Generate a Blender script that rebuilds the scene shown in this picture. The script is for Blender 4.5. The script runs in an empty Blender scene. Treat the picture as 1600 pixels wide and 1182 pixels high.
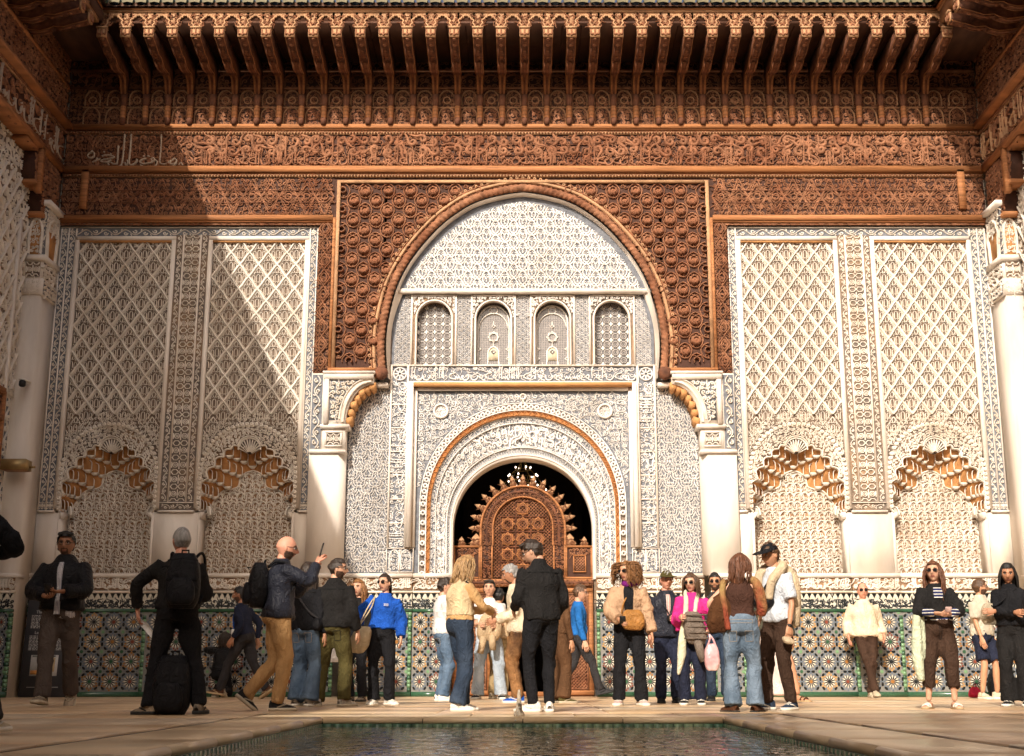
import bpy, math, random
import numpy as np
from math import sin, cos, pi, radians, sqrt, atan2
sc = bpy.context.scene
# ---------------------------------------------------------------- camera
FPX, PITCH, CAMZ, CX, CY = 2008.0, math.atan(0.2335), 0.27, 817.0, 591.0
cd = bpy.data.cameras.new('camera'); cam = bpy.data.objects.new('camera', cd)
sc.collection.objects.link(cam); sc.camera = cam
cam.location = (0, 0, CAMZ); cam.rotation_euler = (pi/2 + PITCH, 0, 0)
cd.sensor_width = 36.0; cd.lens = FPX/1600*36.0; cd.shift_x = -17/1600
cd.clip_start = 0.05; cd.clip_end = 500
# ---------------------------------------------------------------- light
SUN = np.array([0.445, 1.55, -1.0]); SUN = SUN/np.linalg.norm(SUN)
world = bpy.data.worlds.new('World'); sc.world = world; world.use_nodes = True
wn = world.node_tree
bg = wn.nodes['Background']
sky = wn.nodes.new('ShaderNodeTexSky'); sky.sky_type = 'NISHITA'; sky.sun_disc = False
sky.sun_elevation = math.asin(-SUN[2]); sky.sun_rotation = math.atan2(-SUN[0], -SUN[1])
sky.dust_density = 9.0; sky.air_density = 0.4; sky.ozone_density = 0.3; sky.altitude = 450
wn.links.new(sky.outputs[0], bg.inputs[0]); bg.inputs[1].default_value = 0.15
sd = bpy.data.lights.new('sun', 'SUN'); sd.energy = 4.1; sd.angle = radians(0.5); sd.color = (1.0, 0.955, 0.90)
so = bpy.data.objects.new('sun', sd); sc.collection.objects.link(so); so.location = (-8, -20, 22)
from mathutils import Vector, Matrix, noise as mnoise
so.rotation_euler = Vector(SUN).to_track_quat('-Z', 'Y').to_euler()
sc.view_settings.view_transform = 'Standard'; sc.view_settings.look = 'None'
sc.view_settings.gamma = 1.0; sc.view_settings.use_curve_mapping = False
sc.view_settings.exposure = 0.36
sc.view_settings.use_white_balance = True; sc.view_settings.white_balance_temperature = 7150; sc.view_settings.white_balance_tint = 10
sc.render.engine = 'CYCLES'
sc.cycles.max_bounces = 8; sc.cycles.diffuse_bounces = 5; sc.cycles.use_denoising = True
# ---------------------------------------------------------------- helpers
CPI, SPI = cos(PITCH), sin(PITCH)
def pz(y, Y):                       # height of the point seen at row y on the plane at depth Y
    v = (CY - y)/FPX
    return CAMZ + Y*(SPI + v*CPI)/(CPI - v*SPI)
def dep(y, Y):
    v = (CY - y)/FPX
    return Y/(CPI - v*SPI)
def hx(d, y, Y):                    # metres for d pixels off the axis at row y, depth Y
    return d/FPX*dep(y, Y)
def gy(y, Z=0.0):                   # depth of the ground point seen at row y
    v = (CY - y)/FPX
    return (Z - CAMZ)*(CPI - v*SPI)/(SPI + v*CPI)

class MB:
    """collects faces; builds ONE mesh object"""
    def __init__(s): s.V=[]; s.F=[]; s.n=0
    def add(s, V, F, mat=0):
        V = np.asarray(V, float).reshape(-1,3)
        if isinstance(F, np.ndarray): s.F.append((F + s.n, mat))
        else:
            by = {}
            for f in F: by.setdefault(len(f), []).append(f)
            for k, fs in by.items(): s.F.append((np.array(fs, int) + s.n, mat))
        s.V.append(V); s.n += len(V)
    def chunk(s):
        V = np.concatenate(s.V); return V, [(f.copy(), m) for f, m in s.F]
    def addchunk(s, ch, off=(0,0,0), fn=None, mat=None):
        V, F = ch
        V = V + np.asarray(off, float)
        if fn is not None: V = fn(V)
        for f, m in F: s.F.append((f + s.n, m if mat is None else mat))
        s.V.append(V); s.n += len(V)
    def tile(s, ch, offs):
        for o in offs: s.addchunk(ch, (o[0], o[1], o[2] if len(o) > 2 else 0))
    def box(s, x0,x1,y0,y1,z0,z1, mat=0):
        x0,x1=min(x0,x1),max(x0,x1); y0,y1=min(y0,y1),max(y0,y1); z0,z1=min(z0,z1),max(z0,z1)
        V=[(x0,y0,z0),(x1,y0,z0),(x1,y1,z0),(x0,y1,z0),(x0,y0,z1),(x1,y0,z1),(x1,y1,z1),(x0,y1,z1)]
        s.add(V, np.array([(0,3,2,1),(4,5,6,7),(0,1,5,4),(1,2,6,5),(2,3,7,6),(3,0,4,7)]), mat)
    def prism(s, poly, w0, w1, mat=0):          # polygon in (u,v) extruded along w
        P = np.asarray(poly, float)
        a = np.sum(P[:,0]*np.roll(P[:,1],-1) - np.roll(P[:,0],-1)*P[:,1])
        if a < 0: P = P[::-1]
        n = len(P)
        V = np.concatenate([np.c_[P, np.full(n,w0)], np.c_[P, np.full(n,w1)]])
        F = [tuple(range(n))[::-1], tuple(range(n,2*n))]
        F += [(i,(i+1)%n,(i+1)%n+n,i+n) for i in range(n)]
        s.add(V, F, mat)
    def clip(s, fn):                             # keep faces whose centroid (u,v) passes
        V = np.concatenate(s.V); out=[]
        for f, m in s.F:
            c = V[f].mean(1); k = fn(c[:,0], c[:,1])
            if k.any(): out.append((f[k], m))
        s.F = out
    def build(s, name, mats, parent=None, frame=None, off=None, smooth=False, kind=None, mirror=False):
        me = s.mesh(name, mats, frame, off, smooth, mirror)
        return link(name, me, parent, kind)
    def mesh(s, name, mats, frame=None, off=None, smooth=False, mirror=False):
        V = np.concatenate(s.V) if s.V else np.zeros((0,3))
        if mirror: V = V*np.array([-1,1,1])
        if frame is not None: V = frame(V)
        if off is not None: V = V - np.asarray(off)
        me = bpy.data.meshes.new(name)
        me.vertices.add(len(V)); me.vertices.foreach_set('co', V.ravel())
        tot = sum(len(f) for f,_ in s.F); loops = sum(f.size for f,_ in s.F)
        lv = np.empty(loops, np.int32); ls = np.empty(tot, np.int32); mi = np.empty(tot, np.int32)
        p = q = 0
        for f, m in s.F:
            if mirror: f = f[:, ::-1]
            k = f.shape[1]; n = len(f)
            lv[p:p+f.size] = f.ravel(); ls[q:q+n] = p + np.arange(n)*k; mi[q:q+n] = m
            p += f.size; q += n
        me.loops.add(loops); me.loops.foreach_set('vertex_index', lv)
        me.polygons.add(tot); me.polygons.foreach_set('loop_start', ls)
        me.polygons.foreach_set('material_index', mi)
        if smooth: me.polygons.foreach_set('use_smooth', np.ones(tot, bool))
        for m in (mats if isinstance(mats,(list,tuple)) else [mats]): me.materials.append(m)
        me.update(calc_edges=True); me.validate()
        return me
def link(name, me, parent=None, kind=None, loc=None):
    o = bpy.data.objects.new(name, me); sc.collection.objects.link(o)
    if parent is not None: o.parent = parent
    if kind: o['kind'] = kind
    if loc is not None: o.location = loc
    return o
def tag(o, label=None, cat=None, group=None, kind=None):
    if label: o['label'] = label
    if cat: o['category'] = cat
    if group: o['group'] = group
    if kind: o['kind'] = kind
    return o
def thing(name, label, cat, loc=(0,0,0), group=None, rz=0):
    o = bpy.data.objects.new(name, None); sc.collection.objects.link(o)
    o.location = loc; o.rotation_euler = (0,0,rz); o.empty_display_size = 0.1
    return tag(o, label, cat, group)
def copy_tree(o, parent=None):
    c = o.copy(); sc.collection.objects.link(c)
    if parent is not None: c.parent = parent
    for ch in list(o.children): copy_tree(ch, c)
    return c
def wallframe(Y0):
    return lambda V: np.c_[V[:,0], Y0 - V[:,2], V[:,1]]
def leftframe(X0):      # wall facing +X, u runs along +Y
    return lambda V: np.c_[X0 + V[:,2], V[:,0], V[:,1]]
def rightframe(X0):     # wall facing -X, u = -Y
    return lambda V: np.c_[X0 - V[:,2], -V[:,0], V[:,1]]

RNG = np.random.RandomState(5)
def ribbon(mb, pts, hw, w0, w1, closed=False, mat=0, bev=0.6, jit=0.003):
    P = np.asarray(pts, float)
    n = len(P)
    if n < 2: return
    if closed: d = np.roll(P,-1,0) - np.roll(P,1,0)
    else: d = np.gradient(P, axis=0)
    d /= np.maximum(np.linalg.norm(d, axis=1, keepdims=True), 1e-9)
    N = np.c_[-d[:,1], d[:,0]]
    hw = np.broadcast_to(np.asarray(hw, float), (n,))[:,None]
    w1 = w1 + RNG.uniform(0, jit)
    V = np.concatenate([np.c_[P+N*hw, np.full(n,w0)], np.c_[P+N*hw*bev, np.full(n,w1)],
                        np.c_[P-N*hw*bev, np.full(n,w1)], np.c_[P-N*hw, np.full(n,w0)]])
    i = np.arange(n if closed else n-1); j = (i+1) % n
    F = []
    for a in range(3): F.append(np.c_[i+a*n, i+(a+1)*n, j+(a+1)*n, j+a*n])
    mb.add(V, np.concatenate(F), mat)
def crom(pts, m=5, closed=False):
    P = np.asarray(pts, float); n = len(P); out=[]
    seg = n if closed else n-1
    for i in range(seg):
        if closed: a,b,c,d = P[(i-1)%n],P[i],P[(i+1)%n],P[(i+2)%n]
        else: a,b,c,d = P[max(i-1,0)],P[i],P[i+1],P[min(i+2,n-1)]
        for t in np.arange(m)/m:
            out.append(0.5*((2*b)+(c-a)*t+(2*a-5*b+4*c-d)*t*t+(-a+3*b-3*c+d)*t**3))
    if not closed: out.append(P[-1])
    return np.array(out)
def resample(P, n):
    P = np.asarray(P, float); s = np.r_[0, np.cumsum(np.linalg.norm(np.diff(P,axis=0),axis=1))]
    t = np.linspace(0, s[-1], n)
    return np.c_[np.interp(t,s,P[:,0]), np.interp(t,s,P[:,1])]
def arc(cx,cy,r,a0,a1,n=10,ry=None):
    t = np.linspace(radians(a0), radians(a1), n)
    return np.c_[cx+r*np.cos(t), cy+(ry or r)*np.sin(t)]
def lathe(mb, prof, seg=12, c=(0,0,0), mat=0, axis='z'):
    prof = np.asarray(prof, float); n=len(prof)
    a = np.linspace(0, 2*pi, seg, endpoint=False)
    V = np.array([[r*cos(t), r*sin(t), z] for t in a for r,z in prof])
    if axis=='y': V = V[:, [0,2,1]]*np.array([1,1,1])
    F=[]
    for i in range(seg):
        j=(i+1)%seg
        for k in range(n-1):
            q=(i*n+k, j*n+k, j*n+k+1, i*n+k+1)
            F.append(q if axis=='z' else q[::-1])
    mb.add(V+np.asarray(c,float), F, mat)
def tube(mb, pts, r, seg=6, mat=0, caps=True):
    P = np.asarray(pts, float); n=len(P)
    r = np.broadcast_to(np.asarray(r,float),(n,))
    d = np.gradient(P, axis=0); d/=np.maximum(np.linalg.norm(d,axis=1,keepdims=True),1e-9)
    up = np.array([0,0,1.0]) if abs(d[0,2])<0.9 else np.array([1.0,0,0])
    a = np.cross(d[0], up); a/=np.linalg.norm(a)
    V=[]
    for i in range(n):
        a = a - d[i]*np.dot(a,d[i]); a/=max(np.linalg.norm(a),1e-9); b=np.cross(d[i],a)
        for k in range(seg):
            t=2*pi*k/seg; V.append(P[i]+r[i]*(cos(t)*a+sin(t)*b))
    F=[]
    for i in range(n-1):
        for k in range(seg):
            k2=(k+1)%seg; F.append((i*seg+k,i*seg+k2,(i+1)*seg+k2,(i+1)*seg+k))
    if caps: F += [tuple(range(seg))[::-1], tuple((n-1)*seg+k for k in range(seg))]
    mb.add(V, F, mat)
# ---------------------------------------------------------------- materials
MATS = {}
def mat(name, col, rough=0.8, var=0.25, vscale=6.0, bump=0.0, bscale=60.0, spec=0.3, tint=None, tscale=1.2, stretch=(1,1,1), metal=0.0, sheen=0.0, emit=None, coat=0.0, wave=None, fold=0.0):
    if name in MATS: return MATS[name]
    m = bpy.data.materials.new(name); m.use_nodes = True; MATS[name] = m
    nt = m.node_tree; N = nt.nodes; L = nt.links; b = N['Principled BSDF']
    b.inputs['Roughness'].default_value = rough; b.inputs['Metallic'].default_value = metal
    b.inputs['Specular IOR Level'].default_value = spec
    b.inputs['Coat Weight'].default_value = coat
    if sheen: b.inputs['Sheen Weight'].default_value = sheen
    tc = N.new('ShaderNodeTexCoord'); mp = N.new('ShaderNodeMapping'); mp.inputs['Scale'].default_value = stretch
    L.new(tc.outputs['Object'], mp.inputs[0])
    nz = N.new('ShaderNodeTexNoise'); nz.inputs['Scale'].default_value = vscale; nz.inputs['Detail'].default_value = 5
    L.new(mp.outputs[0], nz.inputs['Vector'])
    mr = N.new('ShaderNodeMapRange'); mr.inputs['From Min'].default_value = .3; mr.inputs['From Max'].default_value = .7
    mr.inputs['To Min'].default_value = 1-var; mr.inputs['To Max'].default_value = 1+var*.6
    L.new(nz.outputs[0], mr.inputs[0])
    mul = N.new('ShaderNodeVectorMath'); mul.operation = 'SCALE'
    last = None
    if tint is not None:
        n2 = N.new('ShaderNodeTexNoise'); n2.inputs['Scale'].default_value = tscale; n2.inputs['Detail'].default_value = 6
        L.new(mp.outputs[0], n2.inputs['Vector'])
        r2 = N.new('ShaderNodeMapRange'); r2.inputs['From Min'].default_value=.42; r2.inputs['From Max'].default_value=.66
        L.new(n2.outputs[0], r2.inputs[0])
        mx = N.new('ShaderNodeMix'); mx.data_type='RGBA'
        L.new(r2.outputs[0], mx.inputs['Factor']); mx.inputs['A'].default_value=(*col,1); mx.inputs['B'].default_value=(*tint,1)
        L.new(mx.outputs['Result'], mul.inputs[0])
    elif wave is not None:                      # stripes: (scale, colour, direction, width)
        wv = N.new('ShaderNodeTexWave'); wv.wave_type='BANDS'; wv.bands_direction = wave[2]; wv.inputs['Scale'].default_value = wave[0]
        L.new(tc.outputs['Object'], wv.inputs['Vector'])
        r2 = N.new('ShaderNodeMapRange'); r2.inputs['From Min'].default_value=wave[3]-.06; r2.inputs['From Max'].default_value=wave[3]+.06
        L.new(wv.outputs[0], r2.inputs[0])
        mx = N.new('ShaderNodeMix'); mx.data_type='RGBA'
        L.new(r2.outputs[0], mx.inputs['Factor']); mx.inputs['A'].default_value=(*col,1); mx.inputs['B'].default_value=(*wave[1],1)
        L.new(mx.outputs['Result'], mul.inputs[0])
    else: mul.inputs[0].default_value = col
    L.new(mr.outputs[0], mul.inputs['Scale']); L.new(mul.outputs[0], b.inputs['Base Color'])
    if fold:
        n4 = N.new('ShaderNodeTexNoise'); n4.inputs['Scale'].default_value = 13; n4.inputs['Detail'].default_value = 3; n4.inputs['Distortion'].default_value = 1.6
        L.new(mp.outputs[0], n4.inputs['Vector'])
        ab = N.new('ShaderNodeMath'); ab.operation='SUBTRACT'; ab.inputs[1].default_value=.5; L.new(n4.outputs[0], ab.inputs[0])
        ab2 = N.new('ShaderNodeMath'); ab2.operation='ABSOLUTE'; L.new(ab.outputs[0], ab2.inputs[0])
        bp4 = N.new('ShaderNodeBump'); bp4.inputs['Strength'].default_value = fold; bp4.inputs['Distance'].default_value = .09
        L.new(ab2.outputs[0], bp4.inputs['Height']); L.new(bp4.outputs[0], b.inputs['Normal'])
    if bump:
        n3 = N.new('ShaderNodeTexNoise'); n3.inputs['Scale'].default_value = bscale; n3.inputs['Detail'].default_value = 4
        L.new(mp.outputs[0], n3.inputs['Vector'])
        bp = N.new('ShaderNodeBump'); bp.inputs['Strength'].default_value = bump; bp.inputs['Distance'].default_value = .01
        L.new(n3.outputs[0], bp.inputs['Height']); L.new(bp.outputs[0], b.inputs['Normal'])
        if fold: L.new(bp4.outputs[0], bp.inputs['Normal'])
    if emit:
        b.inputs['Emission Color'].default_value = (*emit[0],1); b.inputs['Emission Strength'].default_value = emit[1]
    return m
plaster = mat('white_plaster', (.75,.69,.625), .75, .08, 3.5, .3, 25, tint=(.60,.52,.44), tscale=1.6, stretch=(1,1,.3))
stucco  = mat('carved_stucco', (.72,.67,.60), .85, .14, 5, .4, 70, tint=(.60,.52,.43), tscale=1.3)
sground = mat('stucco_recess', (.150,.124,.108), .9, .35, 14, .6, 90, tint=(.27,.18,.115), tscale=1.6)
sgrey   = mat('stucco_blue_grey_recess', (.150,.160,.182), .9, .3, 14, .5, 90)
ochre   = mat('ochre_stucco', (.50,.25,.10), .8, .2, 6, .4, 60)
wood    = mat('carved_cedar', (.275,.124,.066), .85, .45, 9, .6, 60, tint=(.18,.066,.031), tscale=2.2)
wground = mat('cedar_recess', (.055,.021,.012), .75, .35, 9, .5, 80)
wbright = mat('planed_cedar', (.36,.148,.058), .65, .4, 5, .5, 40, stretch=(.25,1,6))
wpale   = mat('worn_pale_cedar', (.40,.225,.120), .7, .3, 6, .4, 50)
wdark   = mat('dark_cedar', (.075,.032,.018), .7, .4, 6, .3, 40, stretch=(1,.3,1))
wred    = mat('red_cedar', (.165,.064,.034), .85, .45, 9, .8, 45, tint=(.09,.037,.022), tscale=6)  # cedar darkened so the corbels carry eave shade in their colour
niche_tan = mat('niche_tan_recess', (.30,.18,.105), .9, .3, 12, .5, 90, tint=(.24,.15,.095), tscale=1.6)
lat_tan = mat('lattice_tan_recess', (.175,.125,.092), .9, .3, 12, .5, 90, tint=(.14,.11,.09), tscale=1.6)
stucco_w = mat('limewashed_stucco', (.73,.705,.68), .85, .12, 5, .4, 70, tint=(.64,.60,.56), tscale=1.3)
wletter = mat('whitened_lettering', (.42,.33,.25), .8, .2, 10)
black   = mat('dark_interior', (.022,.016,.012), .9, .2, 4)
# ---------------------------------------------------------------- carved motifs (u,v,w chunks)
def curl_pts(cx,cy,r,a0,chir,turns=1.35,n=13,r1=.12):
    t = np.linspace(0,1,n); a = a0 + chir*turns*2*pi*t; rr = r*(1-(1-r1)*t**.8)
    return np.c_[cx+rr*np.cos(a), cy+rr*np.sin(a)]
def curls(mb, u0,u1,v0,v1, p, hw, w=.02, seed=1, clip=None, mat=0, tail=True, n=12):
    r = np.random.RandomState(seed)
    nu = max(1,int(round((u1-u0)/p))); nv = max(1,int(round((v1-v0)/p)))
    du=(u1-u0)/nu; dv=(v1-v0)/nv
    for i in range(nu):
        for j in range(nv):
            cx=u0+(i+.5+r.uniform(-.18,.18))*du; cy=v0+(j+.5+r.uniform(-.18,.18))*dv
            if clip is not None and not clip(np.array([cx]),np.array([cy]))[0]: continue
            a0=r.uniform(0,2*pi); ch=r.choice([-1,1])
            P=curl_pts(cx,cy,.46*min(du,dv),a0,ch,r.uniform(.9,1.4),n)
            if tail:
                e=P[0]; tx=np.array([-sin(a0),cos(a0)])*-ch
                T=[e+tx*k*p*.28+np.array([cos(a0),sin(a0)])*k*k*p*.07 for k in (3,2,1)]
                P=np.concatenate([np.array(T),P])
            hv = hw*np.interp(np.linspace(0,1,len(P)),[0,.3,.8,1],[.45,1.15,.9,1.3])
            ribbon(mb,P,hv,-.004,w,mat=mat,jit=.006)
    if clip is not None: mb.clip(clip)
def script(mb, u0,u1,v0,v1, hw, w=.02, seed=1, mat=0, dens=1.0, extra=True):
    """running cursive script: bowls and loops on a baseline, tall uprights, dots"""
    r=np.random.RandomState(seed); h=v1-v0; x=u0+.1*h
    while x<u1-.25*h:
        k=r.randint(6); b=v0+.16*h
        if k in (0,1):
            for q in range(r.randint(1,3)):
                P=[(x+q*.17*h,b+r.uniform(-.02,.06)*h),(x+q*.17*h-.02*h,v0+.55*h),(x+q*.17*h+.01*h,v1-.05*h),(x+q*.17*h+.05*h,v1-.1*h)]
                ribbon(mb,crom(P,3),[hw*.9]*9+[hw*1.3],-.004,w,mat=mat)
            x+=.26*h
        elif k==2:
            ribbon(mb,crom([(x,b+.25*h),(x+.05*h,b),(x+.25*h,b-.06*h),(x+.42*h,b+.08*h),(x+.44*h,b+.25*h)],3),hw*1.1,-.004,w,mat=mat); x+=.5*h
        elif k==3:
            ribbon(mb,np.concatenate([arc(x+.12*h,b+.16*h,.1*h,-60,280,10),[(x+.2*h,b-.02*h),(x+.4*h,b-.08*h)]]),hw,-.004,w,mat=mat); x+=.38*h
        elif k==4:
            ribbon(mb,crom([(x+.45*h,b+.42*h),(x+.1*h,b+.3*h),(x+.05*h,b+.12*h),(x+.3*h,b+.02*h),(x+.5*h,b)],3),hw,-.004,w,mat=mat); x+=.48*h
        else:
            ribbon(mb,crom([(x,b),(x+.08*h,b+.16*h),(x+.16*h,b),(x+.24*h,b+.16*h),(x+.32*h,b),(x+.42*h,b-.02*h)],3),hw,-.004,w,mat=mat); x+=.42*h
        if r.rand()<.7 and extra:
            ribbon(mb,curl_pts(x-.2*h,v0+r.uniform(.5,.85)*h,.13*h,r.uniform(0,6),r.choice([-1,1]),1.0,9),hw*.8,-.004,w*.8,mat=mat)
        if r.rand()<.4:
            c=(x-.1*h,v0+r.uniform(.35,.6)*h); ribbon(mb,arc(*c,hw*.9,0,360,6)[:-1],hw*.9,-.004,w,closed=True,mat=mat)
        x+=r.uniform(-.06,.06)*h/dens
def vine_v(mb, u0,u1,v0,v1, hw, w=.018, mat=0):       # vertical running vine strip
    wd=u1-u0; c=(u0+u1)/2; n=max(1,int(round((v1-v0)/(wd*1.15)))); p=(v1-v0)/n
    t=np.linspace(0,n,n*8+1)
    ribbon(mb,np.c_[c+.30*wd*np.sin(t*pi),v0+t*p],hw*.8,-.004,w,mat=mat)
    for i in range(n):
        s=1 if i%2==0 else -1
        ribbon(mb,curl_pts(c-s*.12*wd,v0+(i+.5)*p,.30*wd,pi/2 if s>0 else -pi/2,s,1.1,9),hw,-.004,w,mat=mat)
        ribbon(mb,np.array([(c+s*.42*wd,v0+(i+.15)*p),(c+s*.2*wd,v0+(i+.02)*p)]),hw,-.004,w*.8,mat=mat)
def vine_h(mb,u0,u1,v0,v1,hw,w=.018,mat=0):
    m2=MB(); vine_v(m2,v0,v1,u0,u1,hw,w,mat)
    ch=m2.chunk(); mb.addchunk((ch[0][:,[1,0,2]],[(f[:,::-1],m) for f,m in ch[1]]))
def girih_v(mb,u0,u1,v0,v1,hw,w=.02,mat=0):           # geometric strapwork strip
    wd=u1-u0; c=(u0+u1)/2; n=max(1,int(round((v1-v0)/(wd*.95)))); p=(v1-v0)/n
    for i in range(n):
        y=v0+(i+.5)*p
        for s in (-1,1):
            x=c+s*wd*.25
            ribbon(mb,arc(x,y,.17*wd,22.5,382.5,9)[:-1],hw,-.004,w,closed=True,mat=mat)
            ribbon(mb,arc(x,y,.07*wd,0,360,7)[:-1],hw*.9,-.004,w*.8,closed=True,mat=mat)
            ribbon(mb,np.array([(x-.24*wd,y+p*.5),(x-.1*wd,y+p*.33),(x+.1*wd,y+p*.33),(x+.24*wd,y+p*.5)]),hw,-.004,w,mat=mat)
            ribbon(mb,np.array([(x-.24*wd,y-p*.5),(x-.1*wd,y-p*.33),(x+.1*wd,y-p*.33),(x+.24*wd,y-p*.5)]),hw,-.004,w*.9,mat=mat)
        ribbon(mb,np.array([(c,y-p*.3),(c,y+p*.3)]),hw,-.004,w,mat=mat)
        ribbon(mb,np.array([(u0+.02*wd,y-p*.2),(u0+.02*wd,y+p*.2)]),hw,-.004,w,mat=mat)
        ribbon(mb,np.array([(u1-.02*wd,y-p*.2),(u1-.02*wd,y+p*.2)]),hw,-.004,w,mat=mat)
def zigzag(mb,u0,u1,v0,v1,p,hw,w=.02,mat=0,vert=False):
    a,b=(v0,v1) if vert else (u0,u1)
    n=max(1,int(round((b-a)/p))); q=(b-a)/n; lo,hi=(u0,u1) if vert else (v0,v1); H=hi-lo
    def L(pts): return np.array([(y,x) for x,y in pts]) if vert else np.array(pts)
    for i in range(n):
        x=a+i*q
        ribbon(mb,L([(x,lo+.1*H),(x+.5*q,lo+.85*H),(x+q,lo+.1*H)]),hw,-.004,w,mat=mat)
        ribbon(mb,L([(x+.27*q,lo+.1*H),(x+.5*q,lo+.5*H),(x+.73*q,lo+.1*H)]),hw*.9,-.004,w*.85,mat=mat)
        ribbon(mb,L([(x-.12*q,lo+.92*H),(x,lo+.65*H),(x+.12*q,lo+.92*H)]),hw*.9,-.004,w*.85,mat=mat)
        ribbon(mb,L([(x+.5*q-.02,lo+.12*H),(x+.5*q+.02,lo+.2*H)]),hw,-.004,w*.85,mat=mat)
def heart(w=.29,h=.24,hw=.0095):
    mb=MB()
    for s in (-1,1):
        P=crom([(0,-.30*h),(s*.17*w,-.10*h),(s*.20*w,.16*h),(s*.08*w,.25*h),(s*.015*w,.10*h)],4)
        ribbon(mb,P,hw,-.004,0.0186)
        ribbon(mb,crom([(0,-.30*h),(s*.10*w,-.40*h),(s*.22*w,-.30*h),(s*.36*w,.0*h),(s*.5*w,.16*h)],4),hw*1.15,-.004,0.0211)
        ribbon(mb,crom([(s*.5*w,.16*h),(s*.40*w,.28*h),(s*.30*w,.18*h)],3),hw*.8,-.004,0.0161)
        ribbon(mb,curl_pts(s*.33*w,-.28*h,.09*w,0,s,1.0,8),hw*.7,-.004,0.0124)
        ribbon(mb,crom([(s*.05*w,.42*h),(s*.16*w,.36*h),(s*.24*w,.44*h)],3),hw*.8,-.004,0.0136)
    ribbon(mb,arc(0,-.40*h,.035*w,0,360,7)[:-1],hw*.8,-.004,0.0186,closed=True)
    ribbon(mb,crom([(0,.12*h),(0,.0),(0,-.12*h)],2),hw*.8,-.004,0.0136)
    return mb.chunk()
def bell(w=.24,h=.22,hw=.0050):
    mb=MB()
    for s in (-1,1):
        ribbon(mb,crom([(0,.46*h),(s*.06*w,.26*h),(s*.20*w,.02*h),(s*.10*w,-.14*h),(s*.02*w,-.04*h)],3),hw,-.004,0.0186)
        ribbon(mb,crom([(0,-.30*h),(s*.20*w,-.32*h),(s*.33*w,-.16*h),(s*.36*w,.08*h),(s*.5*w,.22*h)],4),hw*1.15,-.004,0.0198)
        ribbon(mb,curl_pts(s*.36*w,.36*h,.10*w,-pi/2,s,1.05,8),hw*.75,-.004,0.0136)
        ribbon(mb,crom([(s*.08*w,-.42*h),(s*.25*w,-.46*h),(s*.42*w,-.34*h)],3),hw*.8,-.004,0.0149)
    ribbon(mb,crom([(0,-.30*h),(0,-.5*h)],2),hw*.9,-.004,0.0174)
    return mb.chunk()
def flower(w=.27,h=.36,hw=.0070):
    mb=MB()
    for s in (-1,1):
        ribbon(mb,crom([(0,-.5*h),(s*.05*w,-.34*h),(s*.24*w,-.27*h),(s*.46*w,-.36*h),(s*.5*w,-.5*h)],4),hw*1.2,-.004,0.0211)
        ribbon(mb,crom([(0,-.22*h),(s*.13*w,-.12*h),(s*.16*w,.04*h),(s*.06*w,.12*h),(0,.04*h)],4),hw,-.004,0.0186)
        ribbon(mb,crom([(s*.02*w,.16*h),(s*.18*w,.24*h),(s*.36*w,.16*h),(s*.5*w,0)],4),hw*1.2,-.004,0.0211)
        ribbon(mb,crom([(s*.02*w,.26*h),(s*.10*w,.40*h),(s*.28*w,.44*h)],3),hw,-.004,0.0161)
        ribbon(mb,curl_pts(s*.30*w,-.08*h,.11*w,0,s,1.1,9),hw*.8,-.004,0.0149)
        ribbon(mb,curl_pts(s*.37*w,.32*h,.09*w,pi,-s,1.0,8),hw*.8,-.004,0.0149)
    ribbon(mb,crom([(0,.18*h),(0,.5*h)],2),hw,-.004,0.0186)
    ribbon(mb,arc(0,-.06*h,.04*w,0,360,7)[:-1],hw*.8,-.004,0.0161,closed=True)
    return mb.chunk()
def net_fill(mb, ch, w, h, u0,u1,v0,v1, clip=None, stag=True, cx=None):
    cx=(u0+u1)/2 if cx is None else cx
    k=int((u1-u0)/w/2)+2; rows=int((v1-v0)/h*(1 if not stag else 1))+3
    m2=MB()
    for i in range(-2*k,2*k+1):
        x=cx+i*w*.5 if stag else cx+i*w
        if x<u0-w or x>u1+w: continue
        for j in range(rows):
            y=v0+(j+(.5 if (stag and i%2) else 0))*h
            m2.addchunk(ch,(x,y,0.0006*((i*7+j*3)%5)))
    f=clip or (lambda u,v:(u>u0)&(u<u1)&(v>v0)&(v<v1))
    m2.clip(f)
    if m2.F:
        c=m2.chunk(); mb.addchunk(c)
def warp_band(mb, ch, inner, outer, L):
    """bend a strip chunk (s in 0..L, t in 0..1) into the band between two equal-length polylines"""
    n=len(inner); idx=np.arange(n)
    def fn(V):
        s=np.clip(V[:,0]/L,0,1)*(n-1); t=V[:,1]
        a=np.c_[np.interp(s,idx,inner[:,0]),np.interp(s,idx,inner[:,1])]
        b=np.c_[np.interp(s,idx,outer[:,0]),np.interp(s,idx,outer[:,1])]
        P=a*(1-t)[:,None]+b*t[:,None]
        return np.c_[P,V[:,2]]
    mb.addchunk(ch,fn=fn)
def band_plate(mb, inner, outer, w, mat=0, w_in=None, w_out=None):
    n=len(inner); V=np.concatenate([np.c_[inner,np.full(n,w)],np.c_[outer,np.full(n,w)]])
    i=np.arange(n-1); F=[np.c_[i,i+n,i+n+1,i+1]]
    k=2*n
    if w_in is not None:
        V=np.concatenate([V,np.c_[inner,np.full(n,w_in)]]); F.append(np.c_[i,i+1,i+1+k,i+k]); k+=n
    if w_out is not None:
        V=np.concatenate([V,np.c_[outer,np.full(n,w_out)]]); F.append(np.c_[i+n,i+k,i+1+k,i+n+1])
    # orient: paths run left -> right over the top, outer is above
    F=[f[:, ::-1] for f in F]
    mb.add(V,np.concatenate(F),mat)
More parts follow.
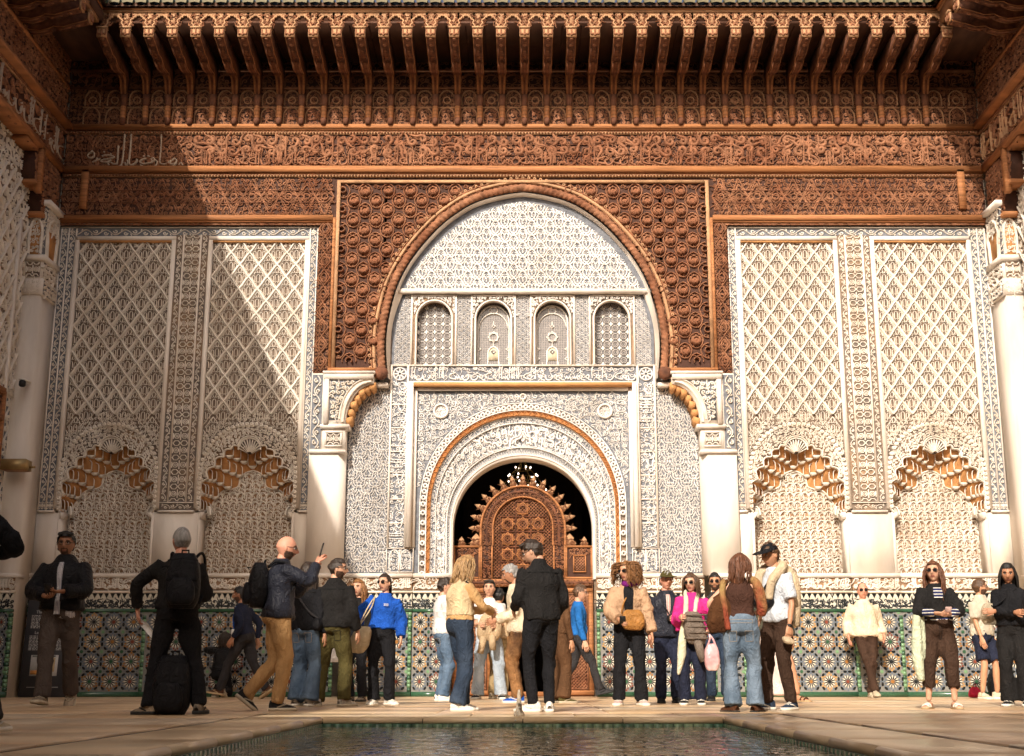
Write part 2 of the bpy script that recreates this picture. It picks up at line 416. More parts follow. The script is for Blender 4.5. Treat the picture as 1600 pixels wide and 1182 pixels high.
def arch_path(hw, apex, base, n=61, k=1.03, shoulder=0.0):
    spring=apex-hw*k
    t=np.linspace(pi,0,n-20)
    P=np.c_[hw*np.cos(t), spring+hw*k*np.abs(np.sin(t))**.94]
    L=np.c_[np.full(10,-hw)+shoulder*np.linspace(1,0,10,endpoint=False), np.linspace(base,spring,10,endpoint=False)]
    R=L[::-1]*np.array([-1,1])
    return np.concatenate([L,P,R])
def inside_arch(path):
    h=len(path)//2; R=path[h:]           # right half, apex to base
    v=R[::-1,1]; u=np.maximum.accumulate(R[::-1,0][::-1])[::-1]
    return lambda U,V_: (np.abs(U)<np.interp(V_,v,R[::-1,0],right=-1))
# ================================================================ SETTING: courtyard facade
YW, YR, YP, YWD = 19.5, 19.64, 19.36, 19.42       # stucco plane, recessed bay, piers, cedar plane
FW, FR, FD = wallframe(YW), wallframe(YR), wallframe(YWD)
OFF = (0, YW, 0)
fac = thing('courtyard_facade', 'carved stucco and cedar facade with great central arch and zellige dado', 'facade', OFF)
def part(mb, name, mats, frame=FW, parent=fac, mirror=False, **k):
    return mb.build(name, mats, parent, frame, OFF, mirror=mirror, **k)
Z = lambda y: pz(y, YW)
ZT, ZB = Z(356), Z(798)                            # stucco zone
ZL = Z(896)
ST = [stucco, sground, plaster, ochre, sgrey, niche_tan, lat_tan]
SC = [stucco_w, sground, plaster, ochre, sgrey, niche_tan, lat_tan]
def frame_rect(mb,u0,u1,v0,v1,t,w0,w1,mat=0,b=.012):
    mb.box(u0-t,u1+t,v1,v1+t,w0,w1,mat); mb.box(u0-t,u1+t,v0-t,v0,w0,w1+.002,mat)
    mb.box(u0-t,u0,v0+.0005,v1-.0005,w0,w1+.001,mat); mb.box(u1,u1+t,v0+.0005,v1-.0005,w0,w1+.001,mat)
def plate(mb,u0,u1,v0,v1,w,mat=1): mb.add([(u0,v0,w),(u1,v0,w),(u1,v1,w),(u0,v1,w)],np.array([(0,1,2,3)]),mat)
def plate_over(mb,path,vt,w,mat=1):                # everything between an arch path and the height vt
    n=len(path); i=np.arange(n-1); top=np.c_[path[:,0],np.full(n,vt)]
    V=np.concatenate([np.c_[path,np.full(n,w)],np.c_[top,np.full(n,w)]])
    k=np.abs(np.diff(path[:,0]))>1e-6
    mb.add(V,np.c_[i,i+1,i+1+n,i+n][k],mat)
# ---- lozenge (sebka) mesh
LW, LH = .296, .405
def loz_curve(k=1.0,n=9):
    t=np.linspace(0,1,n); x=.5*LW*(t+.035*np.sin(2*pi*t)); y=.5*LH*(1-t)
    q=np.c_[x,y]
    P=np.concatenate([q,(q*[1,-1])[::-1][1:],(q*[-1,-1])[1:],(q*[-1,1])[::-1][1:-1]])
    return P*k
def loz_mesh(clipfn=None):
    mb=MB()
    ribbon(mb,loz_curve(.80),.0042,-.004,.020,closed=True)
    for s in (-1,0,1):
        c=s*.072; h=.0 if s==0 else -.012; r=.026 if s==0 else .021
        P=np.concatenate([[(c-r,-.075)],arc(c,h,r,180,0,7,ry=r*1.5),[(c+r,-.075)]])
        ribbon(mb,P,.0046,-.004,.020)
    ribbon(mb,np.array([(-.07,-.082),(.07,-.082)]),.0045,-.004,.018)
    for s in (-1,1):
        ribbon(mb,crom([(0,.155),(s*.026,.115),(s*.012,.07),(0,.062)],3),.0046,-.004,.02)
        ribbon(mb,crom([(s*.02,.06),(s*.055,.075),(s*.062,.035)],3),.0045,-.004,.02)
        ribbon(mb,crom([(0,-.17),(s*.03,-.125),(s*.055,-.115)],3),.0055,-.004,.02)
        ribbon(mb,np.array([(s*.012,-.092),(s*.03,-.11)]),.006,-.004,.018)
    if clipfn: mb.clip(clipfn)
    return mb.mesh('lozenge',[stucco,sground],lambda V:np.c_[V[:,0],-V[:,2],V[:,1]])
LOZ=loz_mesh(); LOZL=loz_mesh(lambda u,v:u<-.004); LOZR=loz_mesh(lambda u,v:u>.004)
def scallops(anch, bulge=.42, m=7):
    out=[]
    for (x0,y0),(x1,y1) in zip(anch[:-1],anch[1:]):
        d=np.array([x1-x0,y1-y0]); n=np.array([d[1],-d[0]]); 
        t=np.linspace(0,1,m)[:-1]
        P=np.array([x0,y0])+t[:,None]*d+np.sin(pi*t)[:,None]*n*bulge
        out.append(P)
    out.append([anch[-1]]); return np.concatenate(out)
def cup_mesh():
    mb=MB(); w,h,d=.130,.16,.10
    A=np.linspace(-pi/2,pi/2,9); rows=[]
    for z,s in ((-.07,1),(.01,1),(.04,.94),(.062,.74),(.074,.45),(.08,.05)):
        rows.append([(.5*w*s*sin(a), z, -d*s*cos(a)) for a in A])
    V=np.array(rows).reshape(-1,3); n=len(A)
    mb.add(V,[(i*n+k,i*n+k+1,(i+1)*n+k+1,(i+1)*n+k) for i in range(len(rows)-1) for k in range(n-1)],0)
    P=np.array([(r[0][0],r[0][1]) for r in rows]+[(r[-1][0],r[-1][1]) for r in rows[::-1]])
    ribbon(mb,P,.006,-.012,.004,mat=1)
    mb.prism([(-.064,-.07),(.064,-.07),(.022,-.115),(-.022,-.115)],-.08,.0,1)      # pale drop below the cup
    return mb.mesh('muqarnas_cell',[ochre,stucco],lambda V:np.c_[V[:,0],-V[:,2],V[:,1]])
CUP=cup_mesh()
def shell_mesh():
    mb=MB()
    n=15; A=np.linspace(0,pi,n)
    V=[(0,-.10,-.10)]
    for k,a in enumerate(A):
        r=.165; V.append((r*cos(a),r*1.05*sin(a)-.04,.0 if k%2 else -.022))
    mb.add(V,[(0,k+1,k+2) for k in range(n-1)],0)  # flutes take the dark recess colour, painting shade between the ribs
    ribbon(mb,arc(0,-.04,.172,0,180,15,ry=.182),.012,-.02,.02,mat=1)
    for a in np.linspace(.12,pi-.12,11): ribbon(mb,np.array([(.03*cos(a),.03*sin(a)-.09),(.158*cos(a),.165*sin(a)-.04)]),[.003,.011],-.08,.005+.004*sin(a*7),mat=1)
    return mb.mesh('scallop_shell',[sground,stucco],lambda V:np.c_[V[:,0],-V[:,2],V[:,1]])
SHELL=shell_mesh()
flower_ch=flower(); bell_ch=bell(); heart_ch=heart()
def side_bay(sg):
    """one flank of the facade: two lattice panels over two blind arches"""
    mir = sg>0
    for ci,(c,u0,u1) in enumerate(((-6.34,-7.08,-5.60),(-4.21,-4.95,-3.47))):
        zt=Z(376)
        # lattice panel
        n=121
        out=np.array([c,0])+np.c_[.742*np.cos(np.linspace(pi,0,n)), Z(662)-.76+.76*np.sin(np.linspace(pi,0,n))]
        sp=Z(662)-.76
        foot=np.c_[np.full(8,c-.742),np.linspace(ZB,sp,8,endpoint=False)]
        out=np.concatenate([foot,out,np.c_[2*c-foot[::-1,0],foot[::-1,1]]])
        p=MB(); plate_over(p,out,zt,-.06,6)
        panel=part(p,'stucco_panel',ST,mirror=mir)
        lat=MB(); rows=int((zt-sp)/(LH/2))+2
        oc=out[np.argsort(out[:,0])]
        clipf=lambda U,V_:(U>u0)&(U<u1)&(V_<zt)&(V_>np.interp(U,c+.76*np.cos(np.linspace(pi,0,41)),sp+.775*np.sin(np.linspace(pi,0,41))))
        k0=(zt+.012)
        for fam in (1,-1):
            for k in range(-14,26):
                # zigzag lines u = c + fam*(...)
                t=np.linspace(-1,14,15*12+1)
                x=c+fam*(k*LW-4.0*LW+.0)+fam*.5*LW*(t+.10*np.sin(2*pi*t)/ (2*pi)*2)
                y=k0-.5*LH*t
                ribbon(lat,np.c_[x,y],.0150,-.064,-.016+(.004 if fam>0 else 0),jit=.0,bev=.7)
        lat.clip(clipf)
        part(lat,'lattice_rib',ST,parent=panel,mirror=mir,kind='stuff')
        for r in range(rows+1):
            y=k0-.5*LH*(r+1)
            for q in range(-4,5):
                x=c+(q+(.5 if (r%2==1) else 0))*LW
                cx=x
                if y<np.interp(cx,c+.80*np.cos(np.linspace(pi,0,41)),sp+.80*np.sin(np.linspace(pi,0,41)))+.02: 
                    continue
                if x-.5*LW>=u0-.02 and x+.5*LW<=u1+.02: me=LOZ
                elif abs(x-u0)<.06: me=LOZR
                elif abs(x-u1)<.06: me=LOZL
                else: continue
                if mir: me={id(LOZ):LOZ,id(LOZR):LOZL,id(LOZL):LOZR}[id(me)]
                if y+.21>zt+.03: continue
                o=link('lozenge',me,panel,loc=((-x if mir else x), .0597, y))
        # gap filler leaves along the top edge and round the arch
        fl=MB(); curls(fl,u0,u1,zt-.10,zt-.005,.06,.006,.016,seed=3); 
        fl.clip(lambda U,V_: V_>k0-.5*LH*np.abs(((U-c)/(.5*LW)+1)%2-1)*1.0-.0+.035)
        fl2=MB(); curls(fl2,u0,u1,sp,zt-.2,.062,.0055,.016,seed=5+ci,
              clip=lambda U,V_:clipf(U,V_)&(V_<np.interp(U,c+.9*np.cos(np.linspace(pi,0,41)),sp+.97*np.sin(np.linspace(pi,0,41)))))
        for f_ in (fl,fl2):
            if f_.F: fl2b=MB(); V,F=f_.chunk(); fl2b.addchunk((V+[0,0,-.06],F)); part(fl2b,'leaf_infill',ST,parent=panel,mirror=mir,kind='stuff')
        fr=MB(); frame_rect(fr,u0,u1,ZB+.03,zt,.062,-.06,.03,2); fr.F.pop(1)
        fr.box(u0,u1,zt-.03,zt-.0007,-.058,.012,3)
        part(fr,'panel_frame',ST,parent=panel,mirror=mir)
        # blind arch
        anch=[(.70,ZB-.02),(.672,Z(772)),(.612,Z(748)),(.512,Z(729)),(.385,Z(714)),(.275,Z(702)),(.185,Z(697))]
        half=scallops([(a,b) for a,b in anch],.38)
        half=np.concatenate([half, np.c_[.178*np.cos(np.linspace(.1,pi/2,9)),Z(699)+.17*np.sin(np.linspace(.1,pi/2,9))]])
        inn=np.concatenate([half*[-1,1],half[::-1][1:]])+[c,0]
        N=141; inn_r=resample(inn,N); out_r=resample(out+np.c_[np.zeros(len(out)),np.full(len(out),-.0)],N)
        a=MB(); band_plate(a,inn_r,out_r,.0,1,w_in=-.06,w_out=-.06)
        st=MB(); L=3.2
        curls(st,.02,L-.02,.08,.84,.088,.01,.02,seed=8+ci)
        V,F=st.chunk()
        # squash t to band
        st2=MB(); s2=MB()
        st3=MB(); curls(st3,0.02,L-.02,0,.30,.066,.0085,.024,seed=11+ci); V,F=st3.chunk(); V=V*[1,1/.30,1]; 
        warp_band(a,(V*[1,.78,1]+[0,.08,0],F),inn_r,out_r,L)
        ribbon(a,inn_r,.013,-.03,.026)
        for k in range(46):                         # bead edging
            i=int((k+.5)/46*(N-1)); q=out_r[i]*.985+np.array([c,sp])*.015
            ribbon(a,arc(q[0],q[1],.019,0,360,7)[:-1],.017,-.004,.045,closed=True)
        ribbon(a,out_r*.955+np.array([c,sp])*.045,.008,-.01,.026)
        arch=part(a,'blind_arch',ST,mirror=mir)
        back=[(0,727),(.09,730),(.19,738),(.215,752),(.33,757),(.44,759),(.55,771),(.63,786),(.69,803)]
        bh=crom([(u,Z(y)-.03) for u,y in back],4)[::-1]
        bo=np.concatenate([bh*[-1,1],bh[::-1][1:]])+[c,0]
        so_=MB(); bo_r=resample(bo,N); nn=N
        V=np.concatenate([np.c_[bo_r,np.full(N,-.36)],np.c_[inn_r+[0,.01],np.full(N,-.055)]]); i=np.arange(N-1)
        so_.add(V,np.c_[i+1,i+1+N,i+N,i],3)
        part(so_,'arch_soffit',ST,parent=arch,mirror=mir)
        for t,kc in ((.08,12),(.30,11),(.52,10),(.76,9)):
            pth=resample(inn_r*(1-t)+bo_r*t,kc*2+1)
            for k in range(kc):
                q=pth[2*k+1]
                if abs(q[0]-c)<.12 and t<.2: continue
                x=-q[0] if mir else q[0]
                link('muqarnas_cell',CUP,arch,loc=(x,.02+.33*t,q[1]+.02))
        link('scallop_shell',SHELL,arch,loc=((-c if mir else c),.01,Z(699)))
        for s in (-1,1):                            # corner squinch shells low on the reveals
            o=link('scallop_shell',SHELL,arch,loc=((-(c+s*.63) if mir else c+s*.63),.2,ZB-.02)); o.scale=(.5,.6,.75); o.rotation_euler=(0,0,s*(-1 if mir else 1)*.9)
        bk=MB(); plate(bk,c-.70,c+.70,ZL,Z(722),-.372,5)
        bf=inside_arch(bo_r-[c,0])
        net_fill(bk,(flower_ch[0]*[.85,.80,1.3]+[0,0,-.37],flower_ch[1]),.23,.290,c-.70,c+.70,ZL-.1,Z(722),clip=lambda U,V_:((V_>ZL)&(V_<ZB-.03)&(np.abs(U-c)<.69))|((V_>=ZB-.03)&bf(U-c,V_)),cx=c)
        m_=MB(); curls(m_,c-.69,c+.69,ZL,Z(726),.062,.0036,.010,seed=90+ci,n=8,clip=lambda U,V_:((V_<ZB-.03)&(np.abs(U-c)<.69))|((V_>=ZB-.03)&bf(U-c,V_))); V,F=m_.chunk(); bk.addchunk((V+[0,0,-.372],F))
        ribbon(bk,bo_r,.014,-.375,-.33)
        part(bk,'carved_back_panel',ST,parent=arch,mirror=mir,kind='stuff')
        for s in (-1,1):
            jm=MB()
            jm.box(c+s*.69,c+s*.73,ZL,ZB-.02,-.37,-.003,2)
            jm.prism([(c+s*.70,ZB-.02),(c+s*.63,ZB-.03),(c+s*.68,ZB-.12),(c+s*.70,ZB-.13)],-.30,.008,2)
            part(jm,'arch_jamb',ST,parent=arch,mirror=mir)
    # strips
    s=MB()
    for (a,b,kind_) in ((-7.365,-7.265,'v'),(-7.245,-7.145,'v'),(-3.385,-3.285,'v')):
        top=ZT-.02
        plate(s,a-.012,b+.012,ZB,top,.004,4); vine_v(s,a,b,ZB+.15,top,.008,.022)
        girih_v(s,a,b,ZB+.02,ZB+.13,.006,.02)
        for e in ((a-.010,b+.010) if a!=-7.245 else (b+.010,)): s.box(e-.009,e+.009,ZB,top,-.05,.030,2)
    s.box(-7.40,-7.125,ZB-.03,ZB,-.05,.035,2); s.box(-3.42,-3.262,ZB-.03,ZB,-.05,.035,2)
    s.box(-7.40,-7.13,ZB,ZT-.02,-.05,.002,2)
    part(s,'carved_strip',ST,mirror=mir,kind='stuff')
    p=MB(); plate(p,-5.538,-5.008,ZB,ZT-.13,.004,1)
    vine_v(p,-5.52,-5.43,ZB+.14,ZT-.14,.0075,.022); vine_v(p,-5.12,-5.03,ZB+.14,ZT-.14,.0075,.022)
    girih_v(p,-5.39,-5.155,ZB+.14,ZT-.14,.008,.024)
    vine_h(p,-5.5,-5.05,ZB+.015,ZB+.11,.0075,.02)
    for e in (-5.41,-5.138): p.box(e-.011,e+.011,ZB+.125,ZT-.13,-.03,.032,2)
    p.box(-5.538,-5.008,ZB+.112,ZB+.125,-.03,.031,2); p.box(-5.545,-5.0,ZB-.03,ZB,-.05,.036,2)
    part(p,'carved_pilaster',ST,mirror=mir,kind='stuff')
    t=MB(); plate(t,-7.40,-3.262,Z(371),ZT,.003,4); vine_h(t,-7.38,-3.28,Z(370),ZT-.015,.008,.022)
    t.box(-7.41,-3.262,ZT-.012,ZT+.004,-.05,.034,2)
    part(t,'carved_band',ST,mirror=mir,kind='stuff')
    # plain plaster piers between and beside the arches
    w=MB()
    for a,b in ((-7.42,-7.072),(-5.608,-4.942),(-3.478,-3.262)): w.box(a,b,ZL-.03,ZB-.0305,-.45,-.004,2)
    w.box(-7.42,-3.262,ZB-.03,ZT+.03,-.45,-.40,2)
    part(w,'plaster_pier',ST,mirror=mir)
side_bay(-1); side_bay(1)
# ---------------------------------------------------------------- piers with bracket capitals beside the great bay
def pier(sg):
    mir=sg>0; FP=wallframe(YP)
    zc=Z(711)
    p=MB(); d=YR-YP+.02
    # plan outline (u,w): front face then chamfer to the recessed bay
    plan=[(-3.262,0),(-2.82,0),(-2.72,-.16),(-2.72,-d+.003),(-3.262,-d+.003)]
    V=[(u,ZL-.03,w) for u,w in plan]+[(u,zc,w) for u,w in plan]; n=5
    p.add(V,[tuple(range(n)),tuple(range(n,2*n))[::-1]]+[((i+1)%n,i,i+n,(i+1)%n+n) for i in range(n)],2)
    pr=p.build('plaster_pier',ST,fac,FP,OFF,mirror=mir)
    c=MB(); z0,z1,z2,z3=Z(711),Z(673),Z(667),Z(589)
    c.box(-3.262,-2.71,z0,z0+.05,-d,.045,2)
    c.box(-3.07,-2.72,z0+.05,z1,-d,.02,2); frame_rect(c,-3.0,-2.79,z0+.12,z1-.07,.025,.01,.05,0)
    plate(c,-3.0,-2.79,z0+.12,z1-.07,.022,1); girih_v(c,-2.99,-2.80,z0+.13,z1-.08,.008,.045)
    c.box(-3.262,-3.07,z0+.05,z3+.02,-d,.0,2); plate(c,-3.25,-3.09,z0+.07,z3,.004,4); vine_v(c,-3.24,-3.10,z0+.08,z3-.02,.011,.032)
    c.box(-3.10,-2.66,z1+.002,z2,-d,.075,2)
    # bracket block with quarter-arch cut-out
    q=arc(-2.30,z2,.42,180,90,12,ry=(z3-z2)*.80)
    poly=[(-3.05,z2),(-3.05,z3)]+[(-2.30,z3)]+[tuple(x) for x in q[::-1]]
    c.prism(poly,-d,.06,2)
    e=resample(np.concatenate([q]),14)
    ribbon(c,e+[-.035,.03],.022,.05,.10,mat=2); ribbon(c,e+[-.09,.075],.012,.05,.085,mat=2)
    ea,eb=.54,(z3-z2)*.80+.12
    ell=[(-2.30+ea*cos(a),z2+eb*sin(a)) for a in np.linspace(radians(100),pi,30)]; ell=[e_ for e_ in ell if e_[1]>z2+.06 and e_[1]<z3-.10]
    c.prism([(-2.97,z2+.06),(-2.97,z3-.10),(ell[0][0],z3-.10)]+ell+[(ell[-1][0],z2+.06)],.03,.062,4)
    ins=lambda U,V_:((U+2.30)**2/(.54)**2+(V_-z2)**2/((z3-z2)*.80+.12)**2>1)&(U<-2.42)
    k=MB(); curls(k,-2.96,-2.42,z2+.07,z3-.11,.075,.010,.03,seed=4,clip=ins); V_,F_=k.chunk(); c.addchunk((V_+[0,0,.062],F_))
    c.box(-3.06,-2.30,z3-.09,z3+.0,.055,.10,2); c.box(-3.05,-2.98,z2,z3-.09,.055,.10,2)
    c.box(-3.08,-2.28,z3,z3+.035,-d,.115,2)
    for t in range(7):                                # stalactite drops under the bracket
        a=radians(172-t*12); x=-2.30+.42*cos(a)+.05; y=z2+(z3-z2)*.80*sin(a)-.02
        c.prism([(x-.05,y+.03),(x+.05,y+.06),(x+.04,y-.03),(x,y-.075),(x-.04,y-.04)],-d+.01,.035-.02*(t%2),3)
    c.box(-2.30,-2.10,z3-.16,z3-.10,-d,-.10,2)
    cp=c.build('bracket_capital',ST,fac,FP,OFF,mirror=mir)
pier(-1); pier(1)
# ---------------------------------------------------------------- great bay: everything on the recessed plane
R_=lambda y: pz(y,YR)
H_=lambda d,y: hx(d,y,YR)
tp=[(207,604),(207,563),(203,507),(186,458),(159,414),(127,379),(98,355),(69,338),(30,325),(0,319)]
th=crom([(H_(d,y),R_(y)) for d,y in tp],5)
TY=np.concatenate([th*[-1,1],th[::-1][1:]]); TY=resample(TY,121)
bay=MB()
dop=arch_path(H_(111,850),R_(715),0.0,n=61)
zq0,zq1=R_(572),R_(459)
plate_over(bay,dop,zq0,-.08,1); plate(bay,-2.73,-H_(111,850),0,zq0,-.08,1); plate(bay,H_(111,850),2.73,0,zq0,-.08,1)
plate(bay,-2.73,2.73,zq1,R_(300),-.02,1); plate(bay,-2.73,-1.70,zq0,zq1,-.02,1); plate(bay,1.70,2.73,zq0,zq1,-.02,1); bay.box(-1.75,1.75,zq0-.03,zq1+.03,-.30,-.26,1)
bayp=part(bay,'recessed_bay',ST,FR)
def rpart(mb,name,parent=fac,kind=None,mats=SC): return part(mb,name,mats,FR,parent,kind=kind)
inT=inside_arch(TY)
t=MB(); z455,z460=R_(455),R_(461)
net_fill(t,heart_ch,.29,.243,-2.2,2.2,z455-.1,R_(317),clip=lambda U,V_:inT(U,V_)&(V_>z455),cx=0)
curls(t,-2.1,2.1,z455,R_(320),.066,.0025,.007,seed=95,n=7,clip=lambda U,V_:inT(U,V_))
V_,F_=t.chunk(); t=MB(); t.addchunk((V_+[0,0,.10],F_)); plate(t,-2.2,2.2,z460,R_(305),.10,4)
t.box(-2.12,2.12,z460,z455,-.02,.13,2)
rpart(t,'carved_tympanum',kind='stuff')
# window tier
wz0,wz1=R_(571),R_(462)
wxs=[H_(817-x,520) for x in (680,771,862,952)]; wxs=[-2*0+ -v for v in wxs]
wxs=[-1.405,-.468,.468,1.405]; wh=.285
for i,(x0,x1) in enumerate(((-2.07,-1.76),(-1.06,-.81),(-.125,.125),(.81,1.06),(1.76,2.07))):
    s=MB(); plate(s,x0,x1,wz0,wz1,.0,4)
    m=MB()
    k=int((x1-x0)/.12)
    net_fill(m,(bell_ch[0]*[.5,.62,.8],bell_ch[1]),.12,.136,x0,x1,wz0,wz1,clip=lambda U,V_:(U>x0+.01)&(U<x1-.01)&(V_>wz0)&(V_<wz1)&((np.abs(U)<1.2)|inT(U*1.03,V_)))
    s.addchunk(m.chunk())
    if abs(x0)>1.2 or abs(x1)>1.2: s.clip(lambda U,V_: np.full(len(U),True))
    for e in (x0,x1):
        if abs(e)<2.0: s.box(e-.013,e+.013,wz0,wz1,-.02,.045,2)
    rpart(s,'carved_strip',kind='stuff')
gl_screen=mat('window_lattice',(.36,.33,.31),.7,.2,20)
gl_white=mat('window_tracery',(.78,.74,.68),.6,.1,20)
gl_glass=mat('window_glass',(.10,.10,.11),.12,.2,3,spec=.6)
gl_amber=mat('window_amber_pane',(.62,.52,.38),.5,.2,8)
for i,x in enumerate(wxs):
    w=MB(); sp=wz0+(wz1-wz0)*.66; ry=(wz1-wz0)*.26
    A=np.concatenate([[(x-wh,wz0)],arc(x,sp,wh,180,0,19,ry=ry),[(x+wh,wz0)]])
    B=np.concatenate([[(x-.345,wz0)],np.c_[np.linspace(x-.345,x+.345,19),np.full(19,wz1)],[(x+.345,wz0)]])
    band_plate(w,A,B,.012,1,w_in=-.20)
    m=MB(); curls(m,x-.34,x+.34,sp+.02,wz1-.02,.062,.009,.03,seed=20+i,clip=lambda U,V_:((U-x)/(wh+.03))**2+((V_-sp)/(ry+.03))**2>1); w.addchunk(m.chunk(),(0,0,.012))
    ribbon(w,A,.018,-.01,.05,mat=2); w.box(x-.345,x+.345,wz1-.02,wz1,.0,.045,2)
    win=rpart(w,'arched_window')
    g=MB(); plate(g,x-wh-.01,x+wh+.01,wz0,wz1-.03,-.17,2)
    o=part(g,'pane',[gl_screen,gl_white,gl_glass,gl_amber],FR,win)
    g=MB(); inA=lambda U,V_:(np.abs(U-x)<wh)&(V_>wz0)&((V_<sp)|(((U-x)/wh)**2+((V_-sp)/ry)**2<1))
    if i in (0,3):
        p=.132; rows=int((wz1-wz0)/(p*.5))
        for r in range(rows):
            for c_ in range(-3,4):
                cx,cy=x+(c_+(.5 if r%2 else 0))*p, wz0+.05+r*p*.5
                if r%2==0:
                    for a in (0,90):
                        q=radians(a+0); d=np.array([cos(q),sin(q)])*.036
                        ribbon(g,np.array([(cx-d[0],cy-d[1]),(cx,cy),(cx+d[0],cy+d[1])]),[.008,.018,.008],-.17,-.14+.002*a/90,mat=1)
                else:
                    ribbon(g,arc(cx,cy,.047,0,360,9)[:-1],.011,-.17,-.145,closed=True,mat=0)
                    ribbon(g,arc(cx,cy,.022,0,360,7)[:-1],.006,-.17,-.15,closed=True,mat=0)
        g.clip(inA)
    else:
        for k in range(40):                          # fine mesh behind the tracery
            yy=wz0+k*(wz1-wz0)/40; ribbon(g,np.array([(x-wh,yy),(x+wh,yy)]),.005,-.172,-.165,mat=0,jit=.001)
        for k in range(22):
            xx=x-wh+k*2*wh/21; ribbon(g,np.array([(xx,wz0),(xx,wz1-.04)]),.005,-.172,-.164,mat=0,jit=.001)
        g.clip(inA)
        ribbon(g,np.concatenate([[(x-wh+.035,wz0)],arc(x,sp-.02,wh-.035,180,0,13,ry=ry*.95),[(x+wh-.035,wz0)]]),.012,-.17,-.14,mat=1)
        ribbon(g,np.concatenate([[(x-wh+.055,sp-.12)],arc(x,sp-.12,wh-.055,180,0,13,ry=ry*.85),[(x+wh-.055,sp-.12)]]),.008,-.17,-.135,mat=1)
        ribbon(g,arc(x,sp+ry*.62,.062,0,360,13)[:-1],.008,-.17,-.14,closed=True,mat=1)
        cy=sp-.26
        for a0 in (0,45): ribbon(g,arc(x,cy,.088,a0,a0+360,5)[:-1],.008,-.17,-.135+a0*.0001,closed=True,mat=1)
        ribbon(g,arc(x,sp-.08,.028,0,360,5)[:-1],.007,-.17,-.14,closed=True,mat=1)
        ribbon(g,np.array([(x,sp-.05),(x,sp-.0)]),.006,-.17,-.14,mat=1); ribbon(g,np.array([(x,cy-.09),(x,cy-.15)]),.006,-.17,-.14,mat=1)
        yb=wz0+.115
        P=np.concatenate([[(x-.085,yb)],arc(x,yb+.12,.085,180,0,9,ry=.10),[(x+.085,yb)]]); g.prism(P,-.17,-.155,3)
        ribbon(g,P,.012,-.17,-.138,mat=1); ribbon(g,arc(x,yb+.14,.03,0,360,5)[:-1],.018,-.165,-.145,closed=True,mat=2)
        for s in (-1,1):
            ribbon(g,np.array([(x+s*.085,yb),(x+s*.095,wz0)]),.012,-.17,-.14,mat=1)
            for vv in (.14,.30): ribbon(g,np.array([(x+s*(wh-.035),wz0+vv+.03),(x+s*(wh-.085),wz0+vv),(x+s*(wh-.035),wz0+vv-.03)]),.010,-.17,-.14,mat=1)
    part(g,'tracery',[gl_screen,gl_white,gl_glass,gl_amber],FR,win,kind='stuff')
# inscription band under the windows, vertical inscription strips, side fields
b0,b1=R_(597),R_(573)
s=MB(); plate(s,-2.08,2.08,b0,b1,.0,4); s.box(-2.1,2.1,b1,b1+.02,-.02,.04,2); s.box(-1.80,1.80,b0-.012,b0,-.02,.04,2)
script(s,-1.76,1.76,b0,b1,.0095,.028,seed=2); curls(s,-1.76,1.76,b0+.04,b1,.085,.0055,.014,seed=9)
for x in (-1.93,1.93):
    ribbon(s,arc(x,(b0+b1)/2,.10,0,360,15)[:-1],.012,-.004,.03,closed=True)
    for a in range(8): ribbon(s,np.array([(x+.02*cos(a*pi/4),(b0+b1)/2+.02*sin(a*pi/4)),(x+.085*cos(a*pi/4),(b0+b1)/2+.085*sin(a*pi/4))]),.012,-.004,.025)
    for sx in (-1,1): s.box(x+sx*.14-.01,x+sx*.14+.01,b0,b1,-.02,.035,2)
rpart(s,'inscription_band',kind='stuff')
zs=R_(856)
for sg in (-1,1):
    s=MB(); a,b=sg*1.80,sg*2.06; a,b=min(a,b),max(a,b)
    plate(s,a,b,zs,b0,.002,4)
    m=MB(); script(m,0,b0-zs,0,b-a,.0088,.026,seed=30+sg); curls(m,0,b0-zs,0,b-a,.08,.0065,.015,seed=31+sg)
    V,F=m.chunk(); s.addchunk((np.c_[b-V[:,1],zs+V[:,0],V[:,2]],F))
    for k in range(1,7): s.box(a,b,zs+k*(b0-zs)/7-.008,zs+k*(b0-zs)/7+.008,.0,.028,2)
    for e in (a,b): s.box(e-.014,e+.014,zs,b1,-.02,.045,2)
    rpart(s,'inscription_strip',kind='stuff')
    f=MB(); a,b=sg*2.075,sg*2.72; a,b=min(a,b),max(a,b)
    plate(f,a,b,ZL,R_(585),-.004,4)
    net_fill(f,bell_ch,.245,.225,a,b,ZL-.05,R_(585),clip=lambda U,V_:(U>a+.012)&(U<b)&(V_>ZL+.03)&(V_<R_(587)),cx=(a+b)/2)
    curls(f,a+.01,b,ZL+.03,R_(587),.064,.0028,.008,seed=97+sg,n=8)
    rpart(f,'carved_field',kind='stuff')
    q=MB(); a,b=sg*1.66,sg*2.075; a,b=min(a,b),max(a,b); y0,y1=ZL+.02,zs-.01
    plate(q,a,b,y0,y1,.02,4); frame_rect(q,a+.012,b-.012,y0+.01,y1-.01,.012,-.01,.05,2)
    for cx in (a+.12,b-.12):
        ribbon(q,np.concatenate([[(cx-.07,y0+.04)],arc(cx,y0+.22,.075,180,0,9,ry=.12),[(cx+.07,y0+.04)]]),.01,.0,.045)
        curls(q,cx-.09,cx+.09,y0+.03,y1-.03,.06,.007,.038,seed=int(cx*10)+60)
    q.box((a+b)/2-.008,(a+b)/2+.008,y0+.02,y1-.02,.0,.046,2)
    rpart(q,'carved_base_panel',kind='stuff')
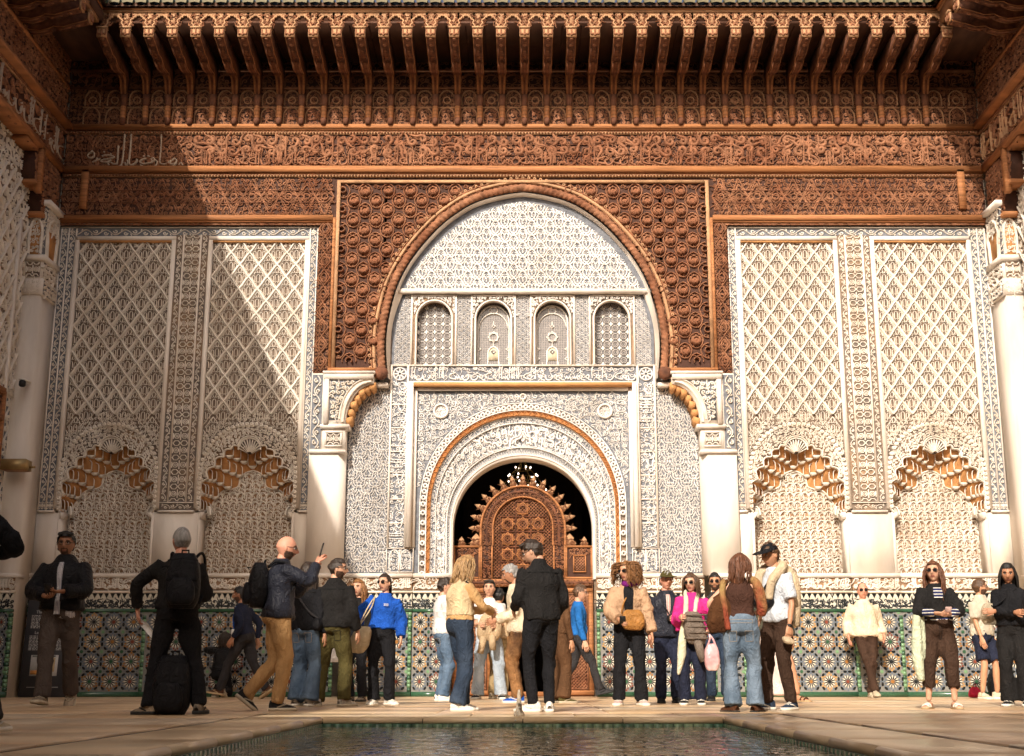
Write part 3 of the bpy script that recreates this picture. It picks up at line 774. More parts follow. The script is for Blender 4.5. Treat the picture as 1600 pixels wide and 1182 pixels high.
# alfiz frame
af=MB(); xo,xi=1.80,1.645; zt_o,zt_i=R_(598),R_(612)
for k,(o1,o2,w1) in enumerate(((0,.035,.10),(.036,.10,.16),(.101,.155,.06))):
    for s in (-1,1):
        u0,u1=sorted((s*(xo-o1),s*(xo-o2))); af.box(u0,u1,zs,zt_o-o1,-.02,w1,2)
    af.box(-(xo-o2)+.001,(xo-o2)-.001,zt_o-o2*.9,zt_o-o1*.9,-.02,w1+.001,3 if k==1 else 2)  # middle top bar in ochre: shaded underside put into its colour
rpart(af,'alfiz_frame')
# ---- door arch with nested bands
def AP(d,apex,base=905,sh=0): return arch_path(H_(d,850),R_(apex),R_(base),n=101,shoulder=sh)
p0,p1,p2,p3,p4,p5,p6=[AP(d,a) for d,a in ((162,631),(152,642),(145,651),(137,661),(120,699),(113,711),(110,716))]
sp=MB(); plate_over(sp,p0,R_(613),.0,4); plate(sp,-1.66,-H_(162,850),R_(905),R_(613),.0,4); plate(sp,H_(162,850),1.66,R_(905),R_(613),.0,4)
in0=inside_arch(p0*[1.02,1]+[0,.02])
sq=MB()
curls(sq,-1.63,1.63,R_(760),R_(616),.100,.0070,.018,seed=40,clip=lambda U,V_:~in0(U,V_)&(np.hypot(np.abs(U)-H_(128,643),V_-R_(643))>.13))
curls(sq,-1.63,1.63,R_(760),R_(616),.058,.0032,.009,seed=41,clip=lambda U,V_:~in0(U,V_)&(np.hypot(np.abs(U)-H_(128,643),V_-R_(643))>.13))
sp.addchunk(sq.chunk())
spd=rpart(sp,'carved_spandrel',kind='stuff')
for s in (-1,1):
    m=MB(); cx,cy=s*H_(128,643),R_(643)
    ribbon(m,arc(cx,cy,.105,0,360,21)[:-1],.02,-.01,.055,closed=True,mat=2)
    for a in range(14):
        q=a*2*pi/14; ribbon(m,np.array([(cx+.01*cos(q),cy+.01*sin(q)),(cx+.085*cos(q),cy+.085*sin(q))]),[.004,.014],-.004,.02+.006*(a%2),mat=0)
    rpart(m,'shell_roundel',spd)
da=MB()
def strip_curls(inner,outer,L,t,p,hw,w,seed,fn=None):
    m=MB()
    (fn or (lambda m: curls(m,.0,L,0,t,p,hw,w,seed=seed)))(m)
    V,F=m.chunk(); warp_band(da,(V*[1,1/t,1]+[0,0,min(w,0)],F),inner,outer,L)
L0=5.6
band_plate(da,p1,p0,.0,1)
for k in range(70):                                  # beaded scallop edge
    i=(k+.5)/70*100; j=int(i); q=(p0[j]+p1[j])/2+(p0[min(j+1,100)]-p0[j])*(i-j)
    ribbon(da,arc(q[0],q[1],.03,0,360,8)[:-1],.016,-.004,.05,closed=True)
ribbon(da,p1,.012,-.01,.06); ribbon(da,p0,.010,-.01,.04)
band_plate(da,p2,p1,.02,7,w_in=-.08)
strip_curls(p2,p1,L0,.075,.075,.012,.045,0,lambda m: zigzag(m,0,L0,0,.075,.085,.008,.05,mat=7))
band_plate(da,p3,p2,-.03,4); strip_curls(p3,p2,L0,.1,.05,.006,-.03,43,lambda m:curls(m,0,L0,0,.1,.05,.005,.018,seed=43))
ribbon(da,p3,.010,-.06,.0); ribbon(da,p2,.008,-.06,.012)
band_plate(da,p4,p3,-.055,4); 
strip_curls(p4,p3,L0,.28,.1,.014,-.055,44,lambda m:curls(m,0,L0,.03,.25,.105,.0130,.032,seed=44)); strip_curls(p4,p3,L0,.28,.1,.014,-.055,45,lambda m:curls(m,0,L0,.0,.28,.06,.005,.016,seed=45))
ribbon(da,p4,.012,-.06,-.01); ribbon(da,p4*[1.03,1]+[0,.02],.006,-.06,-.02)
band_plate(da,p5,p4,-.055,4); strip_curls(p5,p4,L0,.09,.045,.005,-.055,46,lambda m:zigzag(m,0,L0,0,.09,.05,.005,.018))
band_plate(da,p6,p5,-.03,2,w_in=-.40)
ribbon(da,p5,.010,-.06,-.012,mat=2)
# keystone trefoil
kz=R_(690)
for sc_,w_ in ((1.0,-.005),(.6,.008)):
    P=crom([(-.20*sc_,kz-.09*sc_),(-.17*sc_,kz+.04*sc_),(-.06*sc_,kz+.09*sc_),(0,kz+.20*sc_),(.06*sc_,kz+.09*sc_),(.17*sc_,kz+.04*sc_),(.20*sc_,kz-.09*sc_)],4)
    ribbon(da,P,.011,-.055,w_)
da_mats=SC+[mat('cedar_painted_ochre',(.46,.20,.07),.6,.3,10)]
rpart(da,'door_arch',kind='stuff',mats=da_mats)
m=MB(); ribbon(m,arc(0,R_(621),.045,0,360,9)[:-1],.014,-.01,.05,closed=True,mat=2); ribbon(m,np.array([(-.04,R_(634)),(0,R_(626)),(.04,R_(634))]),.014,-.01,.045,mat=2); rpart(m,'keystone_knot')
# ---------------------------------------------------------------- cedar zone: spandrels, friezes, mouldings
D_=lambda y: pz(y,YWD)
HD=lambda d,y: hx(d,y,YWD)
WD=[wood,wground,wbright,wpale,wletter,wred]
def wpart(mb,name,parent=fac,kind=None): return part(mb,name,WD,FD,parent,kind=kind)
rp=[(219,592),(222,544),(218,501),(203,445),(177,398),(137,352),(101,324),(69,308),(30,298),(0,294)]
rh=crom([(HD(d,y),D_(y)) for d,y in rp],6)
RP=np.concatenate([rh*[-1,1],rh[::-1][1:]]); RP=resample(RP,121)
zb=D_(586); ztop=D_(277)
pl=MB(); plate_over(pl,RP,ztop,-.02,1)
uo=RP[0,0]
plate(pl,-3.262,RP[:,0].min()+.005,zb,ztop,-.02,1); plate(pl,RP[:,0].max()-.005,3.262,zb,ztop,-.02,1)
sp_=wpart(pl,'cedar_spandrel')
# boards of the spandrel: fine horizontal joints
j=MB(); outR=inside_arch(RP*[1.012,1]+[0,.03])
def boss_mesh():
    mb=MB(); n=16; V=[]; 
    prof=[(.088,.0),(.084,.035),(.070,.062),(.048,.072),(.040,.060),(.022,.078),(.0,.086)]
    for r,w in prof:
        for k in range(n):
            a=2*pi*k/n; rr=r*(1+.15*cos(7*a+pi/2)*(r>.05)); 
            ww=w*.9*(1.0-.45*sin(a))*(1+.22*cos(7*a+pi/2)*(.03<r<.08)) if r>.03 else w*.85
            rr=rr*1.06
            V.append((rr*cos(a)*.98, rr*sin(a)*1.02, ww))
    mb.add(V,[(i*n+k,i*n+(k+1)%n,(i+1)*n+(k+1)%n,(i+1)*n+k) for i in range(len(prof)-1) for k in range(n)],0)
    return mb.mesh('boss',[wood],lambda V:np.c_[V[:,0],-V[:,2],V[:,1]])
BOSS=boss_mesh(); px,pyy=.361,.1655; nb=0
for r in range(17):
    zz=D_(299)-r*pyy
    if zz<D_(562): break
    for c_ in range(-9,10):
        x=(c_+(.5 if r%2 else 0))*px
        if abs(x)>2.88: continue
        if outR(np.array([abs(x)-.07]),np.array([zz-.06]))[0] or outR(np.array([x]),np.array([zz]))[0]: continue
        o=link('boss',BOSS,sp_,loc=(x+RNG.uniform(-.006,.006),YWD-YW+.018,zz+RNG.uniform(-.006,.006))); o.rotation_euler=(0,RNG.uniform(-.16,.16),0); q_=RNG.uniform(.90,1.04); o.scale=(q_,RNG.uniform(.75,1.05),q_); nb+=1
inner=lambda U,V_:(np.abs(U)<2.91)&(V_<D_(287))&(V_>D_(567))&~outR(U,V_)
for r in range(34):
    zz=D_(299)-r*pyy
    if zz<D_(575): break
    for c_ in range(-9,10):
        x=(c_+(.5 if r%2 else 0))*px
        for s in (-1,1):
            ribbon(j,crom([(x,zz+.13),(x+s*.06,zz+.10),(x+s*.11,zz+.02),(x+s*.075,zz-.085),(x,zz-.12)],3),.010,-.022,.012)
            ribbon(j,curl_pts(x+s*.155,zz+.075,.045,0,s,1.0,7),.007,-.022,.004)
            ribbon(j,np.array([(x+s*.10,zz-.06),(x+s*.17,zz-.085)]),.007,-.022,.006)
        ribbon(j,arc(x,zz+.01,.05,0,360,9)[:-1],.008,-.022,.05,closed=True)
j.clip(inner)
for k in range(14): 
    zz=D_(290)-k*.21
    for s in (-1,1):
        lim=max(0.0,float(np.interp(zz,RP[60:][::-1,1],RP[60:][::-1,0]))) if zz<RP[60,1] else 0
        if lim+.15<2.9: j.add([(s*(lim+.1),zz-.004,-.0185),(s*2.9,zz-.004,-.0185),(s*2.9,zz+.004,-.0185),(s*(lim+.1),zz+.004,-.0185)],np.array([(0,1,2,3)]),5)
wpart(j,'boss_tracery',sp_,'stuff')
# scalloped border next to the rope, and the rope moulding
e=MB(); ob=RP*[1.035,1]+[0,.10]
ob=RP+0; nrm=np.gradient(RP,axis=0); nrm/=np.linalg.norm(nrm,axis=1,keepdims=True); nrm=np.c_[-nrm[:,1],nrm[:,0]]
ribbon(e,RP+nrm*.11,.03,-.022,.03,mat=3); ribbon(e,RP+nrm*.155,.012,-.022,.015)
for k in range(96):
    q=resample(RP+nrm*.175,97)[k]; 
    ribbon(e,arc(q[0],q[1],.02,0,360,6)[:-1],.012,-.022,.02,closed=True,mat=3)
wpart(e,'arch_border',sp_,'stuff')
ro=MB(); NR=760; C=resample(RP,NR); T=np.gradient(C,axis=0); T/=np.linalg.norm(T,axis=1,keepdims=True); Nn=np.c_[-T[:,1],T[:,0]]
Ls=np.cumsum(np.r_[0,np.linalg.norm(np.diff(C,axis=0),axis=1)]); S=12
V=np.zeros((NR,S,3)); mid=Ls[-1]/2
for k in range(S):
    a=2*pi*k/S; ph=(np.abs(Ls-mid)/.082)*2*pi + 2.2*a
    r=.058*(1+.26*(np.abs(np.sin(ph/2))-.6))
    V[:,k,:2]=C+Nn*(r*cos(a))[:,None]; V[:,k,2]=.015+r*sin(a)
i=np.arange(NR-1)
F=np.concatenate([np.c_[i*S+k,i*S+(k+1)%S,(i+1)*S+(k+1)%S,(i+1)*S+k] for k in range(S)])
ro.add(V.reshape(-1,3),F,0)
wpart(ro,'rope_moulding',sp_)
# plaster reveal of the great arch
rv=MB(); inn=RP-nrm*.085; tyc=resample(TY,121)
V=np.concatenate([np.c_[inn,np.full(121,.02)],np.c_[inn-nrm*.02,np.full(121,-.12)],np.c_[tyc+nrm*.02,np.full(121,-.14)],np.c_[tyc+nrm*.0,np.full(121,-(YR-YWD)+.012)]]); i=np.arange(120)
rv.add(V,np.concatenate([np.c_[i+k*121,i+1+k*121,i+1+(k+1)*121,i+(k+1)*121] for k in range(3)]),2)
part(rv,'arch_reveal',ST,FD)
# frames of the cedar panel
fm=MB(); ui=2.925
for s in (-1,1):
    a,b=sorted((s*ui,s*(ui+.055))); fm.box(a,b,D_(576),D_(283),-.02,.035,3)
    a,b=sorted((s*(ui+.058),s*(ui+.10))); fm.box(a,b,D_(576),D_(342),-.02,.055,2)
    a,b=sorted((s*2.22,s*(ui+.10))); fm.box(a,b,D_(576)-.05,D_(576)-.0005,-.02,.056,2)
    # corner scroll
    m=MB(); lathe(m,[(0,-.02),(.10,-.02),(.115,.05),(.08,.10),(.03,.11),(0,.115)],10); V,F=m.chunk(); fm.addchunk((V+[s*2.20,D_(584),0],F),mat=5)
fm.box(-ui,ui,D_(287),D_(283),-.02,.036,3)
wpart(fm,'cedar_frame')
bd=MB()
for s in (-1,1):
    a,b=sorted((s*(ui+.11),s*3.255)); 
    n=9; zt0,zb0=D_(345),D_(578); p=(zt0-zb0)/n
    for k in range(n):
        cy=zb0+(k+.5)*p; cx=(a+b)/2
        ribbon(bd,np.array([(cx,cy+p*.5),(a+.01,cy),(cx,cy-p*.5),(b-.01,cy)]),.013,-.022,.02,closed=True)
        ribbon(bd,crom([(cx,cy+p*.28),(cx-.05,cy),(cx,cy-p*.28),(cx+.05,cy)],3,True),.010,-.022,.016,closed=True)
        curls(bd,a,b,cy-p*.5,cy+p*.5,.055,.006,.004,seed=k)
    a,b=sorted((s*2.25,s*3.255)); zigzag(bd,a,b,zb,D_(578),.11,.009,.014)
wpart(bd,'diamond_border',kind='stuff')
# horizontal friezes, both flanks
UL=7.41
def dent(mb,u0,u1,v0,v1,p=.05):
    mb.box(u0,u1,v0,v1,-.02,.02,3); n=int((u1-u0)/p)
    for k in range(n): mb.box(u0+(k+.2)*p,u0+(k+.75)*p,v0+.012,v1-.012,.015,.042,0)
for s in (-1,1):
    f=MB(); u0,u1=sorted((s*3.03,s*UL)); z0,z1=D_(337),D_(279)
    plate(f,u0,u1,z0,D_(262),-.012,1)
    n=int(round((u1-u0)/.30)); w_=(u1-u0)/n; H=z1-z0
    for k in range(n):
        cx=u0+(k+.5)*w_; cy=(z0+z1)/2
        for d in (.16,.32,.48):
            ribbon(f,crom([(cx-w_*.5,cy),(cx-w_*.2,cy+H*d*.6),(cx,cy+H*d),(cx+w_*.2,cy+H*d*.6),(cx+w_*.5,cy)],2),.009,-.014,.014)
            ribbon(f,crom([(cx-w_*.5,cy),(cx-w_*.2,cy-H*d*.6),(cx,cy-H*d),(cx+w_*.2,cy-H*d*.6),(cx+w_*.5,cy)],2),.009,-.014,.014)
        ribbon(f,arc(cx,cy,.05,0,360,9)[:-1],.012,-.014,.018,closed=True)
    curls(f,u0+.02,u1-.02,z0,z1,.075,.0085,.008,seed=70+s)
    for q in (.33,.66): f.box(u0,u1,z0+H*q-.004,z0+H*q+.004,-.013,.021,5)
    wpart(f,'geometric_frieze',kind='stuff')
    g=MB(); g.box(u0+.0,u1,D_(346),D_(338),-.02,.06,2); g.box(u0,u1,D_(348.5),D_(346.5),-.02,.035,2)
    wpart(g,'cedar_moulding')
    h=MB(); plate(h,u0-(.23 if s>0 else 0),u1+(.23 if s<0 else 0),ZT+.01,D_(349),-.012,1); zigzag(h,u0,u1,ZT+.012,D_(349),.15,.009,.012); wpart(h,'zigzag_border',kind='stuff')
    b=MB(); x=s*HD(684,300); b.box(x-.055,x+.055,D_(328),D_(268),-.01,.075,2); b.prism([(x-.055,D_(268)),(x+.055,D_(268)),(x+.02,D_(265)),(x-.02,D_(265))],-.01,.074,2); wpart(b,'cedar_post')
fr=MB(); z0,z1=D_(261),D_(212)
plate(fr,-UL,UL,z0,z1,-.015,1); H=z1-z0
lit0=-HD(520,240)
r=np.random.RandomState(12); x=-UL+.2
m=MB(); script(m,lit0+.05,UL-.1,z0,z0+H*.5,.016,.03,seed=77,dens=1.2); fr.addchunk(m.chunk(),mat=0)
curls(fr,lit0+.05,UL,z0+H*.36,z1-.01,.19,.030,.026,seed=50,n=14); curls(fr,lit0+.05,UL,z0,z1,.085,.009,.010,seed=51)
curls(fr,-UL,lit0+.05,z0,z1,.15,.015,.018,seed=52); curls(fr,-UL,lit0,z0,z1,.07,.007,.01,seed=53)
xx=lit0+.5
while xx<UL-.2:
    ribbon(fr,np.array([(xx,z0+H*.1),(xx+.01,z0+H*.6),(xx,z1-.02)]),[.014,.012,.018],-.01,.034,mat=0)
    if r.rand()<.5: ribbon(fr,np.array([(xx+.09,z0+H*.2),(xx+.09,z1-.02)]),[.014,.018],-.01,.034,mat=0)
    xx+=r.uniform(.55,1.1)
for q in (.36,.70): fr.box(-UL,UL,z0+H*q-.003,z0+H*q+.003,-.016,.012,5)
for k in range(9): fr.box(-6.6+k*1.62,-6.594+k*1.62,z0,z1,-.016,.012,5)
wpart(fr,'inscription_frieze',kind='stuff')
# whitened letters of the shaded end of the inscription
le=MB()
strokes=[([(830,165),(820,300),(808,400),(790,430),(735,440)],1.2),([(885,165),(875,300),(866,395),(880,420),(905,415),(925,395),(930,372)],1.2),([(777,262),(771,340),(768,400),(745,415),(715,400)],1.1),
 ([(1135,170),(1130,300),(1122,398),(1150,415),(1180,412)],.8),([(565,300),(530,330),(522,350),(548,362),(575,345),(570,315),(545,318)],1),([(600,362),(590,385),(560,398)],.9),([(628,365),(600,380),(585,392)],.9),
 ([(640,347),(690,338),(745,355),(690,372),(650,378),(630,392),(680,398),(720,378)],1),([(655,312),(668,318)],1.2),([(712,330),(722,336)],1.2),([(700,425),(690,405),(712,388)],1),([(735,440),(790,445),(840,440),(900,446),(940,440)],1),
 ([(832,400),(838,425),(855,405),(850,380)],1),([(1010,366),(970,380),(955,398),(985,410),(1040,405),(1075,385),(1070,362),(1050,372),(1062,395)],1),([(985,348),(1000,352)],1.2),([(1020,345),(1040,352)],1.2),
 ([(960,420),(1000,440),(1050,440),(1090,425),(1100,395),(1085,380)],1),([(1190,405),(1215,385),(1210,412),(1250,405),(1262,382),(1240,368),(1225,385)],1),([(1262,400),(1230,432),(1170,444),(1140,432)],1),([(1280,420),(1300,400),(1310,425)],.8)]
for pts,k in strokes:
    P=[(-HD(817-(40+a/5.333),180+b/5.333),D_(180+b/5.333)) for a,b in pts]
    ribbon(le,crom(P,4),.0125*k,.0,.038,mat=4)
wpart(le,'whitened_inscription',kind='stuff')
mo=MB(); mo.box(-UL,UL,D_(271),D_(262),-.02,.075,2); mo.box(-UL,UL,D_(272.5),D_(271)-.0005,-.02,.04,2)
mo.box(-UL,UL,D_(203.5),D_(197),-.02,.075,2); mo.box(-UL,UL,D_(205.5),D_(203.5)-.0005,-.02,.05,2)
dent(mo,-UL,UL,D_(211),D_(206)); dent(mo,-UL,UL,D_(277.5),D_(273.2))
wpart(mo,'cedar_moulding')
# frieze behind the corbels
up=MB(); z0,z1=D_(196),pz(60,YWD); plate(up,-UL,UL,z0,z1,-.03,1)
H1=D_(140)-z0
CP=.362; C0=-6.49
for k in range(-2,39):
    x=C0+(k+.5)*CP
    if abs(x)>7.3: continue
    P=np.concatenate([[(x-.13,z0+.02)],arc(x,z0+H1*.25,.13,180,0,9,ry=H1*.25),[(x+.13,z0+.02)]]); ribbon(up,P,.009,-.03,.0,mat=3)
    P=np.concatenate([[(x-.12,z0+H1*.55)],arc(x,z0+H1*.75,.12,180,0,9,ry=H1*.22),[(x+.12,z0+H1*.55)]]); ribbon(up,P,.009,-.03,.004,mat=3)
    ribbon(up,arc(x,z0+H1*.7,.06,0,360,9)[:-1],.009,-.03,.0,closed=True,mat=3); ribbon(up,arc(x,z0+H1*.25,.055,0,360,7)[:-1],.009,-.03,.0,closed=True)
    ribbon(up,np.array([(x-.15,z0+H1*.5),(x+.15,z0+H1*.5)]),.008,-.03,.002,mat=3)
    for q in (1.12,1.5): ribbon(up,np.concatenate([[(x-.13,z0+H1*q)],arc(x,z0+H1*(q+.18),.13,180,0,9,ry=H1*.12),[(x+.13,z0+H1*q)]]),.010,-.03,.0)
curls(up,-UL,UL,z0+.01,z0+H1,.07,.008,-.008,seed=61); curls(up,-UL,UL,z0+H1,z1-.4,.1,.01,-.008,seed=62)
up.box(-UL,UL,D_(138)-.012,D_(138)+.012,-.03,.02,0); up.box(-UL,UL,D_(112)-.02,D_(112)+.02,-.03,.05,0)
wpart(up,'corbel_frieze',kind='stuff')
# ================================================================ eaves with carved corbels
YT=18.1                                            # depth of the corbel tips
green_glaze=mat('green_glazed_tile',(.055,.085,.032),.45,.5,14,.3,40,tint=(.13,.12,.06),tscale=5,spec=.35)
EV=[wood,wground,wbright,wpale,wdark,wred]
zf0,zf1=pz(47,YT),pz(20,YT)
def corbel_meshes():
    ZW=lambda y:pz(y,19.40)
    pr=[(19.40,ZW(150)),(19.27,pz(147,19.27)),(19.20,pz(126,19.2)),(19.10,pz(117,19.1)),(18.98,pz(114,18.98)),(18.80,pz(108,18.8)),(18.66,pz(98,18.66)),(18.60,pz(92,18.6)),(18.45,pz(86,18.45)),(18.3,pz(74,18.3)),(YT+.02,pz(60,YT)),(YT,pz(58,YT)),(YT,zf0),(YT+.3,zf0+.02),(19.40,zf0+.02)]
    mb=MB(); P=[(19.40-y,z) for y,z in pr]           # (w outward, z)
    A=np.array([(w,z) for w,z in P]); n=len(A); hw=.062
    nose=np.array([.040,.040,.044,.054,hw,hw,hw,hw,hw,hw,hw,hw,hw,hw,hw*.9])
    V=np.concatenate([np.c_[-nose,-A[:,0],A[:,1]],np.c_[nose,-A[:,0],A[:,1]]])
    F=[tuple(range(n)),tuple(range(2*n-1,n-1,-1))]+[(i,i+n,(i+1)%n+n,(i+1)%n) for i in range(n)]
    mb.add(V,F,5)
    for a,b,mt in ((1,3,2),(4,6,0),(7,9,5)):        # carved ribs on the underside
        for s in (-.7,.7):
            pts=[(nose[k]*s,-A[k,0],A[k,1]-.004) for k in range(a,b+1)]
            tube(mb,pts,.012,4,mt)
    for k in range(5):
        t=k/4; y=-(A[6]*(1-t)+A[10]*t); z=(A[6]*(1-t)+A[10]*t)[1]
        lathe(mb,[(0,-.02),(.03,-.015),(.035,0),(.02,.01)],6,(0,y[0],z),0)
    # edge beads down the sides
    for s in (-1,1):
        tube(mb,[(s*(nose[k]+.002),-A[k,0],A[k,1]+.01) for k in range(1,12)],.008,4,2)
    body=mb.mesh('corbel',EV)
    c=MB(); zc0,zc1=ZW(193),ZW(156)
    H=zc1-zc0
    lathe(c,[(0,zc0-.06),(.040,zc0-.05),(.046,zc0),(.056,zc0+.02),(.044,zc0+.06)],10,(0,-.07,0),5); lathe(c,[(.044,zc0+.06),(.050,zc0+.10),(.050,zc0+H*.58),(.044,zc0+H*.62)],10,(0,-.07,0),2); lathe(c,[(.044,zc0+H*.62),(.058,zc0+H*.66),(.046,zc0+H*.72),(.062,zc0+H*.88),(.062,zc1+.05),(.04,zc1+.07)],10,(0,-.07,0),5)
    c.box(-.05,.05,-.10,.02,zc1+.06,ZW(148),5)
    col=c.mesh('turned_column',EV)
    l=MB(); zl0,zl1=pz(59,YT),pz(46,YT)
    l.box(-.078,.078,-(19.40-YT)-.03,-(19.40-YT)-.001,zl0,zl1,3)
    y=-(19.40-YT)-.03
    for s in (-1,1):
        P=crom([(0,zl0+.02),(s*.03,zl0+.05),(s*.06,zl0+.04),(s*.065,zl1-.02)],3); m=MB(); ribbon(m,P,.012,.0,.02); V,F=m.chunk(); l.addchunk((np.c_[V[:,0],y-V[:,2],V[:,1]],F),mat=0)
    m=MB(); ribbon(m,crom([(0,zl0+.02),(0,zl1-.02)],3),.014,.0,.022); V,F=m.chunk(); l.addchunk((np.c_[V[:,0],y-V[:,2],V[:,1]],F),mat=0)
    l.box(-.088,.088,y-.02,y+.03,zl1+.001,zl1+.03,3)
    return body,col,l.mesh('leaf_plate',EV)
CB=corbel_meshes()
def tile_mesh():
    mb=MB(); n=9; V=[]
    for yy,r,dz in ((-.02,.088,0),(.5,.082,.13),(1.0,.080,.27)):
        for a in np.linspace(-.15*pi,1.15*pi,n): V.append((r*cos(a),yy,dz+r*sin(a)))
    F=[(i*n+k,(i+1)*n+k,(i+1)*n+k+1,i*n+k+1) for i in range(2) for k in range(n-1)]
    mb.add(V,F,0); mb.add([v for v in V[:n]]+[(0,-.015,-.02)],[(k,k+1,n) for k in range(n-1)],1)
    return mb.mesh('roof_tile',[green_glaze,mat('tile_end_clay',(.12,.10,.05),.6,.4,20)],smooth=False)
TILE=tile_mesh()
def fascia(mb,u0,u1,pitch,c0,Y):
    """scalloped arches between corbel tips, in the plane of the tips"""
    k=0; zt=zf1
    xs=[c0+i*pitch for i in range(-2,42) if u0-.01<=c0+i*pitch<=u1+.01]
    for a,b in zip(xs[:-1],xs[1:]):
        m=(a+b)/2; r=(pitch-.155)/2; zs=pz(46,YT)+.01; ap=pz(25,YT)
        half=scallops([(r,zs),(r*.98,zs+.09),(r*.74,zs+.165),(r*.40,ap-.03),(0,ap)],.40,5)
        P=np.concatenate([half*[-1,1],half[::-1][1:]])+[m,0]
        n=len(P); full=np.concatenate([[(a,zs)],P,[(b,zs)]]); n+=2
        top=np.c_[full[:,0],np.full(n,zt)]; i=np.arange(n-1)
        V=np.concatenate([np.c_[full,np.full(n,0)],np.c_[top,np.full(n,0)],np.c_[full,np.full(n,-.07)]])
        mb.add(V,np.concatenate([np.c_[i,i+1,i+1+n,i+n],np.c_[i+1,i,i+2*n,i+1+2*n]]),3)
        ribbon(mb,P*[1,1],.014,-.002,.016,mat=3)
        curls(mb,a+.01,a+.12,zs+.03,zt-.03,.05,.006,.012,seed=k); curls(mb,b-.12,b-.01,zs+.03,zt-.03,.05,.006,.012,seed=k+1); k+=2
        ribbon(mb,arc(a+.0,zs+.05,.03,0,180,7),.012,-.002,.02)
def eave(label,length0,length1,corbel_pos,transform,fas=True,tiles=True):
    t=thing('cedar_eave',label,'eaves',(0,0,0))
    def put(o): o.matrix_basis=transform@o.matrix_basis; return o
    F0=MB()
    if fas: fascia(F0,length0,length1,CP,C0,YT)
    else: F0.box(length0,length1,zf0+.1,zf1,-.07,0,3)
    V=wallframe(YT)
    put(F0.build('scalloped_fascia',EV,t,V))
    b=MB(); 
    b.box(length0,length1,YT-.03,YT+.10,zf1+.001,zf1+.03,3); b.box(length0,length1,YT-.06,YT+.10,zf1+.031,zf1+.055,2); b.box(length0,length1,YT-.03,YT+.10,zf1+.056,zf1+.09,4)
    put(b.build('eave_moulding',EV,t))
    n=int((length1-length0)/.206)
    w=MB(); xs=np.linspace(length0,length1,n*6+1); yw=YT-.11
    P=np.c_[xs,zf1+.085+.028*np.cos((xs-length0)/.206*2*pi)]; m=len(P); i=np.arange(m-1)
    V=np.concatenate([np.c_[P[:,0],np.full(m,yw),P[:,1]],np.c_[P[:,0],np.full(m,yw),np.full(m,zf1+.05)],np.c_[P[:,0],np.full(m,yw+.9),P[:,1]+.2],])
    w.add(V,np.concatenate([np.c_[i,i+m,i+1+m,i+1],np.c_[i,i+1,i+1+2*m,i+2*m]]),4)
    put(w.build('tile_bed_board',EV,t))
    s=MB(); s.box(length0,length1,YT+.01,19.40,zf0+.115,zf0+.15,4)
    for k in range(int((length1-length0)/.3)): s.box(length0+k*.3,length0+k*.3+.02,YT+.08,19.40,zf0+.10,zf0+.114,1)
    s.box(length0,length1,YT+.02,20.6,zf0+.151,zf1+.13,4)
    put(s.build('soffit',EV,t))
    for x in corbel_pos:
        o=link('corbel',CB[0],t,loc=(x,19.40,0)); put(o)
        link('turned_column',CB[1],o); link('leaf_plate',CB[2],o)
    if tiles:
        for k in range(n):
            o=link('roof_tile',TILE,t,loc=(length0+(k+.5)*.206,YT-.15,zf1+.115)); o.rotation_euler=(0,0,0); put(o)
    return t
I4=Matrix.Identity(4)
eave('long cedar eave with carved corbels and green roof tiles above the facade',-6.60,6.66,[C0+k*CP for k in range(37)],I4)
def side_mat(sg):   # rotate the eave module about z so its tips face the courtyard middle
    a = pi/2 if sg<0 else -pi/2
    # module wall plane at y=19.40 -> x=-7.40 (left) / 7.40 (right)
    return Matrix.Translation((sg*7.74-(.10 if sg<0 else 0),0,0))@Matrix.Rotation(a,4,'Z')@Matrix.Translation((0,-19.40,0))
# left: local x -> world y ; tips at x = -7.74+1.3 = -6.44
eave('shaded cedar eave with corbels over the left side wall of the court',-6.2,18.06,[18.0-k*CP for k in range(1,13)],side_mat(-1),fas=False,tiles=True)
eave('cedar eave with corbels over the right side wall of the court',-18.06,6.2,[-18.0+k*CP for k in range(1,13)],side_mat(1),fas=False,tiles=True)
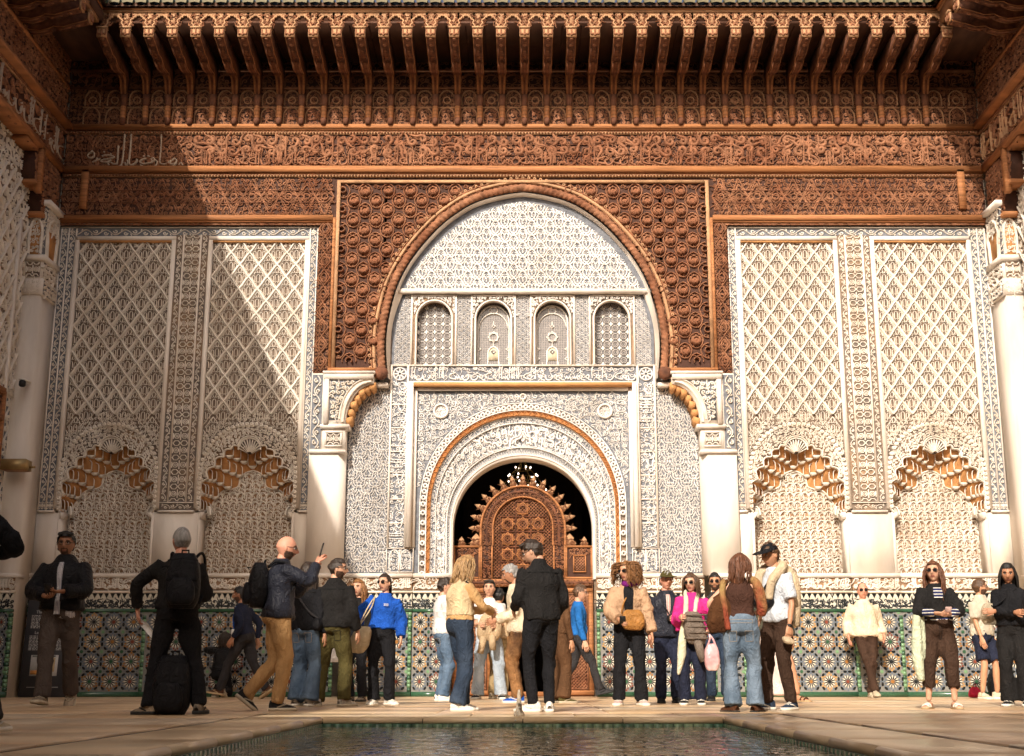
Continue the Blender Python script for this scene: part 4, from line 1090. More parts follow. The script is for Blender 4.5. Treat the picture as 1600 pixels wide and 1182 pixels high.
# ================================================================ zellige dado
zcols=[(.62,.57,.47),(.010,.015,.018),(.035,.100,.055),(.33,.15,.045),(.13,.16,.20),(.20,.055,.035),(.16,.30,.16),(.48,.27,.10)]
ZM=[mat('zellige_%s'%n,c,.22,.25,40,spec=.6) for n,c in zip(('ivory','black','green','amber','blue_grey','oxblood','light_green','honey'),zcols)]
ZM+=[mat('zellige_grout',(.20,.195,.18),.7,.15,20),mat('dado_plaster',(.74,.64,.52),.8,.1,8)]
def zcell(a,kind):
    """one rosette cell: star, petals, kites and the black ovals round it"""
    mb=MB(); N=12; c_in,c_out=kind; z0,z1=0,.004
    def poly(p,m,h=.0):
        p=np.asarray(p,float); V=np.c_[p,np.full(len(p),.004+h)]; 
        s=np.sum(p[:,0]*np.roll(p[:,1],-1)-np.roll(p[:,0],-1)*p[:,1])
        mb.add(V if s>0 else V[::-1],[tuple(range(len(p)))],m)
    def rot(p,t):
        p=np.asarray(p); return np.c_[p[:,0]*cos(t)-p[:,1]*sin(t),p[:,0]*sin(t)+p[:,1]*cos(t)]
    R=a*.47
    st=[]
    for k in range(2*N): r=R*(.26 if k%2==0 else .15); st.append((r*cos(pi*k/N),r*sin(pi*k/N)))
    poly(st,c_in)
    for k in range(N):
        t=2*pi*k/N; h=pi/N
        poly(rot([(.20*R,.0),(.40*R,.085*R),(.60*R,.0),(.40*R,-.085*R)],t+h),1)
        poly(rot([(.26*R,.0),(.50*R,.075*R),(.74*R,.0),(.50*R,-.075*R)],t),0,.001)
        poly(rot([(.60*R,.0),(.74*R,.105*R),(.90*R,.0),(.74*R,-.105*R)],t+h),c_out)
        poly(rot([(.77*R,.0),(.88*R,.12*R),(1.02*R,.09*R),(1.02*R,-.09*R),(.88*R,-.12*R)],t),c_out if k%2 else 4,.0005)
    def oval(x,y,t,l=.058,w=.034):
        q=[(l*a*cos(u)*1.0,w*a*sin(u)) for u in np.linspace(0,2*pi,9)[:-1]]; poly(rot(q,t)*1.85+[x,y],1,.0015)
    e=a*.5
    for s in (-1,1):
        oval(s*.13*a,e,0); oval(e,s*.13*a,pi/2)
    for sx in (-1,1):
        for sy in (-1,1):
            oval(sx*.335*a,sy*.335*a,atan2(-sx,sy))
    q=[]
    for k in range(16): r=a*(.105 if k%2==0 else .072); q.append((e+r*cos(k*pi/8),e+r*sin(k*pi/8)))
    poly(q,6 if c_in!=2 else 2,.002)
    for t in range(4): poly([(e+.17*a*cos(t*pi/2+.25),e+.17*a*sin(t*pi/2+.25)),(e+.24*a*cos(t*pi/2),e+.24*a*sin(t*pi/2)),(e+.17*a*cos(t*pi/2-.25),e+.17*a*sin(t*pi/2-.25))],4,.0012)
    return mb.chunk()
ZCELL=[zcell(1.0,k) for k in ((2,3),(5,4),(3,4),(2,5),(1,7),(5,3))]
dado_n=0
def dado(name,label,frame,u0,u1,seed,Y,parent=fac,off=OFF,ends=(True,True)):
    z=lambda y:pz(y,Y)
    d=MB(); r=random.Random(seed)
    zz0,zz1=z(1081),z(957); rows=4; a=(zz1-zz0)/rows
    plate(d,u0,u1,0,zz1+.1,-.002,8)
    b0=u0+(.06 if ends[0] else 0); b1=u1-(.06 if ends[1] else 0)
    cols=max(1,int(round((b1-b0)/a))); aw=(b1-b0)/cols
    for i in range(cols):
        for j in range(rows):
            ch=ZCELL[r.choice((0,1,1,2,3,4,5) if (i+j)%2 else (1,2,0,4))]
            d.addchunk((ch[0]*[aw,a,1]+[b0+(i+.5)*aw,zz0+(j+.5)*a,0],ch[1]))
    d.clip(lambda U,V_:(U>b0-.001)&(U<b1+.001)&(V_>-.01)&(V_<zz1+.2))
    d.box(u0,u1,0.0,zz0-.004,-.05,.012,2); d.box(u0,u1,zz1+.003,z(952),-.05,.010,2)
    for e,on in ((u0,ends[0]),(u1-.05,ends[1])):
        if on: 
            k=0; zz=zz0
            while zz<zz1-.05: d.box(e,e+.05,zz+.002,zz+.056,-.05,.009,6 if k%3 else 2); zz+=.058; k+=1
    # epigraphic band
    e0,e1=z(951),z(936.5); plate(d,u0,u1,e0,e1,.001,0)
    m=MB(); script(m,u0+.01,u1-.01,e0,e1,.012,.006,seed=seed+3,mat=1,dens=1.3); curls(m,u0,u1,e0,e1,.055,.010,.004,seed=seed+4,mat=1); d.addchunk(m.chunk())
    # stepped triangles
    t0,t1=z(935.5),z(927.5); plate(d,u0,u1,t0-.004,t1+.004,.002,0); n=max(1,int((u1-u0)/.085)); p=(u1-u0)/n
    for k in range(n):
        x=u0+(k+.5)*p; d.add([(x-.4*p,t1,.005),(x,t0,.005),(x+.4*p,t1,.005)],np.array([(0,1,2)]),1)
    d.box(u0,u1,t1+.005,z(923.5),-.05,.022,9)
    o=d.build(name,ZM,parent,frame,off,kind='stuff')
    c=MB(); c0,c1=z(922),z(903); plate(c,u0,u1,c0,c1,.0,5); script(c,u0+.02,u1-.02,c0,c1,.013,.026,seed=seed+5); curls(c,u0+.01,u1-.01,c0,c1,.085,.009,.018,seed=seed+6)
    c.box(u0,u1,c1+.001,z(896.5),-.35,.035,2)
    c.build('carved_dado_band',ST,parent,frame,off,kind='stuff')
    return o
YD=19.44; FDd=wallframe(YD)
for s in (-1,1):
    for k,(a,b,dy) in enumerate(((7.42,5.64,0),(5.64,4.92,-.05),(4.92,3.30,0))):
        u0,u1=sorted((s*a,s*b)); dado('zellige_dado','',wallframe(YD+dy),u0,u1,100+k+10*(s>0),YD+dy,ends=(k==1,k==1))
    u0,u1=sorted((s*3.30,s*2.80)); dado('zellige_dado','',wallframe(YP-.03),u0,u1,120+s,YP-.03)
    u0,u1=sorted((s*2.74,s*1.67)); dado('zellige_dado','',wallframe(YR-.05),u0,u1,130+s,YR-.05)
    u0,u1=sorted((s*1.66,s*1.11)); dado('zellige_dado','',wallframe(YR-.02),u0,u1,140+s,YR-.02,ends=(s>0,s<0))
cso=MB()
for s in (-1,1): a,b=sorted((s*8.4,s*6.5)); m=MB(); m.box(a,b,17.6,20.6,zf0+.16,zf0+.4,4); m.build('corner_soffit',EV,fac,None,OFF)
# backing masonry behind the facade
bw=MB(); 
for s in (-1,1): 
    a,b=sorted((s*7.8,s*1.08)); bw.box(a,b,20.06,20.3,0,10.6,2)
bw.box(-1.08,1.08,20.06,20.3,R_(700),10.6,2)
for s in (-1,1):
    a,b=sorted((s*8.2,s*7.38)); bw.box(a,b,19.52,20.04,0,10.6,2)
    a,b=sorted((s*7.9,s*7.46)); bw.box(a,b,19.40,19.60,7.2,10.3,1)
bw.build('masonry_core',ST,fac,None,OFF)
# ================================================================ hall behind the door, lit chandelier
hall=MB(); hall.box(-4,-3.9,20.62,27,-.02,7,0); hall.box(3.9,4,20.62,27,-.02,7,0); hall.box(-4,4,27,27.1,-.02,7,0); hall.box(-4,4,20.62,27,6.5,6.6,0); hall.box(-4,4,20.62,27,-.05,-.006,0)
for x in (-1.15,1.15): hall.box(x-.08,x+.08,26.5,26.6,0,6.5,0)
h=hall.build('prayer_hall_interior',[mat('dim_hall_plaster',(.11,.08,.06),.9,.3,3)]); tag(h,kind='structure')  # interior darkness put into the wall colour
ch=thing('chandelier','lit chandelier of small bulbs glimpsed above the wooden door screen','chandelier',(0,22.6,pz(745,22.6)))
bulb=mat('lit_bulb',(1,.95,.9),.4,0,emit=((1,.82,.72),5)); brass=mat('brass',(.45,.30,.10),.3,.2,10,metal=1)
m=MB(); r=random.Random(4); tube(m,[(0,0,.35),(0,0,.9)],.012,5,0)
bp=[]
for lv,(rad,dz,n) in enumerate(((.04,.26,2),(.14,.12,6),(.26,-.02,9),(.38,-.16,12),(.46,-.30,14))):
    P=[(rad*cos(a),rad*sin(a),dz) for a in np.linspace(0,2*pi,17)]; tube(m,P,.008,4,0)
    for k in range(n): a=2*pi*k/n+r.random(); bp.append((rad*cos(a),rad*sin(a)*.8,dz+.04))
for a in range(6): tube(m,[(0,0,.3)]+[(rad*cos(a),rad*sin(a),dz) for rad,dz in ((.14,.12),(.26,-.02),(.46,-.3))],.007,4,0)
m.build('chandelier_frame',[brass],ch)
bm_=MB(); lathe(bm_,[(0,-.018),(.012,-.008),(.013,.005),(.0,.022)],8); BU=bm_.mesh('bulb',[bulb])
for p in bp: link('bulb',BU,ch,loc=p)
# ================================================================ carved wooden door screen
ds=thing('door_screen','carved cedar lattice door screen with arched top inside the doorway','screen',(0,19.96,0))
YS=19.96; FS=wallframe(YS); S_=lambda y:pz(y,YS); HS=lambda d,y:hx(d,y,YS); OFS=(0,YS,0)
SM=[wood,wground,wbright,wpale,black,wred]
ww=1.075; zw0,zw1=S_(905),S_(853); hin=HS(47,850); hout=HS(66,850); ap_o=S_(760); ap_i=S_(777)
def AS(h,ap,base): return arch_path(h,ap,base,n=81,k=1.06)
o_,i_=AS(hout,ap_o,zw1),AS(hin,ap_i,zw0-.02)
sc1=MB(); band_plate(sc1,AS(hin,ap_i,zw1),o_,.0,1,w_in=-.05,w_out=-.05)
ribbon(sc1,o_,.022,-.02,.04,mat=2); ribbon(sc1,AS(hin,ap_i,zw1),.016,-.02,.035,mat=2); ribbon(sc1,AS((hin+hout)/2,(ap_o+ap_i)/2,zw1),.02,-.02,.02,mat=5)
m=MB(); curls(m,0,4.4,0,.18,.06,.008,.014,seed=3); warp_band(sc1,(m.chunk()[0]*[1,1/.18,1],m.chunk()[1]),AS(hin,ap_i,zw1),o_,4.4)
for s in (-1,1):
    a,b=sorted((s*hin,s*hout)); sc1.box(a,b,zw0,zw1,-.05,-.002,1); curls(sc1,a+.03,b-.02,zw0,zw1,.06,.008,.016,seed=5); sc1.box(a,a+.025,zw0,zw1,-.05,.03,2); sc1.box(b-.022,b,zw0,zw1,-.05,.036,2)
    a,b=sorted((s*hout,s*ww)); plate(sc1,a,b,zw0,zw1,.0,1); frame_rect(sc1,a+.03,b-.03,zw0+.03,zw1-.03,.03,-.03,.03,2); frame_rect(sc1,a+.14,b-.12,zw0+.12,zw1-.16,.02,-.01,.025,2)
    curls(sc1,a+.05,b-.03,zw1-.15,zw1-.04,.06,.008,.016,seed=6)
    for k in range(-9,10):
        x0=(a+b)/2+k*.045
        for f in (-1,1): ribbon(sc1,np.array([(x0-f*.4,(zw0+zw1)/2-.4),(x0,(zw0+zw1)/2),(x0+f*.4,(zw0+zw1)/2+.4)]),.008,.0,.012+.003*f,jit=0,mat=0) if False else None
    m=MB()
    for k in range(-30,30):
        for f in (-1,1): ribbon(m,np.linspace((a+k*.045-f*0.0,zw0),(a+k*.045+f*.5,zw0+.5),26),.008,.0,.014+.003*f,jit=0)
    m.clip(lambda U,V_:(U>a+.15)&(U<b-.13)&(V_>zw0+.13)&(V_<zw1-.17))
    if m.F: sc1.addchunk(m.chunk(),mat=0)
sc1.build('screen_frame',SM,ds,FS,OFS)
lt=MB(); inI=inside_arch(i_)
m=MB()
for k in range(-60,90):
    for f in (-1,1):
        x0=-1.2+k*.052
        ribbon(m,np.linspace((x0,zw0),(x0+f*1.6,zw0+1.6),60),.0066,-.03,-.012+.004*f,jit=0,bev=.7)
m.clip(lambda U,V_:inI(U,V_)&(V_>zw0+.02)); lt.addchunk(m.chunk(),mat=0)
st=.235
for r in range(8):
    for c_ in range(-2,3):
        cx,cy=c_*st,zw0+.14+r*.235
        if not inI(np.array([abs(cx)+.05]),np.array([cy+.1]))[0]: continue
        for a0 in (0,45): ribbon(lt,arc(cx,cy,.108,a0,a0+360,5)[:-1],.011,-.03,.016+.004*(a0>0),closed=True,mat=2)
        ribbon(lt,arc(cx,cy,.06,0,360,9)[:-1],.010,-.03,.008,closed=True,mat=0)
        ribbon(lt,np.array([(cx-.117,cy+.117),(cx+.117,cy+.117)]),.008,-.03,.010,mat=5); ribbon(lt,np.array([(cx-.117,cy-.117),(cx-.117,cy+.117)]),.008,-.03,.013,mat=5)
lt.clip(lambda U,V_:inI(U*1.0,V_)|(V_<zw0))
lt.build('lattice_panel',SM,ds,FS,OFS,kind='stuff')
mb=MB(); mb.prism([(-.055,0),(.055,0),(.07,.05),(.035,.11),(.045,.15),(0,.24),(-.045,.15),(-.035,.11),(-.07,.05)],-.03,.0,3)
curls(mb,-.05,.05,.01,.15,.05,.006,.012,seed=2,mat=0); TOOTH=mb.mesh('merlon_tooth',SM,lambda V:np.c_[V[:,0],-V[:,2],V[:,1]])
spr=ap_o-hout*1.06
for k in range(15):
    a=pi*(k+.5)/15*1.0; a=pi*(-.02+1.04*(k+.5)/15)
    x=(hout+.005)*cos(a); z=spr+(hout*1.06+.005)*sin(a)
    o=link('merlon_tooth',TOOTH,ds,loc=(x,0,z)); o.rotation_euler=(0,-(a-pi/2),0); o.scale=(.80,1,.78)
for s in (-1,1):
    o=link('merlon_tooth',TOOTH,ds,loc=(s*.95,0,zw1)); o.scale=(.9,1,.6)
    o=link('merlon_tooth',TOOTH,ds,loc=(s*(hout+.07),0,zw1)); o.scale=(1.5,1,.8)
lf=MB(); zt=S_(917); dl,dr=-.47,.45
lf.box(-ww,ww,-.06,0,0,0,5) if False else None
lf.box(-ww,ww,zt,zw0-.001,-.06,.03,2); ribbon(lf,np.array([(-ww,zt+.06),(ww,zt+.06)]),.02,.02,.05,mat=5); curls(lf,-ww,ww,zt+.01,zw0-.01,.05,.007,.045,seed=8)
for a,b in ((-ww,dl),(dr,ww)):
    lf.box(a,b,0.0,zt-.001,-.06,.0,5); frame_rect(lf,a+.07,b-.07,.09,zt-.09,.07,-.05,.025,2)
    for v0,v1 in ((.12,.62),(.70,.98),(1.04,zt-.12)):
        frame_rect(lf,a+.10,b-.10,v0,v1,.02,-.01,.018,0)
        m=MB()
        for k in range(-40,40):
            for f in (-1,1): ribbon(m,np.linspace((a+k*.05,v0),(a+k*.05+f*.8,v0+.8),30),.010,-.002,.012+.003*f,jit=0)
        m.clip(lambda U,V_:(U>a+.11)&(U<b-.11)&(V_>v0+.01)&(V_<v1-.01)); lf.addchunk(m.chunk(),mat=0)
        ribbon(lf,arc((a+b)/2,(v0+v1)/2,.10,0,360,9)[:-1],.014,-.01,.022,closed=True,mat=5)
lf.box(dl,dr,.0,.07,-.08,.03,2)
lf.build('screen_leaf',SM,ds,FS,OFS)
# ================================================================ side walls
def sidewall(sg):
    t=thing('court_side_wall',('shaded stucco and cedar side wall on the left of the court' if sg<0 else 'sunlit stucco and cedar side wall on the right of the court'),'side wall',(sg*7.65,12,0))
    off=(sg*7.65,12,0); fr=(leftframe(-7.65) if sg<0 else rightframe(7.65)); fw=(leftframe(-7.44) if sg<0 else rightframe(7.44)); fp=(leftframe(-7.39) if sg<0 else rightframe(7.39))
    U=lambda y:y if sg<0 else -y
    def bx(mb,y0,y1,z0,z1,w0,w1,m): a,b=sorted((U(y0),U(y1))); mb.box(a,b,z0,z1,w0,w1,m)
    w=MB(); a,b=sorted((U(-6.6),U(18.8))); w.box(a,b,-.02,10.4,-.3,-.01,2); w.build('plaster_wall',ST,t,fr,off)
    # corner pilaster with capital
    p=MB(); bx(p,18.86,19.47,.0,pz(465,19),-.30,0,2); p.build('corner_pilaster',ST,t,fp,off)
    c=MB(); z0,z1,z2,z3=pz(465,19),pz(440,19),pz(412,19),pz(328,19)
    bx(c,18.84,19.44,z0,z1,-.30,.03,2); bx(c,18.86,19.44,z1,z2,-.30,.01,0); bx(c,18.80,19.44,z2,z2+.08,-.30,.05,2)
    bx(c,18.86,19.44,z2+.08,z3,-.30,-.02,2); bx(c,18.78,19.44,z3,z3+.08,-.30,.07,2)
    # front face carving (faces the camera)
    ff=lambda V:np.c_[V[:,0],18.86-V[:,2],V[:,1]]
    m=MB(); x0,x1=sorted((sg*7.66,sg*7.40))
    plate(m,x0,x1,z0+.02,z1-.02,.004,4); curls(m,x0,x1,z0+.02,z1-.02,.07,.008,.02,seed=3); plate(m,x0+.02,x1-.02,z1+.03,z2-.02,.004,1); girih_v(m,x0+.03,x1-.03,z1+.03,z2-.03,.009,.03)
    cx=(x0+x1)/2; plate(m,x0,x1,z2+.10,z3,.003,4); 
    A=np.concatenate([[(cx-.09,z2+.10)],arc(cx,z2+.42,.10,180,0,11,ry=.25),[(cx+.09,z2+.10)]]); m.prism(A,.002,.010,3); ribbon(m,A,.02,.0,.05); curls(m,x0,x1,z2+.12,z3-.02,.07,.008,.02,seed=8)
    m.build('pilaster_carving',ST,t,ff,off,kind='stuff')
    m=MB(); a,b=sorted((U(18.88),U(19.42))); plate(m,a,b,z0+.02,z1-.02,.034,4); curls(m,a,b,z0+.02,z1-.02,.07,.008,.05,seed=4); plate(m,a,b,z1+.03,z2-.02,.014,1); curls(m,a,b,z1+.03,z2-.02,.07,.009,.03,seed=5)
    cc=(a+b)/2; A=np.concatenate([[(cc-.17,z2+.10)],scallops([(q[0],q[1]) for q in arc(cc,z2+.42,.2,180,0,7,ry=.3)],-.3,4),[(cc+.17,z2+.10)]]); plate(m,a,b,z2+.1,z3,-.016,4); m.prism(A,-.016,-.008,3); ribbon(m,A,.022,-.02,.03); curls(m,a,b,z2+.5,z3-.02,.08,.009,.01,seed=6)
    m.build('pilaster_side_carving',ST,t,fp,off,kind='stuff'); c.build('pilaster_capital',ST,t,fp,off)
    # cedar zone
    zz=lambda y:pz(y,YWD)
    k=MB(); U0,U1=sorted((U(15.4),U(19.43)))
    plate(k,U0,U1,zz(262),zz(60),-.015,1)
    H=zz(212)-zz(261); v0=zz(261)
    m=MB(); script(m,U0,U1,v0,v0+H,.010,.034,seed=200+sg,extra=False,dens=.6); k.addchunk(m.chunk(),mat=(4 if sg<0 else 3)); curls(k,U0,U1,v0,v0+H,.16,.016,.018,seed=201)
    curls(k,U0,U1,zz(195),zz(70),.09,.010,.012,seed=202)
    k.build('inscription_frieze',WD,t,fw,off,kind='stuff')
    k=MB(); k.box(U0,U1,zz(271),zz(262),-.3,.07,2); k.box(U0,U1,zz(204),zz(197),-.3,.14,2); k.box(U0,U1,zz(140),zz(136),-.3,.03,2); dent(k,U0,U1,zz(211),zz(206))
    pa,pb=sorted((U(18.42),U(18.53))); k.box(pa,pb,zz(335),zz(268),-.02,.07,2)
    k.build('cedar_moulding',WD,t,fw,off)
    # stepped bracket bottom
    k=MB()
    for y0,y1,zb in ((18.70,19.38,zz(355)),(18.35,18.70,zz(330)+.12),(17.9,18.35,zz(290)+.2),(12,17.9,zz(262)-.02)):
        a,b=sorted((U(y0),U(y1))); k.box(a+.0005,b-.0005,zb,zz(262)-.03 if zb<zz(263) else zz(262)-.005,-.35,.0,1)
        if zb<zz(263): curls(k,a,b,zb,zz(272),.085,.010,.016,seed=int(y0*10)); k.box(a,b,zb-.06,zb-.0005,-.35,.03,2)
    k.build('stepped_bracket',WD,t,fw,off)
    # stucco field with lattice, frames
    s=MB(); a,b=sorted((U(16.0),U(18.78))); plate(s,a,b,pz(600,18.3),zz(262)-.05,.0,1)
    for fam in (1,-1):
        for q in range(-4,24):
            tt=np.linspace(0,16,97); ribbon(s,np.c_[a+(q*LW if fam>0 else (b-a)-q*LW)+fam*.5*LW*(tt+.1/pi*np.sin(2*pi*tt)),pz(600,18.3)+.5*LH*tt],.016,-.004,.04+.004*fam,jit=0)
    curls(s,a,b,pz(600,18.3),zz(262)-.05,.12,.007,.02,seed=210)
    s.clip(lambda U_,V_:(U_>a)&(U_<b)&(V_<zz(262)-.05))
    s.build('stucco_lattice',ST,t,fr,off,kind='stuff')
    s=MB(); zc=pz(600,18.3)
    s.box(a,b,zc-.12,zc,-.02,.03,0); vine_h(s,a,b,zc-.11,zc-.01,.008,.045); bx(s,18.42,18.50,zc-2.6,zc+2.6,-.02,.05,2)
    vs=U(18.66); vine_v(s,vs-.08,vs+.08,pz(800,18.6),pz(450,18.6),.009,.03); plate(s,vs-.10,vs+.10,pz(800,18.6),pz(450,18.6),.004,4)
    s.build('carved_strip',ST,t,fr,off,kind='stuff')
    # cedar lattice window
    k=MB(); a,b=sorted((U(16.2),U(18.40))); z0,z1=pz(735,18.2),pz(607,18.2); k.box(a,b,z0,z1,-.05,.03,1)
    n=6; p=(b-a)/n
    for q in range(n+1): k.box(a+q*p-.035,a+q*p+.035,z0,z1,.0,.07,2)
    for q in range(4): k.box(a,b,z0+q*(z1-z0)/3-.04,z0+q*(z1-z0)/3+.04,.0,.075,2)
    curls(k,a,b,z0,z1,.09,.011,.045,seed=9)
    k.build('cedar_window',WD,t,fr,off)
    d0=sorted((U(14.0),U(18.86)))
    dado('zellige_dado','',fr,d0[0],d0[1],300+sg,18.4,parent=t,off=off)
    ff2=lambda V:np.c_[V[:,0],18.84-V[:,2],V[:,1]]
    x0,x1=sorted((sg*7.66,sg*7.37)); dado('zellige_dado','',ff2,x0,x1,310+sg,18.84,parent=t,off=off)
    x=MB()
    x.box(*d0,pz(895,18.4)-.02,pz(895,18.4)+.03,-.02,.06,2); x.build('dado_ledge',ST,t,fr,off)
    return t
sidewall(-1); sidewall(1)
# wing behind the camera: its roof edge throws the shade over the near floor
rw=thing('rear_wing','plain plastered rear wing of the court behind the photographer','wing',(0,-6.8,0))
m=MB(); ZR=10.3; YRr=-5.35
m.box(-9,9,-7.2,-6.7,-.02,ZR,2); m.build('plaster_wall',ST,rw,None,(0,-6.8,0))
m=MB(); m.box(-9,-3.45,-6.9,YRr-1.0,ZR-.3,ZR,4); m.box(-3.449,9,-6.9,YRr,ZR-.3,ZR,4); m.build('cedar_eave',EV,rw,None,(0,-6.8,0))  # unseen eave; its step is made up to shift the floor shadow edge
# ================================================================ floor, channels, pool
marble=mat('worn_marble_paving',(.70,.52,.335),.32,.22,2.2,.12,30,tint=(.55,.36,.20),tscale=1.1,spec=.5,stretch=(.6,2.2,1))
marble2=mat('skylit_marble_coping',(.76,.58,.37),.28,.2,3,.1,30,tint=(.46,.31,.17),tscale=1.5,spec=.5)  # marble lightened: the coping's catch of sky light is in its colour
MARB=[marble,mat('worn_marble_tan',(.66,.47,.29),.34,.25,2.6,.12,30,tint=(.50,.32,.17),tscale=1.4,spec=.5,stretch=(.6,2.2,1)),mat('worn_marble_grey',(.64,.51,.36),.36,.25,3,.12,30,tint=(.48,.35,.23),tscale=1.2,spec=.5,stretch=(2,.7,1)),mat('worn_marble_rose',(.70,.50,.34),.30,.25,2,.12,30,tint=(.56,.37,.22),tscale=1.0,spec=.5,stretch=(.5,2.5,1))]
joint=mat('paving_joint',(.10,.07,.05),.9,.3,8)
fl=MB()
for x0,x1,y0,y1 in ((-7.66,-1.44,-6.7,20.3),(1.44,7.66,-6.7,20.3),(-1.44,1.44,9.44,20.3),(-1.44,1.44,-6.7,2.2)): fl.box(x0,x1,y0,y1,-.6,-.014,0)
flo=fl.build('court_floor',[joint]); tag(flo,kind='structure')
def slab(x0,x1,y0,y1,m=0,top=0.0,nm='paving_slab'):
    b=MB(); e=.006; dz=RNG.uniform(-.0012,.0012)
    V=[(x0,y0,-.0135),(x1,y0,-.0135),(x1,y1,-.0135),(x0,y1,-.0135),(x0,y0,top-.004),(x1,y0,top-.004),(x1,y1,top-.004),(x0,y1,top-.004),(x0+e,y0+e,top+dz),(x1-e,y0+e,top+dz),(x1-e,y1-e,top+dz),(x0+e,y1-e,top+dz)]
    b.add(V,np.array([(0,1,5,4),(1,2,6,5),(2,3,7,6),(3,0,4,7),(4,5,9,8),(5,6,10,9),(6,7,11,10),(7,4,8,11),(8,9,10,11)]),0)
    return b.build(nm,[MARB[RNG.randint(4)] if m==0 else marble2],flo)
g=.011
def grid(x0,x1,y0,y1,nx,ny,m=0,stag=True):
    for j in range(ny):
        ya,yb=y0+(y1-y0)*j/ny,y0+(y1-y0)*(j+1)/ny
        for i in range(nx): slab(x0+(x1-x0)*i/nx+g/2,x0+(x1-x0)*(i+1)/nx-g/2,ya+g/2,yb-g/2,m)
grid(-7.6,-2.03,2.0,10.40,4,7); grid(2.03,7.6,2.0,10.40,4,7)
grid(-7.6,7.6,10.50,20.3,11,8)
grid(-1.95,1.95,9.50,10.40,5,1,1)
for s in (-1,1):
    a,b=sorted((s*1.95,s*1.46))
    grid(a,b,2.6,9.50,1,6,1)
ch_=MB()
chm=mat('drain_channel',(.07,.05,.035),.6,.4,10)
for s in (-1,1): a,b=sorted((s*1.955,s*2.025)); ch_.box(a,b,2,10.4,-.0135,-.010,0)
ch_.box(-7.6,7.6,10.405,10.455,-.0135,-.008,0)
o=ch_.build('drain_channel',[chm]); tag(o,kind='structure')
# coping roll round the pool
def coping(a,b,n,axis):
    for k in range(n):
        t0,t1=a+(b-a)*k/n+.004,a+(b-a)*(k+1)/n-.004
        yield t0,t1
def roll(pts,name='coping_stone'):
    m=MB(); tube(m,pts,.026,10,0); return m.build(name,[marble2],flo,smooth=True)
for s in (-1,1):
    for t0,t1 in coping(2.2,9.42,9,1): roll([(s*1.445,t,-.024) for t in np.linspace(t0,t1,3)])
for t0,t1 in coping(-1.42,1.42,4,0): roll([(t,9.44,-.024) for t in np.linspace(t0,t1,3)])
pt=mat('pool_green_tile',(.05,.13,.075),.25,.5,12,.2,40,tint=(.16,.22,.12),tscale=6,spec=.6)
pb=MB(); pb.box(-1.5,1.5,9.425,9.6,-.7,-.04,0); pb.box(-1.7,-1.425,2.2,9.5,-.7,-.04,0); pb.box(1.425,1.7,2.2,9.5,-.7,-.04,0); pb.box(-1.5,1.5,2.0,2.2,-.7,-.014,0); pb.box(-1.5,1.5,2,9.6,-.75,-.70,0)
n=40
for k in range(n): pb.box(-1.42+k*2.84/n+.004,-1.42+(k+1)*2.84/n-.004,9.419,9.426,-.12,-.045,1)
for s in (-1,1):
    for k in range(90):
        a,b=sorted((s*1.419,s*1.426)); pb.box(a,b,2.25+k*.08+.004,2.25+k*.08+.076,-.12,-.045,1)
o=pb.build('pool_basin',[mat('pool_lining',(.06,.09,.07),.5,.3,6),pt]); tag(o,kind='structure')
wm=bpy.data.materials.new('pool_water'); wm.use_nodes=True; nt=wm.node_tree; b=nt.nodes['Principled BSDF']
b.inputs['Base Color'].default_value=(.028,.055,.040,1); b.inputs['Roughness'].default_value=.03; b.inputs['IOR'].default_value=1.33; b.inputs['Specular IOR Level'].default_value=.5
tc=nt.nodes.new('ShaderNodeTexCoord'); mp=nt.nodes.new('ShaderNodeMapping'); mp.inputs['Scale'].default_value=(5.5,2.6,1)
nz=nt.nodes.new('ShaderNodeTexNoise'); nz.inputs['Scale'].default_value=2.2; nz.inputs['Detail'].default_value=3; nz.inputs['Distortion'].default_value=.8
bp_=nt.nodes.new('ShaderNodeBump'); bp_.inputs['Strength'].default_value=.8; bp_.inputs['Distance'].default_value=.02
nt.links.new(tc.outputs['Object'],mp.inputs[0]); nt.links.new(mp.outputs[0],nz.inputs['Vector']); nt.links.new(nz.outputs[0],bp_.inputs['Height']); nt.links.new(bp_.outputs[0],b.inputs['Normal'])
w=MB(); w.add([(-1.425,2.2,-.062),(1.425,2.2,-.062),(1.425,9.425,-.062),(-1.425,9.425,-.062)],np.array([(0,1,2,3)])); o=w.build('pool_water',[wm]); tag(o,kind='structure')
# fountain spout on the far coping
sx,sy=hx(811-CX,1113,9.6),9.62
fs=thing('fountain_spout','small weathered stone water spout on the far pool coping','fountain',(sx,sy,0))
stn=mat('weathered_stone',(.40,.33,.25),.8,.4,25,.6,50)
m=MB(); lathe(m,[(0,0),(.038,0),(.040,.015),(.024,.045),(.018,.10),(.013,.16),(.008,.185),(0,.19)],8); m.box(-.012,.012,-.12,0,.085,.11,0); m.build('spout_body',[stn],fs)
wd=mat('water_drop',(.75,.72,.66),.1,.1,10,spec=.8)
m=MB(); r=random.Random(3)
for k in range(26):
    t=r.random(); x=r.gauss(0,.012); y=-.12-.12*t+r.gauss(0,.01); z=.09-.15*t*t+r.gauss(0,.008); rr=r.uniform(.003,.006)
    lathe(m,[(0,-rr),(rr,0),(0,rr)],5,(x-.02*t,y,max(z,-.055)))
m.build('water_drops',[wd],fs,kind='stuff')
